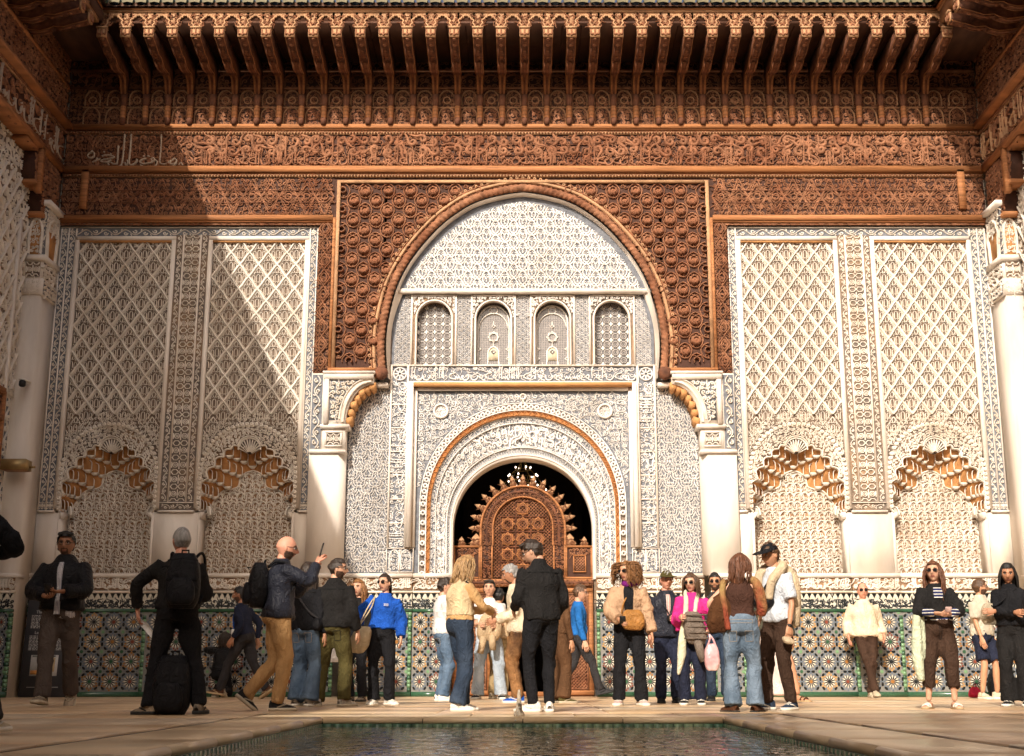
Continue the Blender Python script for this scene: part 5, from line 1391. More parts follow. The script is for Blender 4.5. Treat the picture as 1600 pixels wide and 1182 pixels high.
# ================================================================ small fittings
gold=mat('brushed_brass_lamp',(.42,.30,.14),.45,.2,8,metal=.6)
lx,ly=-7.33,17.95
wl=thing('wall_lamp','brass box wall lamp on the left side wall under the cedar window','wall lamp',(-7.60,18.62,pz(727,18.6)))
m=MB(); m.box(0,.36,-.13,.13,-.075,.075,0); m.box(.01,.35,-.12,.12,-.082,-.0755,1); lathe(m,[(0,.0),(.03,.0),(.03,.05),(0,.055)],8,(.36,0,-.02)) if False else None
m.build('lamp_housing',[gold,wpale],wl); m=MB(); tube(m,[(.36,.05,-.02),(.44,.05,-.02)],.018,6,0); m.build('lamp_knob',[gold],wl)
wc=thing('security_camera','small black security camera on the white corner wall','camera',(-7.42,18.62,pz(600,18.6)))
blk=mat('black_plastic',(.012,.012,.013),.4,.1,8)
m=MB(); lathe(m,[(0,-.05),(.035,-.05),(.05,-.03),(.05,.03),(.03,.05),(0,.05)],12,(0,-.05,0)); m.build('camera_housing',[blk],wc); m=MB(); m.box(-.06,.03,-.05,.2,.05,.08,0); m.build('camera_bracket',[mat('white_metal',(.7,.66,.6),.5,.1,8)],wc)
sl=thing('spotlight','small dark spotlight on the right corner pilaster','spotlight',(7.46,18.8,pz(735,18.8)))
m=MB(); tube(m,[(0,0,.0),(.10,-.12,-.10)],[.05,.06],8,0); tube(m,[(0,.0,0),(0,.08,.08)],.015,5,0); m.build('spotlight_body',[blk],sl)
# information board leaning on the dado
pan=mat('board_grey',(.055,.055,.062),.6,.15,6); prt=mat('board_print',(.55,.54,.52),.7,.1,30)
ibx0,ibx1=-hx(817-28,1085,19.25),-hx(817-108,1085,19.25)
ib=thing('information_board','tall dark grey information board with white text and a small plan','sign',((ibx0+ibx1)/2,19.26,0))
ib.rotation_euler=(radians(-5),0,0)
W=(ibx1-ibx0)/2; m=MB(); m.box(-W,W,-.02,.02,0.0,1.42,0); m.build('board_panel',[pan],ib)
def txt(body,size,x,z,parent,mt,align='LEFT',name='board_lettering'):
    cu=bpy.data.curves.new(name,'FONT'); cu.body=body; cu.size=size; cu.align_x=align; cu.extrude=.0008
    o=bpy.data.objects.new('tmp',cu); sc.collection.objects.link(o); bpy.context.view_layer.update()
    me=bpy.data.meshes.new_from_object(o.evaluated_get(bpy.context.evaluated_depsgraph_get())); bpy.data.objects.remove(o)
    me.materials.clear(); me.materials.append(mt); me.name=name
    k=link(name,me,parent,loc=(x,-.0225,z)); k.rotation_euler=(pi/2,0,0); return k
txt('The grand',.062,-.24,1.205,ib,prt); txt('Le grand',.062,-.23,.905,ib,prt)
m=MB(); r=random.Random(8)
for z0,n in ((1.17,10),(.87,11)):
    for k in range(n):
        z=z0-k*.020; x=-.30
        while x<.28:
            l=r.uniform(.02,.06); x2=min(x+l,.29); m.box(x,x2-.006,-.0225,-.0202,z,z+.010,0); x=x2+.006
m.build('body_text',[prt],ib,kind='stuff')
m=MB(); m.box(-.24,.16,-.0222,-.0202,.30,.60,0); m.box(-.10,.12,-.0236,-.0223,.36,.56,1); m.box(-.02,.03,-.0246,-.0237,.42,.50,2)
for k in range(4): m.box(-.22+k*.09,-.15+k*.09,-.0232,-.0223,.57,.595,3)
m.box(-.23,-.12,-.0232,-.0223,.32,.38,4); m.build('site_plan',[prt,mat('plan_sand',(.50,.38,.22),.7),mat('plan_green',(.06,.22,.10),.7),mat('plan_grey',(.2,.22,.2),.7),mat('plan_orange',(.5,.22,.06),.7)],ib)
m=MB(); m.box(-.26,.2,-.0222,-.0202,.135,.142,0); m.build('footer_rule',[prt],ib)
# ================================================================ PEOPLE
def V3(*a): return np.array(a, float)
def nrm_(v): return v/max(np.linalg.norm(v),1e-9)
def rotv(v, ax, deg):
    ax=nrm_(ax); t=radians(deg); return v*cos(t)+np.cross(ax,v)*sin(t)+ax*np.dot(ax,v)*(1-cos(t))
def ik(a, target, l1, l2, pole):
    d=target-a; L=np.linalg.norm(d); L2=min(L,(l1+l2)*.995); d=d/max(L,1e-6)
    x=(l1*l1-l2*l2+L2*L2)/(2*L2); h=sqrt(max(l1*l1-x*x,0))
    p=pole-d*np.dot(pole,d); p=nrm_(p)
    return a+d*x+p*h, a+d*L2
PENDING=[]
def loft(mb, rings, mat=0, caps=True):
    """rings: (centre, right, fwd, rx, ry)"""
    S=14; V=[]
    for c,r,f,rx,ry in rings:
        for k in range(S):
            a=2*pi*k/S; ca,sa=cos(a),sin(a)
            e=.85; V.append(c+r*rx*np.sign(ca)*abs(ca)**e+f*ry*np.sign(sa)*abs(sa)**e)
    n=len(rings); F=[(i*S+k,i*S+(k+1)%S,(i+1)*S+(k+1)%S,(i+1)*S+k) for i in range(n-1) for k in range(S)]
    if caps: F+= [tuple(range(S))[::-1],tuple((n-1)*S+k for k in range(S))]
    mb.add(np.array(V),F,mat)
def limb(mb, pts, rad, seg=12, puff=0.0, sub=5):
    P=crom(pts,sub); t=np.linspace(0,1,len(P)); R=np.interp(t,np.linspace(0,1,len(rad)),rad)
    if puff: 
        L=np.cumsum(np.r_[0,np.linalg.norm(np.diff(P,axis=0),axis=1)]); R=R*(1+puff*(np.abs(np.sin(L/.085*pi))-.6))
    d=np.gradient(P,axis=0); tube(mb,P,R,seg,0)
def soft(name, mb, mats, parent, voxel, amp=.004, freq=26, seed=0, joints=(), smooth=3, stretch=(1,1,1)):
    me=mb.mesh(name,mats); o=link(name,me,parent)
    m=o.modifiers.new('r','REMESH'); m.mode='VOXEL'; m.voxel_size=voxel; m.use_smooth_shade=True
    PENDING.append((o,mats,amp,freq,seed,joints,smooth,stretch,None)); return o
def finish_pending():
    bpy.context.view_layer.update(); dg=bpy.context.evaluated_depsgraph_get()
    res=[]
    for it in PENDING:
        o=it[0]; res.append(bpy.data.meshes.new_from_object(o.evaluated_get(dg)))
    for (o,mats,amp,freq,seed,joints,smooth,stretch,extra),me in zip(PENDING,res):
        old=o.data; o.modifiers.clear(); n=len(me.vertices); co=np.empty(n*3); me.vertices.foreach_get('co',co); co=co.reshape(-1,3)
        ed=np.empty(len(me.edges)*2,np.int32); me.edges.foreach_get('vertices',ed); ed=ed.reshape(-1,2)
        deg=np.bincount(ed.ravel(),minlength=n).astype(float)
        for _ in range(smooth):
            s=np.stack([np.bincount(ed[:,0],co[ed[:,1],k],n)+np.bincount(ed[:,1],co[ed[:,0],k],n) for k in range(3)],1)
            co=co*.45+.55*s/np.maximum(deg,1)[:,None]
        me.vertices.foreach_set('co',co.ravel()); me.update()
        nr=np.empty(n*3); me.vertices.foreach_get('normal',nr); nr=nr.reshape(-1,3)
        if amp:
            r=np.random.RandomState(seed); q=co*np.asarray(stretch); f=np.zeros(n)
            for k in range(7):
                d=r.normal(size=3); d/=np.linalg.norm(d); d2=r.normal(size=3)*freq*.5
                f+=np.sin(q@d*freq*r.uniform(.6,1.9)+r.uniform(0,6)+1.6*np.sin(q@d2+r.uniform(0,6)))
            f=f/3.2; g=np.zeros(n)
            for k in range(5):
                d=r.normal(size=3); d/=np.linalg.norm(d); d2=r.normal(size=3)*freq*.9
                g+=1-2*np.abs(np.sin(q@d*freq*r.uniform(.9,1.5)*.5+r.uniform(0,6)+1.4*np.sin(q@d2+r.uniform(0,6))))
            f=np.maximum(.7*np.where(f>0,f,f*.6)+.45*g/2.2,-.35)
            w=np.full(n,.55)
            for j,rad in joints: w+=1.3*np.exp(-np.sum((co-j)**2,1)/(rad*rad))
            co=co+nr*(f*w*amp)[:,None]
            me.vertices.foreach_set('co',co.ravel())
        me.materials.clear()
        for m in mats: me.materials.append(m)
        me.polygons.foreach_set('use_smooth',np.ones(len(me.polygons),bool)); me.update()
        o.data=me; me.name=o.name.split('.')[0]
        bpy.data.meshes.remove(old)
        if o.get('_join') : pass
def cloth(name,col,rough=.9,bump=.35,bscale=80,var=.22,tint=None,wave=None,vscale=9,sheen=0.0,stretch=(1,1,1)):
    return mat(name,col,rough,var,vscale,bump,bscale,spec=.12,tint=tint,tscale=4,sheen=sheen,wave=wave,stretch=(stretch[0],stretch[1],stretch[2]*.7),fold=.5)
SKIN={k:mat('skin_'+k,c,.5,.12,14,.08,120,spec=.35) for k,c in dict(light=(.60,.33,.22),tan=(.50,.255,.15),olive=(.40,.19,.11),brown=(.27,.125,.07),pink=(.60,.28,.19)).items()}
LIP=mat('lips',(.30,.115,.085),.45,.1,20); EYE=mat('eye',(.03,.02,.016),.2,.1,10); EYEW=mat('eye_white',(.7,.66,.62),.3,.05,10)
HAIR={k:mat('hair_'+k,c,.5,.5,60,.6,140,spec=.45,stretch=(1,1,.12)) for k,c in dict(black=(.010,.008,.007),dark=(.028,.016,.010),brown=(.085,.042,.020),auburn=(.13,.048,.022),blonde=(.40,.24,.11),grey=(.26,.25,.24),copper=(.24,.105,.035)).items()}
STUB=mat('beard_stubble',(.085,.045,.030),.8,.5,60,.5,140)
LENS=mat('dark_lens',(.008,.008,.010),.08,.1,5,spec=.8); RIM=mat('glasses_rim',(.03,.025,.02),.3,.1,5)
def head_shell(female=False, scale=1.0, nth=40, nph=56):
    V=[]
    for i in range(nth+1):
        th=pi*i/nth
        for k in range(nph):
            ph=2*pi*k/nph; x=sin(th)*sin(ph); y=sin(th)*cos(ph); z=cos(th)
            X=x*.077; Y=y*.098; Zz=z*.120
            t=max(0,-z)
            X*=1-(.34 if female else .26)*t**1.5
            if y<0: Y*=1-.55*t
            else: Y*=1-.10*t
            if z>0 and y<0: Y*=1.06
            if y>0: Y*=1-.10*abs(x)*1.2
            if scale==1.0 and y>0.2:
                g=lambda a,b,ca,cb,sa,sb: math.exp(-((a-ca)/sa)**2-((b-cb)/sb)**2)
                ax=abs(X)
                Y+=.031*g(X,Zz,0,-.020,.012,.020)+.010*g(X,Zz,0,.012,.009,.022)
                Y-=.014*g(ax,Zz,.032,.014,.016,.012)
                Y+=.005*g(ax,Zz,.028,.036,.024,.008)
                Y+=.007*g(X,Zz,0,-.060,.022,.010)+.008*g(X,Zz,0,-.100,.022,.016)
                Y-=.004*g(X,Zz,0,-.078,.02,.008)
            V.append((X*scale,Y*scale,Zz*scale))
    F=[(i*nph+k,(i+1)*nph+k,(i+1)*nph+(k+1)%nph,i*nph+(k+1)%nph) for i in range(nth) for k in range(nph)]
    return np.array(V),np.array(F)
HM,HFm=head_shell(False); HW,_=head_shell(True); HM=HM*1.03; HW=HW*1.02
def ellipsoid(mb,c,r,mat=0,M=None,n=8,m=6):
    V=[];
    for i in range(m+1):
        for k in range(n):
            a=pi*i/m; b=2*pi*k/n; V.append((r[0]*sin(a)*cos(b),r[1]*sin(a)*sin(b),r[2]*cos(a)))
    V=np.array(V)+np.asarray(c)
    if M is not None: V=V@M[:3,:3].T+M[:3,3]
    mb.add(V,[(i*n+k,(i+1)*n+k,(i+1)*n+(k+1)%n,i*n+(k+1)%n) for i in range(m) for k in range(n)],mat)
def make_head(mb, M, s, female, beard):
    """appends a head (skin 0, lips 1, hair 2, eye 3, eye white 4) with frame M to the body mesh"""
    Vh=(HW if female else HM)*s; c=(Vh/s)[HFm].mean(1)
    m=np.zeros(len(HFm),int)
    m[(c[:,1]>.06)&(np.abs(c[:,0])<.024)&(np.abs(c[:,2]+.060)<(.009 if female else .0055))]=1
    if beard>0:
        bz=(c[:,2]<-.030)&(c[:,1]>-.012)&((np.abs(c[:,0])>.022)|(c[:,2]<-.070)|(np.abs(c[:,2]+.044)<.007))&(c[:,2]>-.118)&((np.abs(c[:,0])>.046)|(c[:,2]<-.036))
        if beard<1: bz&=(np.abs(c[:,0])<.034)
        m[bz&(m!=1)]=2
    W=Vh@M[:3,:3].T+M[:3,3]
    for k in range(3):
        f=HFm[m==k]
        if len(f): mb.add(W,f,k)
    for sx in (-1,1):
        ellipsoid(mb,V3(sx*.077,-.008,-.005)*s,V3(.010,.020,.032)*s,0,M)
        ellipsoid(mb,V3(sx*.031,.0800,.012)*s,V3(.0135,.008,.0062)*s,4,M); tube(mb,(np.array([(sx*.016,.086,.017),(sx*.031,.089,.0205),(sx*.047,.080,.016)])*s)@M[:3,:3].T+M[:3,3],np.array([.002,.003,.002])*s,4,3)
        ellipsoid(mb,V3(sx*.031,.0865,.012)*s,V3(.006,.004,.0058)*s,3,M)
        P=np.array([(sx*.012,.091,.033),(sx*.032,.090,.038),(sx*.052,.076,.032)])*s
        tube(mb,P@M[:3,:3].T+M[:3,3],np.array([.005,.006,.004])*s,5,2)
def make_hand(mb, w, d, n, s, side, curl):
    """palm, four unequal fingers and a thumb; d = forearm direction, n = palm normal"""
    d=nrm_(d); n=nrm_(n-d*np.dot(n,d)); a=np.cross(d,n)*side      # a points to the thumb side
    rings=[]
    for t,wx,th in ((-.02,.027,.022),(.01,.031,.020),(.045,.040,.017),(.08,.041,.014),(.092,.038,.011)): rings.append((w+d*t*s,a,n,wx*s,th*s))
    loft(mb,rings,0)
    for k,(off,L,r) in enumerate(((.030,.072,.0088),(.010,.080,.0090),(-.010,.075,.0086),(-.029,.058,.0078))):
        p=w+d*.086*s+a*off*s; dd=d+a*off*1.2; P=[p-d*.02*s]; ang=0
        for q in (.42,.33,.25):
            ang+=curl*(28 if q>.4 else 38); v=nrm_(d*cos(radians(ang))+n*sin(radians(ang))+a*off*1.5); p=p+v*L*q*s; P.append(p)
        tube(mb,np.array([P[0],P[0]*.4+P[1]*.6,P[1],P[2],P[3]]),np.array([r*1.05,r*1.05,r,r*.92,r*.7])*s,7,0)
    p=w+d*.02*s+a*.026*s; v1=nrm_(d*.75+a*.62+n*.25*curl); v2=nrm_(d*.9+a*.25+n*.5*curl); 
    tube(mb,np.array([p-v1*.01*s,p+v1*.036*s,p+v1*.036*s+v2*.030*s,p+v1*.036*s+v2*.052*s]),np.array([.013,.011,.0095,.007])*s,7,0)
SHOE=[(-.078,.020,.060),(-.070,.033,.098),(-.035,.040,.108),(.015,.042,.095),(.06,.046,.074),(.11,.049,.058),(.155,.044,.048),(.182,.028,.038),(.19,.010,.03)]
def make_shoe(root, ank, yaw, pitch, s, m_up, m_sole, kind='sneaker'):
    def xf(V):
        V=np.asarray(V,float)*s; t=radians(pitch); V=np.c_[V[:,0],V[:,1]*cos(t)+V[:,2]*sin(t),-V[:,1]*sin(t)+V[:,2]*cos(t)] if pitch else V
        a=radians(-yaw); V=np.c_[V[:,0]*cos(a)-V[:,1]*sin(a),V[:,0]*sin(a)+V[:,1]*cos(a),V[:,2]]; return V+ank
    low=-.085
    mb=MB(); S=9; V=[]
    for y,hw,zt in SHOE:
        if kind=='loafer': zt=min(zt,.07)
        for k in range(S):
            a=pi*k/(S-1); V.append((hw*1.04*cos(a),y,low+.018+(zt-.018)*sin(a)**.7))
    n=len(SHOE); F=[(i*S+k,i*S+k+1,(i+1)*S+k+1,(i+1)*S+k) for i in range(n-1) for k in range(S-1)]
    F+=[tuple(range(S)),tuple((n-1)*S+k for k in range(S))[::-1]]
    mb.add(xf(V),F,0)
    if kind=='sneaker':
        for k in range(4): 
            y=.03+k*.024; z=low+np.interp(y,[q[0] for q in SHOE],[q[2] for q in SHOE])+.003
            tube(mb,xf([(-.022,y,z-.006),(0,y+.004,z+.002),(.022,y,z-.006)]),.0045*s,4,1)
        tube(mb,xf([(-.047,.0,low+.035),(-.046,.06,low+.055),(-.03,.09,low+.062)]),.006*s,4,1); tube(mb,xf([(.047,.0,low+.035),(.046,.06,low+.055),(.03,.09,low+.062)]),.006*s,4,1)
    o=mb.build('shoe',[m_up,m_sole],root,smooth=True)
    sb=MB(); n=16; out=[]
    ys=np.array([q[0] for q in SHOE]); hs=np.array([q[1] for q in SHOE])
    R=[(hs[i]*1.10+.003,ys[i]*1.03) for i in range(len(ys))]; Lq=[(-x,y) for x,y in R[::-1]]
    out=R+Lq; th=.014 if kind=='loafer' else .030
    V=[(x,y,low) for x,y in out]+[(x,y,low+th) for x,y in out]; n=len(out)
    sb.add(xf(V),[tuple(range(n))[::-1],tuple(range(n,2*n))]+[(i,(i+1)%n,(i+1)%n+n,i+n) for i in range(n)],0)
    sb.build('sole',[m_sole],o)
    return xf
def hair_shell(mb, M, s, off, keep, seed, female=False, noise_a=.004, mat=0):
    Vh=HW if female else HM; r=np.random.RandomState(seed)
    nrmv=Vh/np.linalg.norm(Vh,axis=1,keepdims=True)
    f=np.zeros(len(Vh))
    for k in range(6):
        d=r.normal(size=3)*60; f+=np.sin(Vh@d+r.uniform(0,6))
    W=Vh+nrmv*(off+noise_a*f/2)[:,None]
    c=Vh[HFm].mean(1); k=keep(c)
    F=HFm[k]
    W2=W*s; W2=W2@M[:3,:3].T+M[:3,3]; mb.add(W2,F,mat)
def cut_short(c): 
    x,y,z=c.T; return (z>.066)|((y<.045)&(z>.030))|((y<.012)&(z>.012))|((y<-.028)&(z>-.055))
def strand_hair(mb, M, s, n, length, seed, wave=.008, spread=1.0, front=60, r0=.011, helix=0.0, lift=0.0, body=None):
    r=np.random.RandomState(seed)
    for k in range(n):
        ph=radians(r.uniform(front,360-front)); el=r.uniform(-.1,1.2)
        x,y,z=.080*sin(ph)*cos(el),.102*cos(ph)*cos(el),.122*sin(el)
        if y<0: y*=1.05
        L=length*r.uniform(.8,1.08); P=[]
        o=V3(sin(ph),cos(ph),0)
        steps=9; base=V3(x,y,z)*1.04
        for q in range(steps):
            t=q/(steps-1)
            down=L*t*t*.35+L*t*.65
            out=.006+.017*spread*sin(min(1,t*1.3)*pi*.5)
            p=V3(x+(.09*sin(ph)-x)*min(1,t*2.2),y+((.10 if y>0 else .108)*cos(ph)-y)*min(1,t*2.2),z)*1.04
            p=p+o*out*(1 if t>0 else .2)-V3(0,0,down+(0 if t==0 else 0))
            p=p+V3(sin(t*9+k)*wave,cos(t*8+k*1.7)*wave,0)*t
            if helix: p=p+V3(cos(t*22+k*2)*helix,sin(t*22+k*2)*helix,0)*min(1,t*3)+V3(0,0,lift*sin(t*pi))
            P.append(p*s)
        P=np.array(P)@M[:3,:3].T+M[:3,3]
        tube(mb,P,np.array([1,1.1,1.1,1.05,1,.9,.8,.6,.25])*r0*s*r.uniform(.8,1.2),5,0)
def glasses(root, M, s, dark=True, rim=None):
    mb=MB()
    for sx in (-1,1):
        c=V3(sx*.033,.100,.010); P=[c+V3(.025*cos(a),-.012*abs(cos(a))*(cos(a)*sx>0),.0155*np.sign(sin(a))*abs(sin(a))**.75) for a in np.linspace(0,2*pi,15)[:-1]]
        P=np.array(P)*s; W=P@M[:3,:3].T+M[:3,3]
        if dark: mb.add(np.concatenate([W,[W.mean(0)+M[:3,1]*.004*s]]),[(k,(k+1)%14,14) for k in range(14)],0)
        tube(mb,np.concatenate([W,W[:1]]),.0028*s,5,1)
        T=np.array([(sx*.057,.090,.014),(sx*.076,.06,.016),(sx*.081,-.01,.012)])*s; tube(mb,T@M[:3,:3].T+M[:3,3],.003*s,5,1)
    T=np.array([(-.010,.103,.014),(.010,.103,.014)])*s; tube(mb,T@M[:3,:3].T+M[:3,3],.003*s,5,1)
    mb.build('sunglasses' if dark else 'glasses',[LENS,rim or RIM],root)
def cap(root, M, s, m, tilt=0):
    mb=MB(); hair_shell(mb,M,s,.016,lambda c:(c[:,2]>.048-.25*np.minimum(c[:,1],0)*-0.2),1,noise_a=0)
    V=[]
    for i in range(2):
        for k in range(11):
            a=pi*(k/10); r=.092+.075*i*sin(a)**.6; V.append((r*cos(a)*.92,.02+(.085+.085*i)*sin(a)**.8,.060-.022*i*sin(a)-.004*(1-sin(a))))
    V2=[(x,y,z+.006) for x,y,z in V]
    W=np.array(V+V2)*s@M[:3,:3].T+M[:3,3]
    F=[(k,k+1,11+k+1,11+k) for k in range(10)]+[(22+k,33+k,33+k+1,22+k+1) for k in range(10)]+[(11+k,11+k+1,33+k+1,33+k) for k in range(10)]
    mb.add(W,F,0); ellipsoid(mb,V3(0,0,.137)*s,V3(.008,.008,.006)*s,0,M)
    mb.build('cap',[m],root,smooth=True)
NP=[0]
PEOPLE={}
def person(key,label,x,yf,yt,face,top=None,bottom=None,shoes=None,skin='light',hair=None,hcol='dark',female=False,beard=0,
           lean=0,side=0,twist=0,hunch=0,head=(0,0),R=(.27,.04,.86),L=(-.27,.04,.86),Rel=None,Lel=None,feet=((.10,.0,0,8,0),(-.10,.0,0,-8,0)),
           drop=0.0,glass=None,build=1.0,hands=(.5,.5),palm=((-1,0,.0),(1,0,0)),capm=None,H=None,Y=None,shift=(0,0),knee=(0,0)):
    """one posed figure; local +y is where it faces, +x its right side; sizes for a 1.75 figure, then scaled"""
    NP[0]+=1; seed=NP[0]*17
    Yw=Y if Y else gy(yf); Xw=(x-CX)/FPX*dep(yf,Yw)
    # ---- skeleton, unscaled
    rt,fw,up=V3(1,0,0),V3(0,1,0),V3(0,0,1)
    pel=V3(shift[0],shift[1],.93-drop)
    u1=rotv(rotv(up,rt,-lean),fw,side); u2=rotv(u1,rt,-hunch)
    chest=pel+u1*.27; nb=chest+u2*.245
    sr=rotv(rt,up,-twist); sf=np.cross(u2,sr); sf=nrm_(sf); sr=np.cross(sf,u2)
    sw=.168 if not female else .146
    shR,shL=nb-u2*.085+sr*sw*build**.3,nb-u2*.085-sr*sw*build**.3
    hy,hp=head
    hf=rotv(fw,up,-hy); hr=np.cross(hf,up); hf2=rotv(hf,hr,hp); hu=np.cross(hr,hf2)
    nk=nrm_(u2*.55+up*.45)
    hc=nb+nk*.045+hu*.098+hf2*.024
    ztop=hc[2]+.125
    s=((pz(yt,Yw))/ztop) if not H else H/1.75
    ax=dict(R=shR,L=shL)
    def sc(p): return np.asarray(p,float)*s
    armP={}
    for k,sh,tgt,el,sg in (('R',shR,R,Rel,1),('L',shL,L,Lel,-1)):
        pole=np.array(el,float) if el is not None else V3(sg*.35,-1,-.25)
        e,w=ik(sh,np.array(tgt,float),.285,.25,pole); armP[k]=(sh,e,w)
    legP={}
    for k,sg,ft,kn in (('R',1,feet[0],knee[0]),('L',-1,feet[1],knee[1])):
        hip=pel+V3(sg*.088,0,-.03); ank=V3(ft[0],ft[1],.085+ft[2]); 
        pole=rotv(V3(0,1,0),up,-ft[3]*.5+kn); kn_,an=ik(hip,ank,.414,.414,pole); legP[k]=(hip,kn_,an,ft)
    root=thing('person',label,'person',(Xw,Yw,0),rz=-radians(face))
    B=build
    # ---- body: one continuous skin
    mb=MB(); g=.86; full_=any((t_[2] if len(t_)>2 else {}).get('sleeve',1)>.8 for t_ in (top or [])); ka=.80 if full_ else .95; lk=np.array([.70,.74,.80,.85,1]) if bottom and bottom[0]=='trousers' or (bottom and bottom[0] not in('shorts','skirt')) else np.array([.7,.75,1,1,1])
    def torso(mb,t0,k,puff=0,neck=True,hemw=1.0,th=0):
        # rings from t0 (distance below the neck base) up
        prof=[(.56,.165,.118),(.47,.172,.122),(.38,.158,.110),(.30,.150,.104),(.20,.168,.116),(.13,.166,.112),(.075,.128,.092),(.03,.082,.072),(-.015,.060,.060)]
        if female: prof=[(.56,.168,.115),(.47,.172,.120),(.38,.145,.100),(.30,.134,.096),(.20,.148,.118),(.13,.146,.106),(.075,.112,.084),(.03,.072,.064),(-.015,.053,.055)]
        ts=np.array([p[0] for p in prof])[::-1]; xs=np.array([p[1] for p in prof])[::-1]; ys=np.array([p[2] for p in prof])[::-1]
        n=26 if puff else 14; rg=[]
        for t in np.linspace(t0,-.015 if neck else .02,n):
            a=np.interp(t,ts,xs); b=np.interp(t,ts,ys)
            if t>.27: c=nb-u2*.245-u1*(t-.245)
            else: c=nb-u2*t
            kk=1+(k-1)*(.35+.65*min(1,max(0,(t-.08)/.15)))
            f=1+puff*(abs(sin(t/.075*pi))-.6) if t>.07 else 1
            w=np.interp(t,[.3,.56],[1,hemw])
            mx=np.clip((t-.1)/.35,0,1); r_=nrm_(sr*(1-mx)+rt*mx); up_=u2*(1-mx)+u1*mx; f_=nrm_(np.cross(up_,r_))
            rg.append((sc(c),r_,f_,(a*kk*B*f*w+th)*s,(b*kk*B*f*w+th)*s))
        loft(mb,rg)
    torso(mb,.56,g)
    for k in 'RL':
        sh,e,w=armP[k]; limb(mb,[sc(sh+(e-sh)*-.05),sc(sh+(e-sh)*.5),sc(e),sc(e+(w-e)*.45),sc(w)],np.array([.050,.046,.038,.037,.026])*np.array([ka,ka,ka,ka,1])*s*B**.5*(.88 if female else 1))
        hip,kn_,an,ft=legP[k]; limb(mb,[sc(hip+V3(0,0,.04)),sc(hip*.5+kn_*.5),sc(kn_),sc(kn_*.6+an*.4+(0)),sc(an+V3(0,0,.0))],np.array([.082,.073,.052,.053,.034])*lk*s*B**.5)
    nc=[sc(nb-u2*.03),sc(nb+nk*.06),sc(hc-hu*.06-hf2*.01)]
    limb(mb,nc,np.array([.058,.052,.050])*s*(.88 if female else 1))
    bare=shoes and shoes[0] in ('sandal','bare')
    # remesh skin now so that head and hands can be joined to it
    extra=MB()
    M=np.eye(4); s_=s; M[:3,0]=hr; M[:3,1]=hf2; M[:3,2]=hu; M[:3,3]=sc(hc)
    make_head(extra,M,s,female,beard)
    for k,sg,i in (('R',1,0),('L',-1,1)):
        sh,e,w=armP[k]; make_hand(extra,sc(w),w-e,V3(*palm[i]),s*(.92 if female else 1),-sg,hands[i])
    if bare:
        for k in 'RL':
            hip,kn_,an,ft=legP[k]; a=radians(-ft[3])
            f_=V3(-sin(a),cos(a),0); r_=V3(cos(a),sin(a),0)
            rg=[(sc(an+f_*y+V3(0,0,z)),r_,up,hw*s,hz*s) for y,hw,z,hz in ((-.06,.028,-.045,.028),(-.02,.032,-.035,.04),(.04,.038,-.045,.030),(.10,.043,-.058,.018),(.15,.040,-.065,.012),(.18,.025,-.068,.008))]
            loft(extra,rg)
    bo=soft('body',mb,[SKIN[skin]],root,.019*s/.8,amp=0,seed=seed,smooth=2)
    BODYX.append((bo,extra,[SKIN[skin],LIP,STUB if beard else HAIR[hcol],EYE,EYEW]))
    # ---- bottom
    if bottom:
        kind,m=bottom[0],bottom[1]; opt=bottom[2] if len(bottom)>2 else {}
        mb=MB(); fit=1+(opt.get('fit',1.0)-1)*.8-.03; hem=opt.get('hem',.075); wz=opt.get('waist',.43)
        rg=[]
        for t,a,b in ((wz,.156,.112),(max(wz+.03,.46),.170,.125),(.52,.176,.130),(.60,.160,.115)):
            c=nb-u2*.245-u1*(t-.245); rg.append((sc(c),rt,nrm_(np.cross(u1,rt)),(a*B*.97+.008)*s*(.95 if female and t<.4 else 1),(b*B*.97+.008)*s))
        loft(mb,rg)
        jo=[]
        if kind=='skirt':
            c0=nb-u1*.52; rg=[(sc(nb-u2*.245-u1*.2),rt,fw,.18*s,.14*s)]
            for t in (.3,.6,1.0): z=.9*(1-t)+opt.get('len',.12)*t; rg.append((sc(V3(0,0,z)),rt,fw,(.18+.10*t)*s,(.14+.12*t)*s))
            loft(mb,rg)
        else:
            for k in 'RL':
                hip,kn_,an,ft=legP[k]
                end=kn_+(hip-kn_)*opt.get('short',.12) if kind=='shorts' else an+nrm_(kn_-an)*opt.get('crop',-.02)
                if kind=='shorts': P=[hip+V3(0,0,.05),hip*.7+kn_*.3,hip*.35+kn_*.65,end]; rad=[.098,.100*fit,.098*fit,.098*fit]
                else: P=[hip+V3(0,0,.05),hip*.5+kn_*.5,kn_,kn_*.45+end*.55,end]; rad=[.096,.088*fit,.068*fit,(.060*fit+hem)/2+.002,hem]
                limb(mb,[sc(p) for p in P],np.array(rad)*s*B**.6,seg=14)
                jo+= [(sc(kn_),.12*s),(sc(end),.09*s),(sc(hip+V3(0,.05,-.05)),.14*s)]
        soft({'shorts':'shorts','skirt':'skirt'}.get(kind,opt.get('name','trousers')),mb,[m],root,.0155*s/.8,amp=opt.get('amp',.0140)*s,freq=opt.get('freq',26),seed=seed+1,joints=jo,stretch=(1,1,.8))
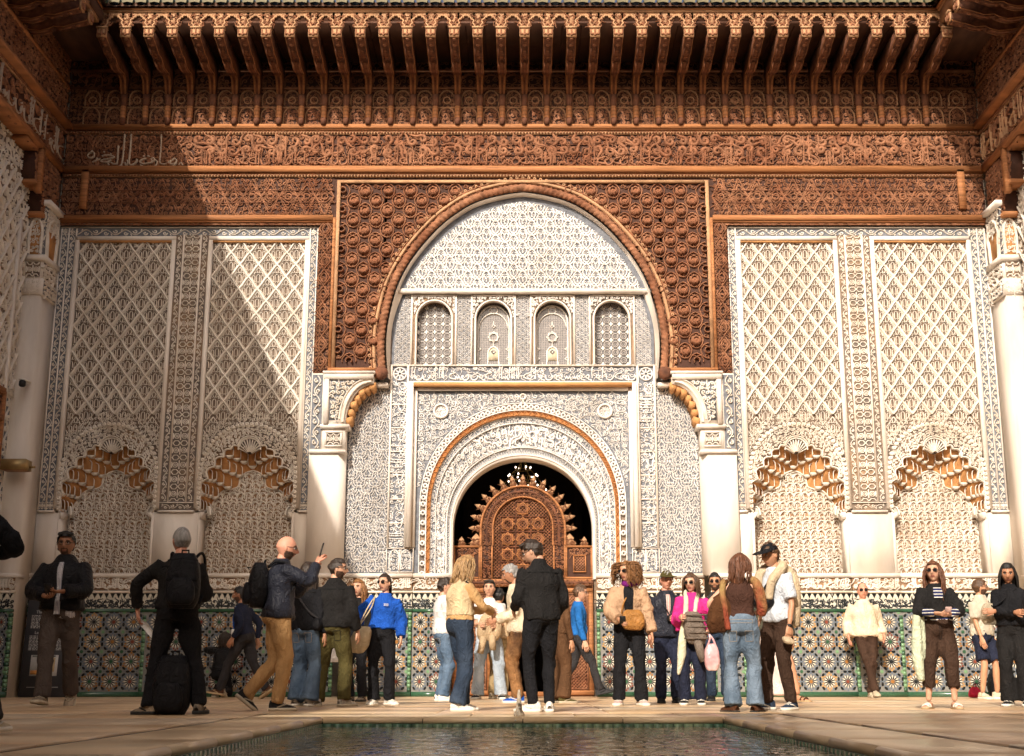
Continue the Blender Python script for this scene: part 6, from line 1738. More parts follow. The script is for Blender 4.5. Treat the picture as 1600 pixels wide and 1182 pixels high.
    # ---- tops (inner to outer)
    for top_ in (top or []):
        nm,m=top_[0],top_[1]; o=top_[2] if len(top_)>2 else {}
        mb=MB(); fit=o.get('fit',1.06); fit=1+(fit-1)*.75-.02; th=o.get('th',.010); t0=o.get('hem',.50); sl=o.get('sleeve',1.0); puff=o.get('puff',0)
        torso(mb,t0,fit,puff,hemw=o.get('flare',1.0),th=th)
        jo=[]
        if sl>0:
            for k in 'RL':
                sh,e,w=armP[k]
                if sl<=.55: P=[sh+(e-sh)*-.06,sh+(e-sh)*sl*.9,sh+(e-sh)*sl*1.7]; rad=[.056,.060,.064]
                else: q=e+(w-e)*(2*sl-1.0 if sl<1 else .93); P=[sh+(e-sh)*-.06,sh+(e-sh)*.5,e,e*.5+q*.5,q]; rad=[.054,.056,.050,.047,o.get('cuff',.040)]
                limb(mb,[sc(p) for p in P],(np.array(rad)*(1+(o.get('afit',1.0)-1)*.7)*.95+th*.7)*s*B**.5,seg=12,puff=puff,sub=8 if puff else 5)
                jo+=[(sc(e),.11*s),(sc(sh),.10*s)]
        if o.get('collar'):
            rg=[(sc(nb-u2*.02),sr,sf,.080*s,.078*s),(sc(nb+nk*.010),sr,sf,.070*s,.070*s),(sc(nb+nk*.040),sr,sf,.072*s,.072*s)]; loft(mb,rg)
        jo.append((sc(pel+u1*.06),.20*s))
        soft(nm,mb,[m],root,(.0125 if puff else .0150)*s/.8,amp=o.get('amp',.0130)*s,freq=o.get('freq',24),seed=seed+2,joints=jo,stretch=(1,1,.7),smooth=2)
        if o.get('open'):                       # shirt front seen between the jacket edges
            im,hw_,tb=o['open']; mp=MB(); n=9; prof_t=np.linspace(.045,tb,n); V=[]
            for t in prof_t:
                c=(nb-u2*.245-u1*(t-.245)) if t>.27 else nb-u2*t
                yb=np.interp(t,[.02,.06,.12,.2,.3,.38,.47,.56],[.074,.095,.114,.118,.104,.110,.122,.118])*fit*B+th+.012*(t>.05)
                w_=hw_*np.interp(t,[.04,.1,.3,.5],[.8,1,.8,1.0])
                for q in (-1,-.4,.4,1): V.append(sc(c+sr*q*w_+sf*(yb-.012*q*q)))
            mp.add(V,[(i*4+k,i*4+k+1,(i+1)*4+k+1,(i+1)*4+k) for i in range(n-1) for k in range(3)],0)
            mp.build(o.get('open_name','shirt_front'),[im],root,smooth=True)
        if o.get('print'):
            pm,txtpos=o['print']; mp=MB(); c=sc(nb-u2*.14+sr*.06*txtpos+sf*(.12*fit*B+th+.012))
            for q in range(3): mp.box(-.035*s,.03*s,-.001,.001,(.0-q*.012)*s,(.006-q*.012)*s)
            Vv=mp.V; mp.V=[v@np.stack([sr,sf,u2]) + c for v in Vv]; mp.build('chest_print',[pm],root)
    # ---- shoes
    if shoes:
        kind,mu,ms=shoes
        for k in 'RL':
            hip,kn_,an,ft=legP[k]
            if kind=='sandal':
                a=radians(-ft[3]); f_=V3(-sin(a),cos(a),0); r_=V3(cos(a),sin(a),0); mb=MB()
                for y in (.06,.12):
                    P=[sc(an+f_*y+r_*q*.047+V3(0,0,-.062+.042*(1-q*q)*(1-.25*(y>.1)))) for q in np.linspace(-1,1,7)]; tube(mb,P,.012*s,6,0)
                o=mb.build('sandal',[mu],root,smooth=True); sb=MB()
                out=[sc(an+f_*y+r_*x_) for x_,y in ((.03,-.09),(.038,-.03),(.045,.06),(.05,.13),(.03,.195),(-.03,.195),(-.05,.13),(-.045,.06),(-.038,-.03),(-.03,-.09))]
                n=len(out); V=[p+V3(0,0,-.085*s) for p in out]+[p+V3(0,0,-.066*s) for p in out]; sb.add(V,[tuple(range(n))[::-1],tuple(range(n,2*n))]+[(i,(i+1)%n,(i+1)%n+n,i+n) for i in range(n)],0); sb.build('sole',[ms],o)
            else: make_shoe(root,sc(an),ft[3],ft[4],s,mu,ms,kind)
    # ---- hair, glasses, cap
    hm=HAIR[hcol]; mb=MB()
    if hair=='short': hair_shell(mb,M,s,.013,cut_short,seed,noise_a=.005)
    elif hair=='quiff':
        hair_shell(mb,M,s,.015,cut_short,seed,noise_a=.006); 
        for k in range(14): ellipsoid(mb,V3((k%7-3)*.018,.045+.02*(k//7),.112-.004*abs(k%7-3))*s,V3(.022,.026,.022)*s,0,M)
    elif hair=='buzz': hair_shell(mb,M,s,.006,cut_short,seed,noise_a=.001)
    elif hair=='receding': hair_shell(mb,M,s,.006,lambda c:((c[:,1]<.03)&(c[:,2]>.02)&((c[:,2]<.10)|(c[:,1]<-.0)))|((c[:,1]<-.02)&(c[:,2]>-.05)),seed,noise_a=.002)
    elif hair in ('long','wavy','bob','curly'):
        hair_shell(mb,M,s,.016,lambda c:(c[:,2]>.070)|((c[:,1]<.045)&(c[:,2]>.03))|((c[:,1]<.018)&(c[:,2]>-.10)),seed,female,noise_a=.004)
        L_={'long':.38,'wavy':.30,'bob':.19,'curly':.16}[hair]; rg=[]
        for z,rx,ry,y in ((.07,.05,.05,-.03),(.02,.080,.072,-.035),(-.06,.080,.064,-.045),(-.06-L_*.4,.074,.050,-.060),(-.06-L_*.75,.075,.045,-.070),(-.06-L_,.05,.03,-.072)): rg.append(((M[:3,:3]@V3(0,y,z))*s+M[:3,3],M[:3,0],M[:3,1],rx*s,ry*s))
        loft(mb,rg)
        if hair=='long': strand_hair(mb,M,s,170,.40,seed,.006,.9,58,.0065)
        elif hair=='wavy': strand_hair(mb,M,s,170,.33,seed,.016,1.2,56,.007)
        elif hair=='bob': strand_hair(mb,M,s,160,.22,seed,.007,1.0,52,.0065)
        else: strand_hair(mb,M,s,240,.20,seed,.012,4.2,44,.0055,helix=.022,lift=.05)
    elif hair=='tied':
        hair_shell(mb,M,s,.009,lambda c:(c[:,2]>.068)|((c[:,1]<.04)&(c[:,2]>.02))|((c[:,1]<.0)&(c[:,2]>-.06)),seed,female,noise_a=.002)
        for k in range(9): 
            P=np.array([(.012*(k%3-1),-.10,.02),(.016*(k%3-1),-.125,-.03),(.02*(k%3-1),-.115,-.12),(.01*(k%3-1)+.05*(k//3)*.3,-.10,-.22)])*s; tube(mb,P@M[:3,:3].T+M[:3,3],np.array([.014,.016,.013,.005])*s,5,0)
    if mb.V: mb.build('hair',[hm],root,smooth=True)
    if glass: glasses(root,M,s,glass!='clear')
    if capm: cap(root,M,s,capm)
    info=dict(root=root,s=s,nb=nb,u1=u1,u2=u2,sr=sr,sf=sf,arm=armP,leg=legP,M=M,pel=pel,X=Xw,Y=Yw,face=face,hc=hc)
    a=-radians(face)
    def W(p):                                   # local unscaled -> world
        p=np.asarray(p,float)*s; return V3(p[0]*cos(a)-p[1]*sin(a)+Xw,p[0]*sin(a)+p[1]*cos(a)+Yw,p[2])
    def Wd(v): v=np.asarray(v,float); return V3(v[0]*cos(a)-v[1]*sin(a),v[0]*sin(a)+v[1]*cos(a),v[2])
    info['W']=W; info['Wd']=Wd; PEOPLE[key]=info
    return info
BODYX=[]
from mathutils.bvhtree import BVHTree
DECALS=[]
def decal(p, part_, name, corners, back, m, off=.004, n=5):
    """patch laid on a garment: corners are (x, z) in the unscaled figure, projected along y"""
    DECALS.append((p,part_,name,corners,back,m,off,n))
def finish_decals():
    for p,part_,name,co,back,m,off,n in DECALS:
        s=p['s']; g=[c for c in p['root'].children if c.name.split('.')[0]==part_]
        if not g: continue
        me=g[0].data; bv=BVHTree.FromPolygons([v.co for v in me.vertices],[tuple(q.vertices) for q in me.polygons])
        a,b,c,d=[np.array(q) for q in co]; V=[]; ok=True
        for i in range(n):
            for j in range(n):
                u,v=i/(n-1),j/(n-1); q=(a*(1-u)+b*u)*(1-v)+(d*(1-u)+c*u)*v
                h=bv.ray_cast(Vector((q[0]*s,(-1 if back else 1)*.9,q[1]*s)),Vector((0,1 if back else -1,0)))
                if h[0] is None: ok=False; break
                V.append(tuple(h[0]+h[1]*off*s))
            if not ok: break
        if not ok: continue
        mb=MB(); mb.add(V,[(i*n+j,(i+1)*n+j,(i+1)*n+j+1,i*n+j+1) for i in range(n-1) for j in range(n-1)],0)
        ring=[V[i*n] for i in range(n)]+[V[(n-1)*n+j] for j in range(1,n)]+[V[i*n+n-1] for i in range(n-2,-1,-1)]+[V[j] for j in range(n-2,-1,-1)]
        tube(mb,ring,.0032*s,4,1)
        mb.build(name,[m[0],m[1]],p['root'],smooth=True)
def finish_people():
    finish_pending(); finish_decals()
    for o,ex,mats in BODYX:                     # join head and hands to the skin surface
        me=o.data; n=len(me.vertices); co=np.empty(n*3); me.vertices.foreach_get('co',co)
        m2=MB(); faces={}
        for p in me.polygons: faces.setdefault(len(p.vertices),[]).append(tuple(p.vertices))
        m2.V.append(co.reshape(-1,3)); m2.n=n
        for k,f in faces.items(): m2.F.append((np.array(f),0))
        m2.addchunk(ex.chunk())
        new=m2.mesh('body',mats,smooth=True); o.data=new; bpy.data.meshes.remove(me)
# ---- carried things
def frame_obj(o, W0, r, f, u):
    m=Matrix(((r[0],f[0],u[0],W0[0]),(r[1],f[1],u[1],W0[1]),(r[2],f[2],u[2],W0[2]),(0,0,0,1))); o.matrix_world=m
def rounded(mb, w,d,h, mat=0, taper=.85, bulge=.12, z0=0):
    """soft box: stacked superellipse rings"""
    n=9; S=16; V=[]
    for i in range(n):
        t=i/(n-1); k=(1-abs(2*t-1)**3*.35)*(1-(1-taper)*t)
        for q in range(S):
            a=2*pi*q/S; ca,sa=cos(a),sin(a); e=.55
            V.append((w/2*k*np.sign(ca)*abs(ca)**e,d/2*k*(1+bulge*sin(pi*t))*np.sign(sa)*abs(sa)**e,z0+h*t))
    mb.add(V,[(i*S+q,i*S+(q+1)%S,(i+1)*S+(q+1)%S,(i+1)*S+q) for i in range(n-1) for q in range(S)]+[tuple(range(S))[::-1],tuple((n-1)*S+q for q in range(S))],mat)
def backpack(label, W0, r, f, u, m, m2, sc_=1.0, w=.30,d=.17,h=.44, straps=True):
    """pack whose front pocket looks along -f; origin at its bottom centre"""
    t=thing('backpack',label,'backpack'); frame_obj(t,W0,r,f,u)
    mb=MB(); rounded(mb,w*sc_,d*sc_,h*sc_,0); mb.build('pack_body',[m],t,smooth=True)
    mb=MB(); rounded(mb,w*.78*sc_,.09*sc_,h*.48*sc_,0,z0=.03*sc_); V=mb.V; mb.V=[v+V3(0,-d*.52*sc_,0) for v in V]; mb.build('front_pocket',[m],t,smooth=True)
    for z in (.50,.86): mb=MB(); tube(mb,[(-w*.40*sc_,-d*.47*sc_,h*z*sc_),(0,-d*.60*sc_,h*(z+.03)*sc_),(w*.40*sc_,-d*.47*sc_,h*z*sc_)],.005*sc_,5,0); mb.build('zip',[m2],t)
    mb=MB(); tube(mb,[(-.03*sc_,d*.2*sc_,h*.97*sc_),(-.03*sc_,d*.25*sc_,h*1.07*sc_),(.03*sc_,d*.25*sc_,h*1.07*sc_),(.03*sc_,d*.2*sc_,h*.97*sc_)],.009*sc_,6,0); mb.build('grab_handle',[m2],t,smooth=True)
    if straps:
        for sx in (-1,1):
            mb=MB(); P=crom([(sx*w*.26*sc_,d*.45*sc_,h*.93*sc_),(sx*w*.38*sc_,d*.75*sc_,h*1.04*sc_),(sx*w*.45*sc_,(d*.5+.17)*sc_,h*.98*sc_),(sx*w*.46*sc_,(d*.5+.25)*sc_,h*.70*sc_),(sx*w*.47*sc_,(d*.5+.20)*sc_,h*.35*sc_),(sx*w*.42*sc_,d*.5*sc_,h*.12*sc_)],5)
            tube(mb,P,.014*sc_,6,0); mb.build('shoulder_strap',[m2],t,smooth=True)
    return t
def phone(label, W0, r, f, u, s, col=None):
    t=thing('phone',label,'phone'); frame_obj(t,W0,r,f,u); mb=MB()
    mb.prism([(-.036*s,-.07*s),(-.03*s,-.075*s),(.03*s,-.075*s),(.036*s,-.07*s),(.036*s,.07*s),(.03*s,.075*s),(-.03*s,.075*s),(-.036*s,.07*s)],-.004*s,.004*s,0); mb.build('phone_case',[col or blk],t)
    mb=MB(); mb.prism([(-.032*s,-.068*s),(.032*s,-.068*s),(.032*s,.068*s),(-.032*s,.068*s)],.0042*s,.0052*s,0); mb.build('phone_screen',[LENS],t)
    return t
def sheet_cloth(name, label, cat, strips, m, seed=0, amp=.006, fringe=None, group=None):
    """hanging cloth: each strip is a list of world points with half widths, voxel-joined"""
    o_=strips[0][0][0]; t=thing(name,label,cat,tuple(o_)); mb=MB()
    for pts,rad in strips: limb(mb,[np.asarray(p)-o_ for p in pts],np.array(rad),seg=10)
    soft('cloth',mb,[m],t,.012,amp=amp,freq=40,seed=seed,stretch=(1,1,.35),smooth=2)
    return t
# ---------------------------------------------------------------- cloth colours
C=dict(
 black=cloth('black_cotton',(.012,.012,.014)), black2=cloth('black_wool',(.016,.015,.015),bscale=160), blackjkt=cloth('black_nylon',(.010,.010,.012),rough=.5,sheen=0),
 charcoal=cloth('charcoal_cloth',(.035,.033,.035)), greybrown=cloth('grey_brown_twill',(.075,.058,.050)), darkbrown=cloth('dark_brown_twill',(.050,.028,.019)),
 tan=cloth('tan_chino',(.40,.235,.105)), olive=cloth('olive_canvas',(.075,.062,.022)), khaki=cloth('khaki_canvas',(.32,.23,.12)), brown=cloth('brown_cord',(.10,.050,.025)),
 patbrown=cloth('mottled_brown_cloth',(.26,.13,.055),tint=(.06,.03,.018),vscale=22),
 denim=cloth('blue_denim',(.075,.125,.20),tint=(.15,.22,.31),bscale=200), ddenim=cloth('dark_denim',(.022,.036,.062),tint=(.045,.065,.10),bscale=200), ldenim=cloth('washed_denim',(.36,.43,.50),tint=(.50,.55,.60),bscale=200), mdenim=cloth('mid_denim',(.10,.145,.20),tint=(.20,.26,.33),bscale=200), navy=cloth('navy_cotton',(.018,.022,.042)),
 white=cloth('white_cotton',(.74,.72,.70)), palegrey=cloth('pale_grey_tee',(.58,.62,.68)), cream=cloth('cream_knit',(.68,.57,.42),bscale=180), beige=cloth('beige_knit',(.55,.43,.29),bscale=160), sand=cloth('sand_linen',(.50,.45,.36)),
 camel=cloth('camel_padding',(.46,.29,.18),rough=.55,sheen=0), vest=cloth('cream_vest',(.60,.46,.28)), tanknit=cloth('tan_knit',(.55,.33,.15),bscale=170), stone=cloth('stone_jacket',(.43,.31,.19),rough=.6),
 blue=cloth('royal_blue_cotton',(.012,.085,.42)), blue2=cloth('blue_softshell',(.015,.13,.40)), pink=cloth('fuchsia_fleece',(.62,.035,.22)), mustard=cloth('mustard_shirt',(.40,.22,.05)), choc=cloth('chocolate_jersey',(.060,.028,.020)),
 navypuff=cloth('navy_padding',(.020,.022,.032),rough=.4,sheen=0), greypuff=cloth('taupe_padding',(.16,.125,.10),rough=.5,sheen=0), blackpuff=cloth('black_padding',(.012,.012,.013),rough=.4,sheen=0),
 stripes=cloth('pinstripe_shirt',(.62,.60,.60),wave=(24,(.22,.22,.28),'X',.55)), breton=cloth('navy_striped_jersey',(.022,.030,.095),wave=(11,(.70,.66,.60),'Z',.80)), plaid=cloth('pale_check_shirt',(.60,.46,.42),wave=(14,(.5,.22,.2),'X',.7)),
 purple=cloth('purple_scarf',(.13,.012,.12)), scarf=cloth('cream_scarf',(.66,.63,.50),tint=(.60,.60,.40)), mint=cloth('pale_green_cotton',(.55,.60,.44)), skirt=cloth('dusty_pink_linen',(.62,.50,.45)), oliveTop=cloth('dark_olive_top',(.075,.070,.050)),
 shawl=cloth('red_gold_shawl',(.24,.055,.03),tint=(.36,.25,.10),vscale=40), suede=cloth('brown_suede',(.10,.042,.018),rough=.95,tint=(.06,.024,.011)), leather=cloth('tan_leather',(.34,.155,.045),rough=.4,sheen=0), canvas=cloth('natural_canvas',(.52,.42,.28)),
 sneakw=cloth('white_leather',(.72,.67,.60),rough=.45,sheen=0), sneakb=cloth('navy_mesh',(.03,.045,.075)), sneakg=cloth('beige_mesh',(.36,.28,.20),tint=(.12,.10,.08),vscale=40), sneakc=cloth('cream_suede_shoe',(.58,.49,.35)), shoeb=cloth('black_shoe',(.015,.014,.014),rough=.5), shoebr=cloth('brown_leather_shoe',(.085,.035,.018),rough=.4), sneakp=cloth('pink_white_shoe',(.62,.42,.38)), pattern=cloth('patterned_runner',(.55,.48,.40),tint=(.04,.035,.03),vscale=60),
 sole=mat('white_rubber',(.70,.66,.58),.6,.1,20), soleb=mat('black_rubber',(.02,.02,.02),.7,.1,20), solet=mat('gum_rubber',(.42,.30,.17),.6,.1,20), soleg=mat('beige_rubber',(.45,.38,.28),.6,.15,20), red=cloth('red_cloth',(.42,.02,.05)), aztec=cloth('black_cream_weave',(.50,.42,.30),tint=(.03,.025,.02),vscale=28), ) 
SK=('sneaker',C['sneakw'],C['sole'])
hang=dict(R=(.25,.03,.84),L=(-.25,.03,.84))
# 1 far left, mostly outside the frame
p1=person('edge','person in a black coat cut off by the left edge of the picture',-98,1150,715,4,top=[('coat',C['black'],dict(fit=1.18,th=.02,hem=.62,flare=1.1))],bottom=('trousers',C['charcoal'],dict(hem=.08)),shoes=('sneaker',C['sneakc'],C['sole']),skin='olive',hair='short',hcol='black',R=(.16,.27,1.12),L=(-.25,.15,1.0),Rel=(1,.1,-.75),feet=((.31,.03,0,10,0),(-.10,.0,0,-8,0)))
# 2
p2=person('specs','bearded man with clear glasses in a boxy black jacket walking with a phone',84,1104,832,176,top=[('shirt',C['stripes'],dict(hem=.60,sleeve=.9,fit=1.0,th=.006)),('jacket',C['blackjkt'],dict(fit=1.20,th=.03,hem=.52,afit=1.25,cuff=.05,collar=1,open=(C['stripes'],.028,.56)))],bottom=('trousers',C['greybrown'],dict(fit=1.18,hem=.085)),shoes=('sneaker',C['sneakg'],C['soleg']),skin='brown',hair='quiff',hcol='black',beard=.6,head=(-4,-4),
   R=(.10,.27,1.06),L=(-.08,.30,1.10),feet=((.055,.22,0,6,-6),(-.075,-.30,.05,-6,38)),hands=(.9,.9),palm=((0,.2,1),(.3,.2,.9)),glass='clear',build=1.02,Rel=(1,-.6,-.3),Lel=(-1,-.6,-.3))
# 3
p3=person('packer','grey haired man in black seen from behind holding a white leaflet',268,1117,824,352,top=[('sweater',C['black2'],dict(fit=1.10,th=.012,hem=.50,afit=1.1))],bottom=('trousers',C['black'],dict(fit=1.16,hem=.078)),shoes=('sneaker',C['sneakg'],C['soleb']),skin='pink',hair='buzz',hcol='grey',head=(-28,6),
   R=(.12,.30,1.06),Rel=(.5,-.4,-1),L=(-.38,.12,.95),Lel=(-1,-.3,.1),feet=((.24,.02,0,12,0),(-.20,.0,0,-58,0)),hands=(.5,.8),build=1.12)
# 4 crouching woman
p4=person('croucher','woman in a black padded jacket crouching by the zellige wall with a phone',343,1089,975,8,top=[('jacket',C['blackpuff'],dict(fit=1.14,th=.02,hem=.46,puff=.06))],bottom=('trousers',C['black'],dict(fit=1.1)),shoes=('sneaker',C['sneakg'],C['soleg']),skin='light',hair='bob',hcol='dark',female=True,drop=.52,lean=12,head=(20,4),R=(.14,.34,.98),L=(-.16,.30,.88),
   feet=((.13,-.12,.05,4,45),(-.14,.10,0,-10,0)),H=1.36,knee=(10,-10),Y=18.9)
# 5
p5=person('lanyard','dark haired man with a blue lanyard striding to the left by the wall',378,1089,917,284,top=[('sweater',C['navy'],dict(fit=1.08,hem=.50))],bottom=('trousers',C['charcoal'],dict(fit=1.12,hem=.075)),shoes=('sneaker',C['shoebr'],C['solet']),skin='olive',hair='short',hcol='black',beard=1,lean=9,head=(-8,-6),
   R=(.24,-.10,.90),L=(-.26,.08,.90),feet=((.09,-.36,.06,4,35),(-.10,.36,0,-4,-8)),Y=17.6)
# 7 dark haired woman behind the bald man
p7=person('crossbody','long haired woman in a black top and wide jeans with a studded bag strap',473,1104,879,22,top=[('sweater',C['black'],dict(fit=1.12,hem=.56,th=.015))],bottom=('jeans',C['denim'],dict(fit=1.3,hem=.115,name='jeans')),shoes=('sneaker',C['sneakg'],C['sole']),skin='tan',hair='long',hcol='dark',female=True,head=(10,0),**hang)
# 6 bald man
p6=person('bald','bald man in a dark jacket and tan trousers taking a photo with his phone',428,1111,838,74,top=[('jacket',C['navypuff'],dict(fit=1.10,th=.016,hem=.56,collar=1,afit=1.1))],bottom=('trousers',C['tan'],dict(fit=1.16,hem=.064)),shoes=('sneaker',C['shoeb'],C['soleg']),skin='pink',hair=None,hcol='brown',beard=1,glass='sun',head=(4,-8),lean=2,build=1.14,
   R=(.10,.36,1.44),Rel=(.6,-.1,-1),L=(-.10,.32,1.36),Lel=(-.5,-.1,-1),feet=((.07,.02,0,6,0),(-.08,-.26,.075,-4,38)),hands=(.9,.6),palm=((-.6,.6,.2),(.8,.3,0)))
# 8
p8=person('olive','man in a black jacket and olive cargo trousers looking over his right shoulder',517,1104,873,14,top=[('jacket',C['black2'],dict(fit=1.16,th=.02,hem=.55,collar=1,afit=1.2))],bottom=('cargo_trousers',C['olive'],dict(fit=1.22,hem=.080,name='cargo_trousers')),shoes=('sneaker',C['pattern'],C['soleg']),skin='light',hair='short',hcol='dark',beard=1,glass='sun',head=(72,-3),build=1.12,R=(.27,.08,.86),L=(-.25,.03,.84),feet=((.15,.02,0,28,0),(-.17,.0,0,-30,0)))
p9=person('hidden','auburn haired woman in dark trousers half hidden behind the man in olive cargo trousers',556,1094,906,200,top=[('sweater',C['black2'],dict(hem=.5))],bottom=('trousers',C['black'],dict(fit=1.1)),shoes=('sneaker',C['sneakg'],C['soleb']),skin='light',hair='wavy',hcol='copper',female=True,Y=15.6,R=(.20,.16,.92),L=(-.25,.03,.84))
# 10
p10=person('bluetop','woman in a bright blue sweater and sunglasses with a canvas tote bag',594,1102,897,186,top=[('sweater',C['blue'],dict(fit=1.16,th=.022,hem=.46,afit=1.25,cuff=.05,flare=1.04,print=(C['white'],-.9)))],bottom=('trousers',C['black'],dict(fit=1.14,hem=.085)),shoes=SK,skin='light',hair='tied',hcol='dark',female=True,glass='sun',head=(24,-2),side=-4,
   R=(.27,.16,1.04),Rel=(1,-.6,-.3),L=(-.27,.05,.86),feet=((.08,.02,0,10,0),(-.12,.02,0,-46,0)),hands=(.9,.5))
# 11
p11=person('whitetee','young man in a white tee and jeans behind the woman in the cream vest',690,1096,903,70,top=[('tee',C['white'],dict(fit=1.10,th=.012,hem=.54,sleeve=.5,afit=1.15))],bottom=('jeans',C['denim'],dict(fit=1.12,name='jeans')),shoes=SK,skin='light',hair='short',hcol='dark',R=(.10,.30,1.00),L=(-.22,.22,.98),head=(8,-2))
# 13, 14
p14=person('puffback','person in a dark cap and a bulky beige jacket facing the doorway',778,1088,920,24,top=[('jacket',C['stone'],dict(fit=1.2,th=.035,hem=.52,afit=1.3,puff=.05))],bottom=('trousers',C['khaki'],dict(fit=1.15)),shoes=('sneaker',C['sneakc'],C['soleg']),skin='tan',hair='short',hcol='black',capm=C['black'],Y=17.4,**hang)
p13=person('ljeans','smiling young man in pale jeans holding a folded beige jacket',764,1093,907,182,top=[('tee',C['white'],dict(fit=1.10,th=.012,hem=.56,sleeve=.5,afit=1.1))],bottom=('jeans',C['ldenim'],dict(fit=1.32,hem=.10,name='jeans')),shoes=('sneaker',C['charcoal'],C['sole']),skin='light',hair='quiff',hcol='dark',head=(4,2),R=(.12,.27,1.06),L=(-.12,.27,1.05),feet=((.17,0,0,16,0),(-.17,.02,0,-14,0)))
# 12
p12=person('beige','blonde woman in a tan top, cream vest and dark flared jeans',717,1111,868,58,top=[('sweater',C['tanknit'],dict(fit=1.06,hem=.47,th=.010)),('vest',C['vest'],dict(fit=1.12,th=.016,hem=.42,sleeve=0))],bottom=('jeans',C['ddenim'],dict(fit=1.14,hem=.098,name='flared_jeans')),shoes=SK,skin='light',hair='bob',hcol='blonde',female=True,head=(12,-14),hunch=6,build=1.1,
   R=(.10,.36,1.07),L=(-.08,.38,1.10),Rel=(1,-.5,-.6),feet=((.11,-.08,0,30,0),(-.12,.10,0,24,0)),hands=(.8,.8))
# 15
p15=person('creamcoat','grey haired man in a cream jacket and mottled brown trousers looking down',809,1099,882,268,top=[('jacket',C['cream'],dict(fit=1.14,th=.02,hem=.60,afit=1.2))],bottom=('trousers',C['patbrown'],dict(fit=1.2,hem=.08)),shoes=('sneaker',C['blue'],C['sole']),skin='olive',hair='short',hcol='grey',beard=.6,head=(6,-18),R=(.14,.26,1.02),L=(-.12,.28,1.0),hunch=8)
p19=person('widebrown','person in wide brown trousers almost hidden by the tall man in black',884,1103,905,40,top=[('jacket',C['brown'],dict(fit=1.05,hem=.5))],bottom=('trousers',C['brown'],dict(fit=1.3,hem=.11)),shoes=('sneaker',C['olive'],C['soleg']),skin='tan',hair='short',hcol='dark',feet=((.16,-.04,0,40,0),(-.10,.0,0,10,0)),Y=14.6,shift=(0,0),**hang)
p19['root'].location.x-=.10
# 17
p17=person('tallblack','tall man in a black overshirt and white sneakers seen from behind',848,1113,842,338,top=[('overshirt',C['black2'],dict(fit=1.08,th=.014,hem=.57,afit=1.12,collar=1,flare=1.03))],bottom=('trousers',C['black'],dict(fit=1.02,hem=.062)),shoes=SK,skin='light',hair='quiff',hcol='dark',glass='sun',head=(-48,-26),hunch=14,lean=3,R=(.22,.20,.92),L=(-.18,.30,1.00),feet=((.07,.0,0,22,0),(-.10,.0,0,-52,0)))
# 18
p18=person('boyblue','boy in a blue jacket and glasses walking past the doorway',905,1087,914,94,top=[('jacket',C['blue2'],dict(fit=1.08,th=.016,hem=.52,afit=1.1))],bottom=('trousers',C['charcoal'],dict(fit=1.1,hem=.07)),shoes=('sneaker',C['charcoal'],C['soleb']),skin='light',hair='short',hcol='brown',glass='clear',head=(-2,-6),build=.92,R=(.22,.10,.82),L=(-.24,-.05,.86),feet=((.08,.34,0,2,-12),(-.08,-.30,.05,-2,34)),Y=17.9)
# 20 - 23
p20=person('curly','curly haired woman in an open camel puffer jacket and black trousers',985,1103,878,184,top=[('top',C['black'],dict(fit=1.02,hem=.5,sleeve=0)),('puffer_jacket',C['camel'],dict(fit=1.18,th=.034,hem=.46,afit=1.35,cuff=.046,puff=.09,open=(C['black'],.062,.40)))],bottom=('trousers',C['black'],dict(fit=1.14,hem=.085)),shoes=('sneaker',C['sneakp'],C['sole']),skin='tan',hair='curly',hcol='copper',female=True,glass='sun',head=(38,-4),
   R=(.12,.30,1.00),Rel=(1,-.4,-.6),L=(-.27,.06,.84),feet=((.13,.04,0,14,0),(-.13,.04,0,-22,0)),hands=(.9,.5))
p21=person('capman','smiling man in a dark cap and navy quilted jacket',1045,1099,893,176,top=[('jacket',C['navypuff'],dict(fit=1.16,th=.026,hem=.60,puff=.07,afit=1.25,open=(C['plaid'],.030,.34)))],bottom=('trousers',C['navy'],dict(fit=1.14,hem=.08)),shoes=('sneaker',C['shoeb'],C['soleb']),skin='pink',hair='short',hcol='grey',beard=.0,capm=C['olive'],head=(-6,-2),R=(.24,.05,.85),L=(-.06,.30,1.08),hands=(.5,.9),build=1.08)
p22=person('pinklady','woman in a fuchsia jacket with a long pale scarf and sunglasses',1083,1102,897,190,top=[('jacket',C['pink'],dict(fit=1.15,th=.02,hem=.50,afit=1.2))],bottom=('trousers',C['navy'],dict(fit=1.18,hem=.085)),shoes=('sneaker',C['shoeb'],C['sole']),skin='light',hair='bob',hcol='brown',female=True,glass='sun',head=(16,-6),side=-3,R=(.12,.30,1.12),L=(-.24,.22,.96),Lel=(-1,-.4,-.2),hands=(.9,.7),build=1.08)
p23=person('mustard','man with sunglasses in a dark jacket over a mustard shirt',1124,1099,896,188,top=[('jacket',C['charcoal'],dict(fit=1.12,th=.018,hem=.56,open=(C['mustard'],.05,.45)))],bottom=('jeans',C['ddenim'],dict(fit=1.15,name='jeans')),shoes=('sneaker',C['shoeb'],C['soleb']),skin='tan',hair='short',hcol='black',beard=1,glass='sun',head=(6,-2),Y=15.9,**hang)
# 25 hidden skirt
p25=person('skirtlady','person in a dusty pink skirt and brown sandals behind the tall capped man',1214,1106,893,200,top=[('top',C['oliveTop'],dict(fit=1.14,hem=.62,th=.015))],bottom=('skirt',C['skirt'],dict(amp=.012,freq=30,len=.10)),shoes=('sandal',C['shoebr'],C['solet']),skin='tan',hair='tied',hcol='dark',female=True,feet=((.12,.03,0,40,0),(-.30,.06,0,-60,0)),Y=14.6,**hang)
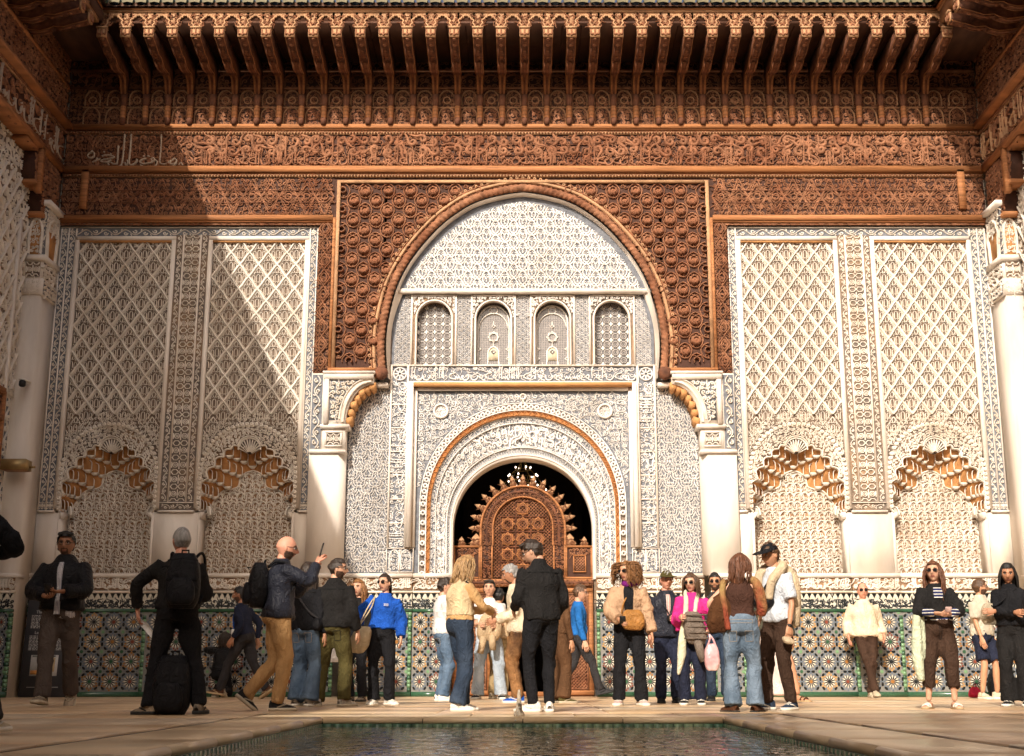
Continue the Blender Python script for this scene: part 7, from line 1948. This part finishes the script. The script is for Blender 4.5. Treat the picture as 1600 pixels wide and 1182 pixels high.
# 24
p24=person('shawl','brunette woman in a chocolate tank top and blue jeans seen from behind',1163,1113,865,12,top=[('tank_top',C['choc'],dict(fit=1.04,hem=.44,sleeve=0,th=.008))],bottom=('jeans',C['mdenim'],dict(fit=1.2,hem=.105,waist=.39,name='jeans')),shoes=('loafer',C['shoebr'],C['soleb']),skin='light',hair='bob',hcol='auburn',female=True,glass='sun',head=(34,-4),build=1.04,R=(.20,.24,1.0),L=(-.24,.10,.98),Lel=(-1,-.6,-.2),feet=((.12,.02,0,20,0),(-.12,.0,0,-42,0)))
# 26
p26=person('tallcap','tall man in a black cap and pale tee with a beige sweater over his shoulders',1222,1110,850,242,top=[('tee',C['palegrey'],dict(fit=1.10,th=.014,hem=.56,sleeve=.52,afit=1.22))],bottom=('joggers',C['darkbrown'],dict(fit=1.18,hem=.062,name='joggers')),shoes=('sneaker',C['sneakb'],C['sole']),skin='tan',hair='short',hcol='brown',capm=C['blackjkt'],head=(-6,-14),hunch=6,R=(.22,.16,.94),L=(-.25,.06,.84),feet=((.10,.10,0,14,0),(-.10,-.05,0,-22,0)),hands=(.6,.7))
# 27
p27=person('leaner','balding man in a cream henley leaning against the zellige wall with crossed legs',1358,1091,911,180,top=[('henley',C['cream'],dict(fit=1.18,th=.02,hem=.55,afit=1.25,cuff=.05,flare=1.02))],bottom=('trousers',C['darkbrown'],dict(fit=1.08,hem=.066)),shoes=('sneaker',C['sneakc'],C['soleg']),skin='pink',hair='receding',hcol='brown',beard=.0,glass='sun',lean=-3,head=(4,0),R=(.27,.04,.90),L=(-.25,.10,.92),feet=((-.06,.16,0,4,0),(-.02,.07,0,-2,0)),Y=18.9)
# 28
p28=person('stripes','woman with wavy auburn hair and sunglasses in a black cardigan over a striped top',1474,1108,878,184,top=[('striped_top',C['breton'],dict(fit=1.03,hem=.44,sleeve=.96,afit=1.02,th=.008)),('cardigan',C['black2'],dict(fit=1.10,th=.018,hem=.40,sleeve=.70,afit=1.2,open=(C['breton'],.055,.17)))],bottom=('cropped_trousers',C['darkbrown'],dict(fit=1.24,hem=.078,crop=.16,waist=.38,name='cropped_trousers')),shoes=('sandal',C['sneakw'],C['solet']),skin='light',hair='wavy',hcol='auburn',female=True,glass='sun',head=(22,4),build=1.1,
   R=(.075,.30,1.09),L=(-.075,.30,1.08),Rel=(1,-.5,-.4),Lel=(-1,-.5,-.4),hands=(.9,.9),palm=((-.4,-.2,.8),(.4,-.2,.8)),feet=((.16,.0,0,32,0),(-.13,.04,0,-6,0)))
# 29
p29=person('shorts','man in a sand linen shirt and navy shorts standing by the wall looking right',1543,1093,905,142,top=[('linen_shirt',C['sand'],dict(fit=1.14,th=.016,hem=.56,sleeve=.50,afit=1.25,collar=1))],bottom=('shorts',C['navy'],dict(fit=1.12,short=.10)),shoes=('sneaker',C['sneakc'],C['sole']),skin='tan',hair='short',hcol='brown',beard=1,glass='sun',head=(-48,2),R=(.24,.14,.84),L=(-.25,.03,.84),feet=((.14,.02,0,20,0),(-.14,.08,0,-30,0)))
# 30
p30=person('edgeright','woman with long black hair in a black jacket at the right edge of the picture',1592,1104,881,212,top=[('jacket',C['black'],dict(fit=1.14,th=.022,hem=.50,afit=1.25))],bottom=('trousers',C['black2'],dict(fit=1.25,hem=.11)),shoes=('sneaker',C['shoeb'],C['sole']),skin='olive',hair='long',hcol='black',female=True,head=(-12,-14),R=(-.10,.24,1.10),L=(.14,.25,1.12),Rel=(1,-.3,-.7),Lel=(-1,-.3,-.7))
# ---------------------------------------------------------------- carried things
def back_frame(p, down, out, side=0.0):
    """bottom-centre point and axes of a pack on the back of p"""
    c=p['nb']-p['u2']*down+p['sr']*side-p['sf']*out
    W0=p['W'](c); r,f,u=p['Wd'](p['sr']),p['Wd'](p['sf']),p['Wd'](nrm_(p['u2']+p['u1'])); return W0,r,f,u
for key,lab,dn,out,sd,w,d,h,m in (('packer','large black backpack worn by the grey haired man in black',.50,.235,.06,.34,.22,.50,'blackjkt'),('bald','soft black backpack worn by the bald man',.46,.215,.0,.30,.20,.44,'blackjkt')):
    p=PEOPLE[key]; s=p['s']; W0,r,f,u=back_frame(p,dn,out,sd); backpack(lab,W0,r,f,u,C[m],C['black'],s,w,d,h)
X=hx(268-CX,1117,gy(1117)); Yb=gy(1117)-.02
backpack('black backpack standing on the paving between the feet of the man in black',(X,Yb,0),V3(1,0,0),V3(0,1,0),V3(0,0,1),C['blackjkt'],C['black'],.8,.38,.26,.55,straps=False)
def hand_pt(p,k,d=.09):
    sh,e,w=p['arm'][k]; return p['W'](w+nrm_(w-e)*d)
def cam_axes(p):  # axes of a flat thing held upright in front of the holder
    r=p['Wd']((1,0,0)); f=p['Wd']((0,1,0)); return r,f,V3(0,0,1)
p=p6; W0=hand_pt(p,'R',.11)+V3(0,0,.03); r,f,u=cam_axes(p); t=nrm_(u*.97+f*.25); phone('black phone held up by the bald man',W0,r,nrm_(np.cross(r,t))*-1 if False else t,nrm_(np.cross(r,t)),p['s']*1.15)
for p,lab,k in ((p2,'black phone in the hands of the bearded man with glasses','L'),(p28,'phone in a pink case held by the woman in the black cardigan','R'),(p20,'phone in the right hand of the curly haired woman','R'),(p21,'dark phone held by the man in the cap','L')):
    W0=hand_pt(p,k,.09)+p['Wd']((-.05*(1 if k=='R' else -1)*p['s'] if p in (p2,p28) else 0,.02,.02)); r,f,u=cam_axes(p); t=nrm_(f*.75+u*.66); phone(lab,W0,r,t,nrm_(np.cross(r,t)),p['s'],C['sneakp'] if p is p28 else None)
# leaflet
W0=hand_pt(p3,'L',.10); t=thing('leaflet','white folded leaflet in the hand of the grey haired man in black','leaflet',tuple(W0)); m=MB(); s=p3['s']
P=[(0,0,.02),(.09,-.01,-.03),(.20,-.02,-.17),(.17,-.02,-.20),(.02,0,-.05)]; m.add([np.array(q)*s for q in P]+[np.array(q)*s+V3(0,.004,0) for q in P],[(0,1,2,3,4),(9,8,7,6,5)]+[(i,(i+1)%5,(i+1)%5+5,i+5) for i in range(5)],0); m.build('folded_sheet',[C['white']],t)
def strap(name_parent, pts, r, m, nm='strap'):
    mb=MB(); o=np.array(name_parent.location); tube(mb,crom([np.asarray(q)-o for q in pts],6),r,6,0); return mb.build(nm,[m],name_parent,smooth=True)
def soft_bag(nm,label,cat,W0,r,f,u,w,d,h,m,sc_,taper=1.1,flap=None):
    t=thing(nm,label,cat,tuple(W0)); mb=MB(); rounded(mb,w*sc_,d*sc_,h*sc_,0,taper=.8,bulge=.35)
    R_m=np.stack([r,f,u]); mb.V=[v@R_m for v in mb.V]
    soft('bag_body',mb,[m],t,.011,amp=.009,freq=40,seed=len(label),smooth=2)
    if flap is not None:
        mb=MB(); rounded(mb,w*.8*sc_,d*1.05*sc_,h*.42*sc_,0,taper=.9,z0=h*.5*sc_); mb.V=[v@R_m for v in mb.V]; mb.build('flap',[flap],t,smooth=True)
    return t
def torso_pt(p,t,side,out): 
    c=(p['nb']-p['u2']*.245-p['u1']*(t-.245)) if t>.27 else p['nb']-p['u2']*t
    return p['W'](c+p['sr']*side+p['sf']*out)
# tote of the woman in blue
p=p10; s=p['s']; r,f,u=cam_axes(p); W0=hand_pt(p,'R',.06)+V3(-.03,-.03,-.34*s)
t=soft_bag('tote_bag','natural canvas tote bag hanging from the arm of the woman in blue','bag',W0,nrm_(r*.9+f*.3),nrm_(np.cross(u,r)),nrm_(u+V3(.30,0,0)),.30,.12,.36,C['canvas'],s)
for q in (-.04,.05): strap(t,[torso_pt(p,.05,.13,.05),torso_pt(p,.2,.16+q*.5,.16),hand_pt(p,'R',.03),W0+V3(q+.05,-.02,.33*s)],.007,C['canvas'])
# paper bag of the hidden woman
W0=hand_pt(p9,'R')+V3(-.02,-.1,-.32*p9['s']); soft_bag('paper_bag','white paper bag beside the man in olive cargo trousers','bag',W0,V3(1,0,0),V3(0,1,0),V3(0,0,1),.20,.10,.34,C['white'],p9['s'])
# crossbody bag of the long haired woman
p=p7; s=p['s']; W0=torso_pt(p,.50,.17,-.02)+V3(.02,-.04,-.05); t=soft_bag('shoulder_bag','small black shoulder bag with studded strap on the woman in wide jeans','bag',W0,p['Wd']((0,1,0)),p['Wd']((1,0,0)),V3(0,0,1),.2,.09,.15,C['blackjkt'],s)
strap(t,[torso_pt(p,.05,-.12,-.10),torso_pt(p,.18,.0,-.165),torso_pt(p,.34,.12,-.13),W0+V3(0,0,.14*s)],.012,C['charcoal'])
# curly woman's brown bag, strap and scarf
p=p20; s=p['s']; W0=torso_pt(p,.56,-.05,.17); t=soft_bag('shoulder_bag','tan leather shoulder bag worn in front by the curly haired woman','bag',W0,p['Wd']((1,0,0)),p['Wd']((0,1,0)),V3(0,0,1),.31,.13,.24,C['leather'],s,flap=C['leather'])
strap(t,[torso_pt(p,.05,-.10,.06),torso_pt(p,.2,.04,.175),torso_pt(p,.38,.09,.165),W0+V3(-.08,0,.2*s)],.008,C['leather'])
w=p['W']; nb=p['nb']; strips=[([w(nb+V3(.07,.05,.0)),w(nb+V3(.0,.095,-.02)),w(nb+V3(-.09,.05,.01)),w(nb+V3(-.12,-.02,.02)),w(nb+V3(.0,-.09,.03))],[.03,.03,.036,.04,.03])]
sheet_cloth('scarf','purple scarf round the neck of the curly haired woman','scarf',strips,C['purple'],5)
# pink lady: long scarf, grey padded jacket over the arm, plastic bag
p=p22; w=p['W']; nb=p['nb']; s=p['s']
sheet_cloth('scarf','long cream and pale green scarf hanging from the woman in fuchsia','scarf',[([w(nb+V3(-.02,-.09,.03)),w(nb+V3(.085,-.02,.03)),w(nb+V3(.075,.10,-.08)),w(nb+V3(.085,.155,-.28)),w(nb+V3(.13,.17,-.55)),w(nb+V3(.15,.16,-.80)),w(nb+V3(.20,.13,-1.06))],np.array([.028,.032,.036,.040,.050,.062,.020])*s),([w(nb+V3(-.02,-.09,.03)),w(nb+V3(-.085,.0,.02)),w(nb+V3(-.055,.11,-.12)),w(nb+V3(-.04,.15,-.28))],np.array([.028,.03,.034,.03])*s)],C['scarf'],7,amp=.010)
W0=torso_pt(p,.66,-.09,.235); t=soft_bag('padded_jacket','taupe padded jacket bundled over the arm of the woman in fuchsia','jacket',W0,p['Wd']((1,0,0)),p['Wd']((0,1,0)),nrm_(V3(-.12,0,1)),.32,.17,.42,C['greypuff'],s)
mb=MB(); o=np.array(t.location)
for k in range(5): 
    P=[W0-o+p['Wd']((q*s,.095*s*sqrt(max(0,1-(q/.17)**2))+.02*s,0))+V3(0,0,(.07+.075*k)*s) for q in np.linspace(-.155,.155,9)]; tube(mb,P,.011*s,5,0)
mb.build('quilting_ridge',[C['greypuff']],t,smooth=True,kind='stuff')
mb=MB(); tube(mb,[W0-o+V3(.0,-.03,.06),W0-o+V3(.03,-.05,-.10),W0-o+V3(.06,-.05,-.22*s)],[.06*s,.055*s,.048*s],10,0); mb.build('sleeve',[C['greypuff']],t,smooth=True)
pl=mat('striped_plastic',(.62,.28,.30),.25,.3,10,tint=(.70,.62,.60),spec=.6)
W0=hand_pt(p,'L')+V3(.05,-.03,-.46*s); t=soft_bag('plastic_bag','pink and white striped plastic bag hanging beside the woman in fuchsia','bag',W0,V3(1,0,0),V3(0,1,0),V3(0,0,1),.22,.14,.34,pl,s)
for q in (-.04,.04): strap(t,[W0+V3(q,0,.32*s),W0+V3(q*.4,0,.40*s),hand_pt(p,'L')+V3(.03,-.02,.0)],.010,pl,'handle')
# capman camera hanging on a strap
p=p21; W0=torso_pt(p,.36,-.03,.20); t=thing('camera','small black camera hanging on the chest of the man in the dark cap','camera',tuple(W0)); mb=MB(); mb.box(-.05,.05,-.02,.02,-.03,.03); lathe(mb,[(0,-.03),(.026,-.03),(.028,.02),(0,.02)],10,(0,-.035,0),axis='y'); mb.build('camera_body',[blk],t); strap(t,[torso_pt(p,.05,.10,.06),torso_pt(p,.2,.06,.19),W0],.006,blk)
# shawl woman: suede bag on the left shoulder and shawl over both shoulders
p=p24; s=p['s']; w=p['W']; nb=p['nb']
W0=torso_pt(p,.60,-.235,-.05); t=soft_bag('shoulder_bag','slouchy brown suede shoulder bag of the woman in blue jeans','bag',W0,nrm_(p['Wd']((1,.5,0))),nrm_(p['Wd']((-.5,1,0))),nrm_(V3(.14,0,1)),.33,.17,.40,C['suede'],s)
strap(t,[W0+V3(-.04,0,.36*s),torso_pt(p,.16,-.19,-.03),torso_pt(p,.04,-.14,-.02),torso_pt(p,.16,-.18,.08),W0+V3(.02,.05,.36*s)],.018,C['suede'])
strips=[([w(nb+V3(-.15,.06,-.06)),w(nb+V3(-.175,-.02,-.05)),w(nb+V3(-.185,-.09,-.18)),w(nb+V3(-.16,-.11,-.38)),w(nb+V3(-.13,-.12,-.58))],np.array([.03,.04,.042,.04,.036])*s),
        ([w(nb+V3(.10,.08,-.04)),w(nb+V3(.17,-.02,-.045)),w(nb+V3(.215,-.06,-.16)),w(nb+V3(.235,-.05,-.32)),w(nb+V3(.215,-.03,-.42))],np.array([.04,.05,.065,.065,.05])*s)]
sheet_cloth('shawl','red and gold fringed shawl draped over the shoulders of the woman in blue jeans','shawl',strips,C['shawl'],9,amp=.012)
fr_=thing('shawl_fringe','gold tassel fringe of the red shawl','fringe',tuple(w(nb))) if False else None
# tall capped man: sweater over the shoulders, fanny pack, watch, cap in hand
p=p26; s=p['s']; w=p['W']; nb=p['nb']
sheet_cloth('sweater','beige sweater tied over the shoulders of the tall man in the black cap','sweater',[([w(nb+V3(.10,.13,-.20)),w(nb+V3(.115,.10,-.06)),w(nb+V3(.07,-.04,.035)),w(nb+V3(-.06,-.06,.03)),w(nb+V3(-.14,.02,-.02)),w(nb+V3(-.12,.13,-.14)),w(nb+V3(-.085,.155,-.33))],np.array([.04,.05,.055,.055,.055,.05,.045])*s),([w(nb+V3(-.05,-.07,.0)),w(nb+V3(-.08,-.15,-.10)),w(nb+V3(-.08,-.17,-.34)),w(nb+V3(-.07,-.16,-.60))],np.array([.06,.085,.09,.07])*s)],C['beige'],11,amp=.008)
W0=torso_pt(p,.40,.03,.165); t=soft_bag('waist_bag','black waist bag worn across the front by the tall man in the cap','bag',W0,p['Wd']((1,0,0)),p['Wd']((0,1,0)),V3(0,0,1),.32,.10,.16,C['blackjkt'],s)
strap(t,[torso_pt(p,.04,-.09,.05),torso_pt(p,.2,.0,.16),W0+V3(0,0,.14*s)],.012,C['black'])
sh,e,wr=p['arm']['L']; t=thing('wristwatch','black watch on the wrist of the tall man in the cap','watch',tuple(p['W'](wr))); mb=MB(); ax=nrm_(p['Wd'](wr-e)); tube(mb,[-ax*.012,ax*.012],.030*s,10,0); mb.build('watch_band',[blk],t); 
W0=hand_pt(p,'L',.12); t=soft_bag('crumpled_hat','pale crumpled hat in the lowered hand of the tall man','cap',W0-V3(-.02,0,.06),p['Wd']((0,1,0)),p['Wd']((1,0,0)),nrm_(V3(-.5,0,.8)),.14,.06,.10,C['beige'],s)
# mint garment hanging on the arm of the woman in the cardigan
p=p28; s=p['s']; sh,e,wr=p['arm']['R']
q=p['W'](e*.8+wr*.2); sheet_cloth('blouse','pale green blouse hanging over the forearm of the woman in the cardigan','blouse',[([q+V3(.03,.03,.03),q+V3(-.03,.02,-.02),q+V3(-.045,.03,-.25*s),q+V3(-.05,.03,-.55*s),q+V3(-.03,.03,-.80*s)],np.array([.03,.045,.06,.07,.04])*s),([q+V3(.02,.06,.0),q+V3(.01,.06,-.3*s),q+V3(.0,.06,-.55*s)],np.array([.03,.05,.045])*s)],C['mint'],13,amp=.010)
# leaner's bag
p=p27; s=p['s']; W0=torso_pt(p,.62,-.22,.03); t=soft_bag('shoulder_bag','small tan bag at the hip of the balding man in the cream henley','bag',W0,V3(0,1,0),V3(1,0,0),V3(0,0,1),.14,.09,.16,C['canvas'],s); strap(t,[torso_pt(p,.05,-.10,.09),torso_pt(p,.25,-.15,.13),W0+V3(0,0,.15*s)],.007,C['canvas'])
# patterned pouch of the right edge woman
p=p30; s=p['s']; W0=torso_pt(p,.48,.22,.10); t=soft_bag('pouch','round black and cream patterned pouch of the woman at the right edge','bag',W0,V3(1,0,0),V3(0,1,0),V3(0,0,1),.26,.10,.26,C['aztec'],s); strap(t,[torso_pt(p,.05,-.10,.08),torso_pt(p,.25,.12,.17),W0+V3(0,0,.24*s)],.007,C['black'])
# folded jacket of the young man in pale jeans
p=p13; s=p['s']; W0=torso_pt(p,.62,.0,.24); t=soft_bag('folded_jacket','crumpled stone jacket held in front by the young man in pale jeans','jacket',W0,p['Wd']((1,0,0)),p['Wd']((0,1,0)),nrm_(V3(.1,0,1)),.40,.16,.40,C['stone'],s)
mb=MB(); o=np.array(t.location)
for a_,b_ in (((-.06,-.05,.04),(-.10,-.07,-.16)),((.05,-.06,.06),(.06,-.08,-.12))): tube(mb,[W0-o+np.array(a_),W0-o+(np.array(a_)+np.array(b_))/2+V3(0,-.02,0),W0-o+np.array(b_)],[.05,.046,.042],9,0)
mb.build('sleeve',[C['stone']],t,smooth=True)
# crossbody strap of the woman in the vest and lanyard of the striding man
p=p12; t=thing('crossbody_strap','thin dark crossbody strap on the blonde woman in the cream vest','strap',tuple(torso_pt(p,.05,0,0))); strap(t,[torso_pt(p,.04,.12,-.02),torso_pt(p,.12,.10,.12),torso_pt(p,.28,-.02,.15),torso_pt(p,.45,-.16,.06)],.007,C['black'],'strap_band')
p=p5; t=thing('lanyard','blue lanyard with a white badge on the striding man','lanyard',tuple(torso_pt(p,.05,0,0))); strap(t,[torso_pt(p,.03,-.05,.07),torso_pt(p,.2,-.03,.15),torso_pt(p,.36,.0,.17)],.008,C['blue'],'ribbon'); strap(t,[torso_pt(p,.03,.05,.07),torso_pt(p,.2,.03,.15),torso_pt(p,.36,.0,.17)],.008,C['blue'],'ribbon')
mb=MB(); q=torso_pt(p,.42,0,.185)-np.array(t.location); tube(mb,[q+V3(0,0,.05),q-V3(0,0,.05)],.03,8,0); mb.build('badge',[C['white']],t)
# things on the floor by the wall
t=thing('rucksack','black rucksack slumped on the floor behind the man in shorts','bag',(hx(1566-CX,1085,18.95),18.98,0)); mb=MB(); rounded(mb,.40,.28,.42,0,taper=.7,bulge=.3); soft('bag_body',mb,[C['blackjkt']],t,.012,amp=.012,freq=28,seed=3); mb=MB(); tube(mb,[(-.05,0,.40),(-.03,-.03,.48),(.03,-.03,.48),(.05,0,.40)],.01,6,0); mb.build('handle',[C['black']],t)
t=thing('pouch','small red bag on the floor beside the shoes of the man in shorts','bag',(hx(1524-CX,1088,18.6),18.6,0)); mb=MB(); rounded(mb,.22,.16,.15,0,taper=.5,bulge=.3); soft('bag_body',mb,[C['red']],t,.010,amp=.010,freq=36,seed=4); mb=MB(); tube(mb,[(-.04,0,.13),(0,-.04,.19),(.04,0,.13)],.006,6,0); mb.build('handle',[C['red']],t)
stitch=mat('stitching',(.30,.26,.22),.9,.2,30); dk=mat('dark_seam',(.006,.006,.006),.9,.2,30)
for p,part_,mm in ((p24,'jeans',(C['mdenim'],stitch)),(p17,'trousers',(C['black'],dk)),(p8,'cargo_trousers',(C['olive'],dk)),(p7,'jeans',(C['denim'],stitch)),(p11,'jeans',(C['denim'],stitch)),(p3,'trousers',(C['black'],dk))):
    for q in (-1,1): decal(p,part_,'back_pocket',[(q*.045,.86),(q*.13,.86),(q*.125,.75),(q*.05,.75)],True,mm)
for p,part_,z0,z1 in ((p24,'jeans',.98,.945),(p17,'trousers',.93,.90)): decal(p,part_,'waistband',[(-.13,z0),(.13,z0),(.13,z1),(-.13,z1)],True,(C['mdenim'] if p is p24 else C['ddenim'] if p is p12 else C['black'],stitch if p is not p17 else dk),n=7)
for p,part_,z0,z1,w,mm in ((p27,'henley',1.40,1.26,.014,(C['cream'],C['beige'])),(p29,'linen_shirt',1.38,.92,.016,(C['sand'],C['beige'])),(p10,'trousers',.90,.78,.012,(C['black'],dk)),(p28,'cropped_trousers',.95,.80,.012,(C['darkbrown'],dk)),(p30,'jacket',1.36,.96,.012,(C['black'],dk)),(p20,'trousers',.88,.78,.012,(C['black'],dk))):
    decal(p,part_,'placket',[(-w,z0),(w,z0),(w,z1),(-w,z1)],False,mm,n=7)
for p,part_,mm in ((p2,'jacket',(C['blackjkt'],C['charcoal'])),(p22,'jacket',(C['pink'],C['purple']))):
    for q in (-1,1): decal(p,part_,'front_pocket',[(q*.07,1.18),(q*.15,1.18),(q*.15,1.07),(q*.07,1.07)],False,mm)
for p,part_ in ((p3,'sweater'),(p8,'jacket'),(p17,'overshirt'),(p7,'sweater')):
    decal(p,part_,'yoke_seam',[(-.16,1.345),(.16,1.345),(.16,1.337),(-.16,1.337)],True,(dk,dk),off=.002,n=7)
finish_people()
sc.unit_settings.scale_length = 1.24        # one scene unit is about 1.24 m, so that the people come out life-size
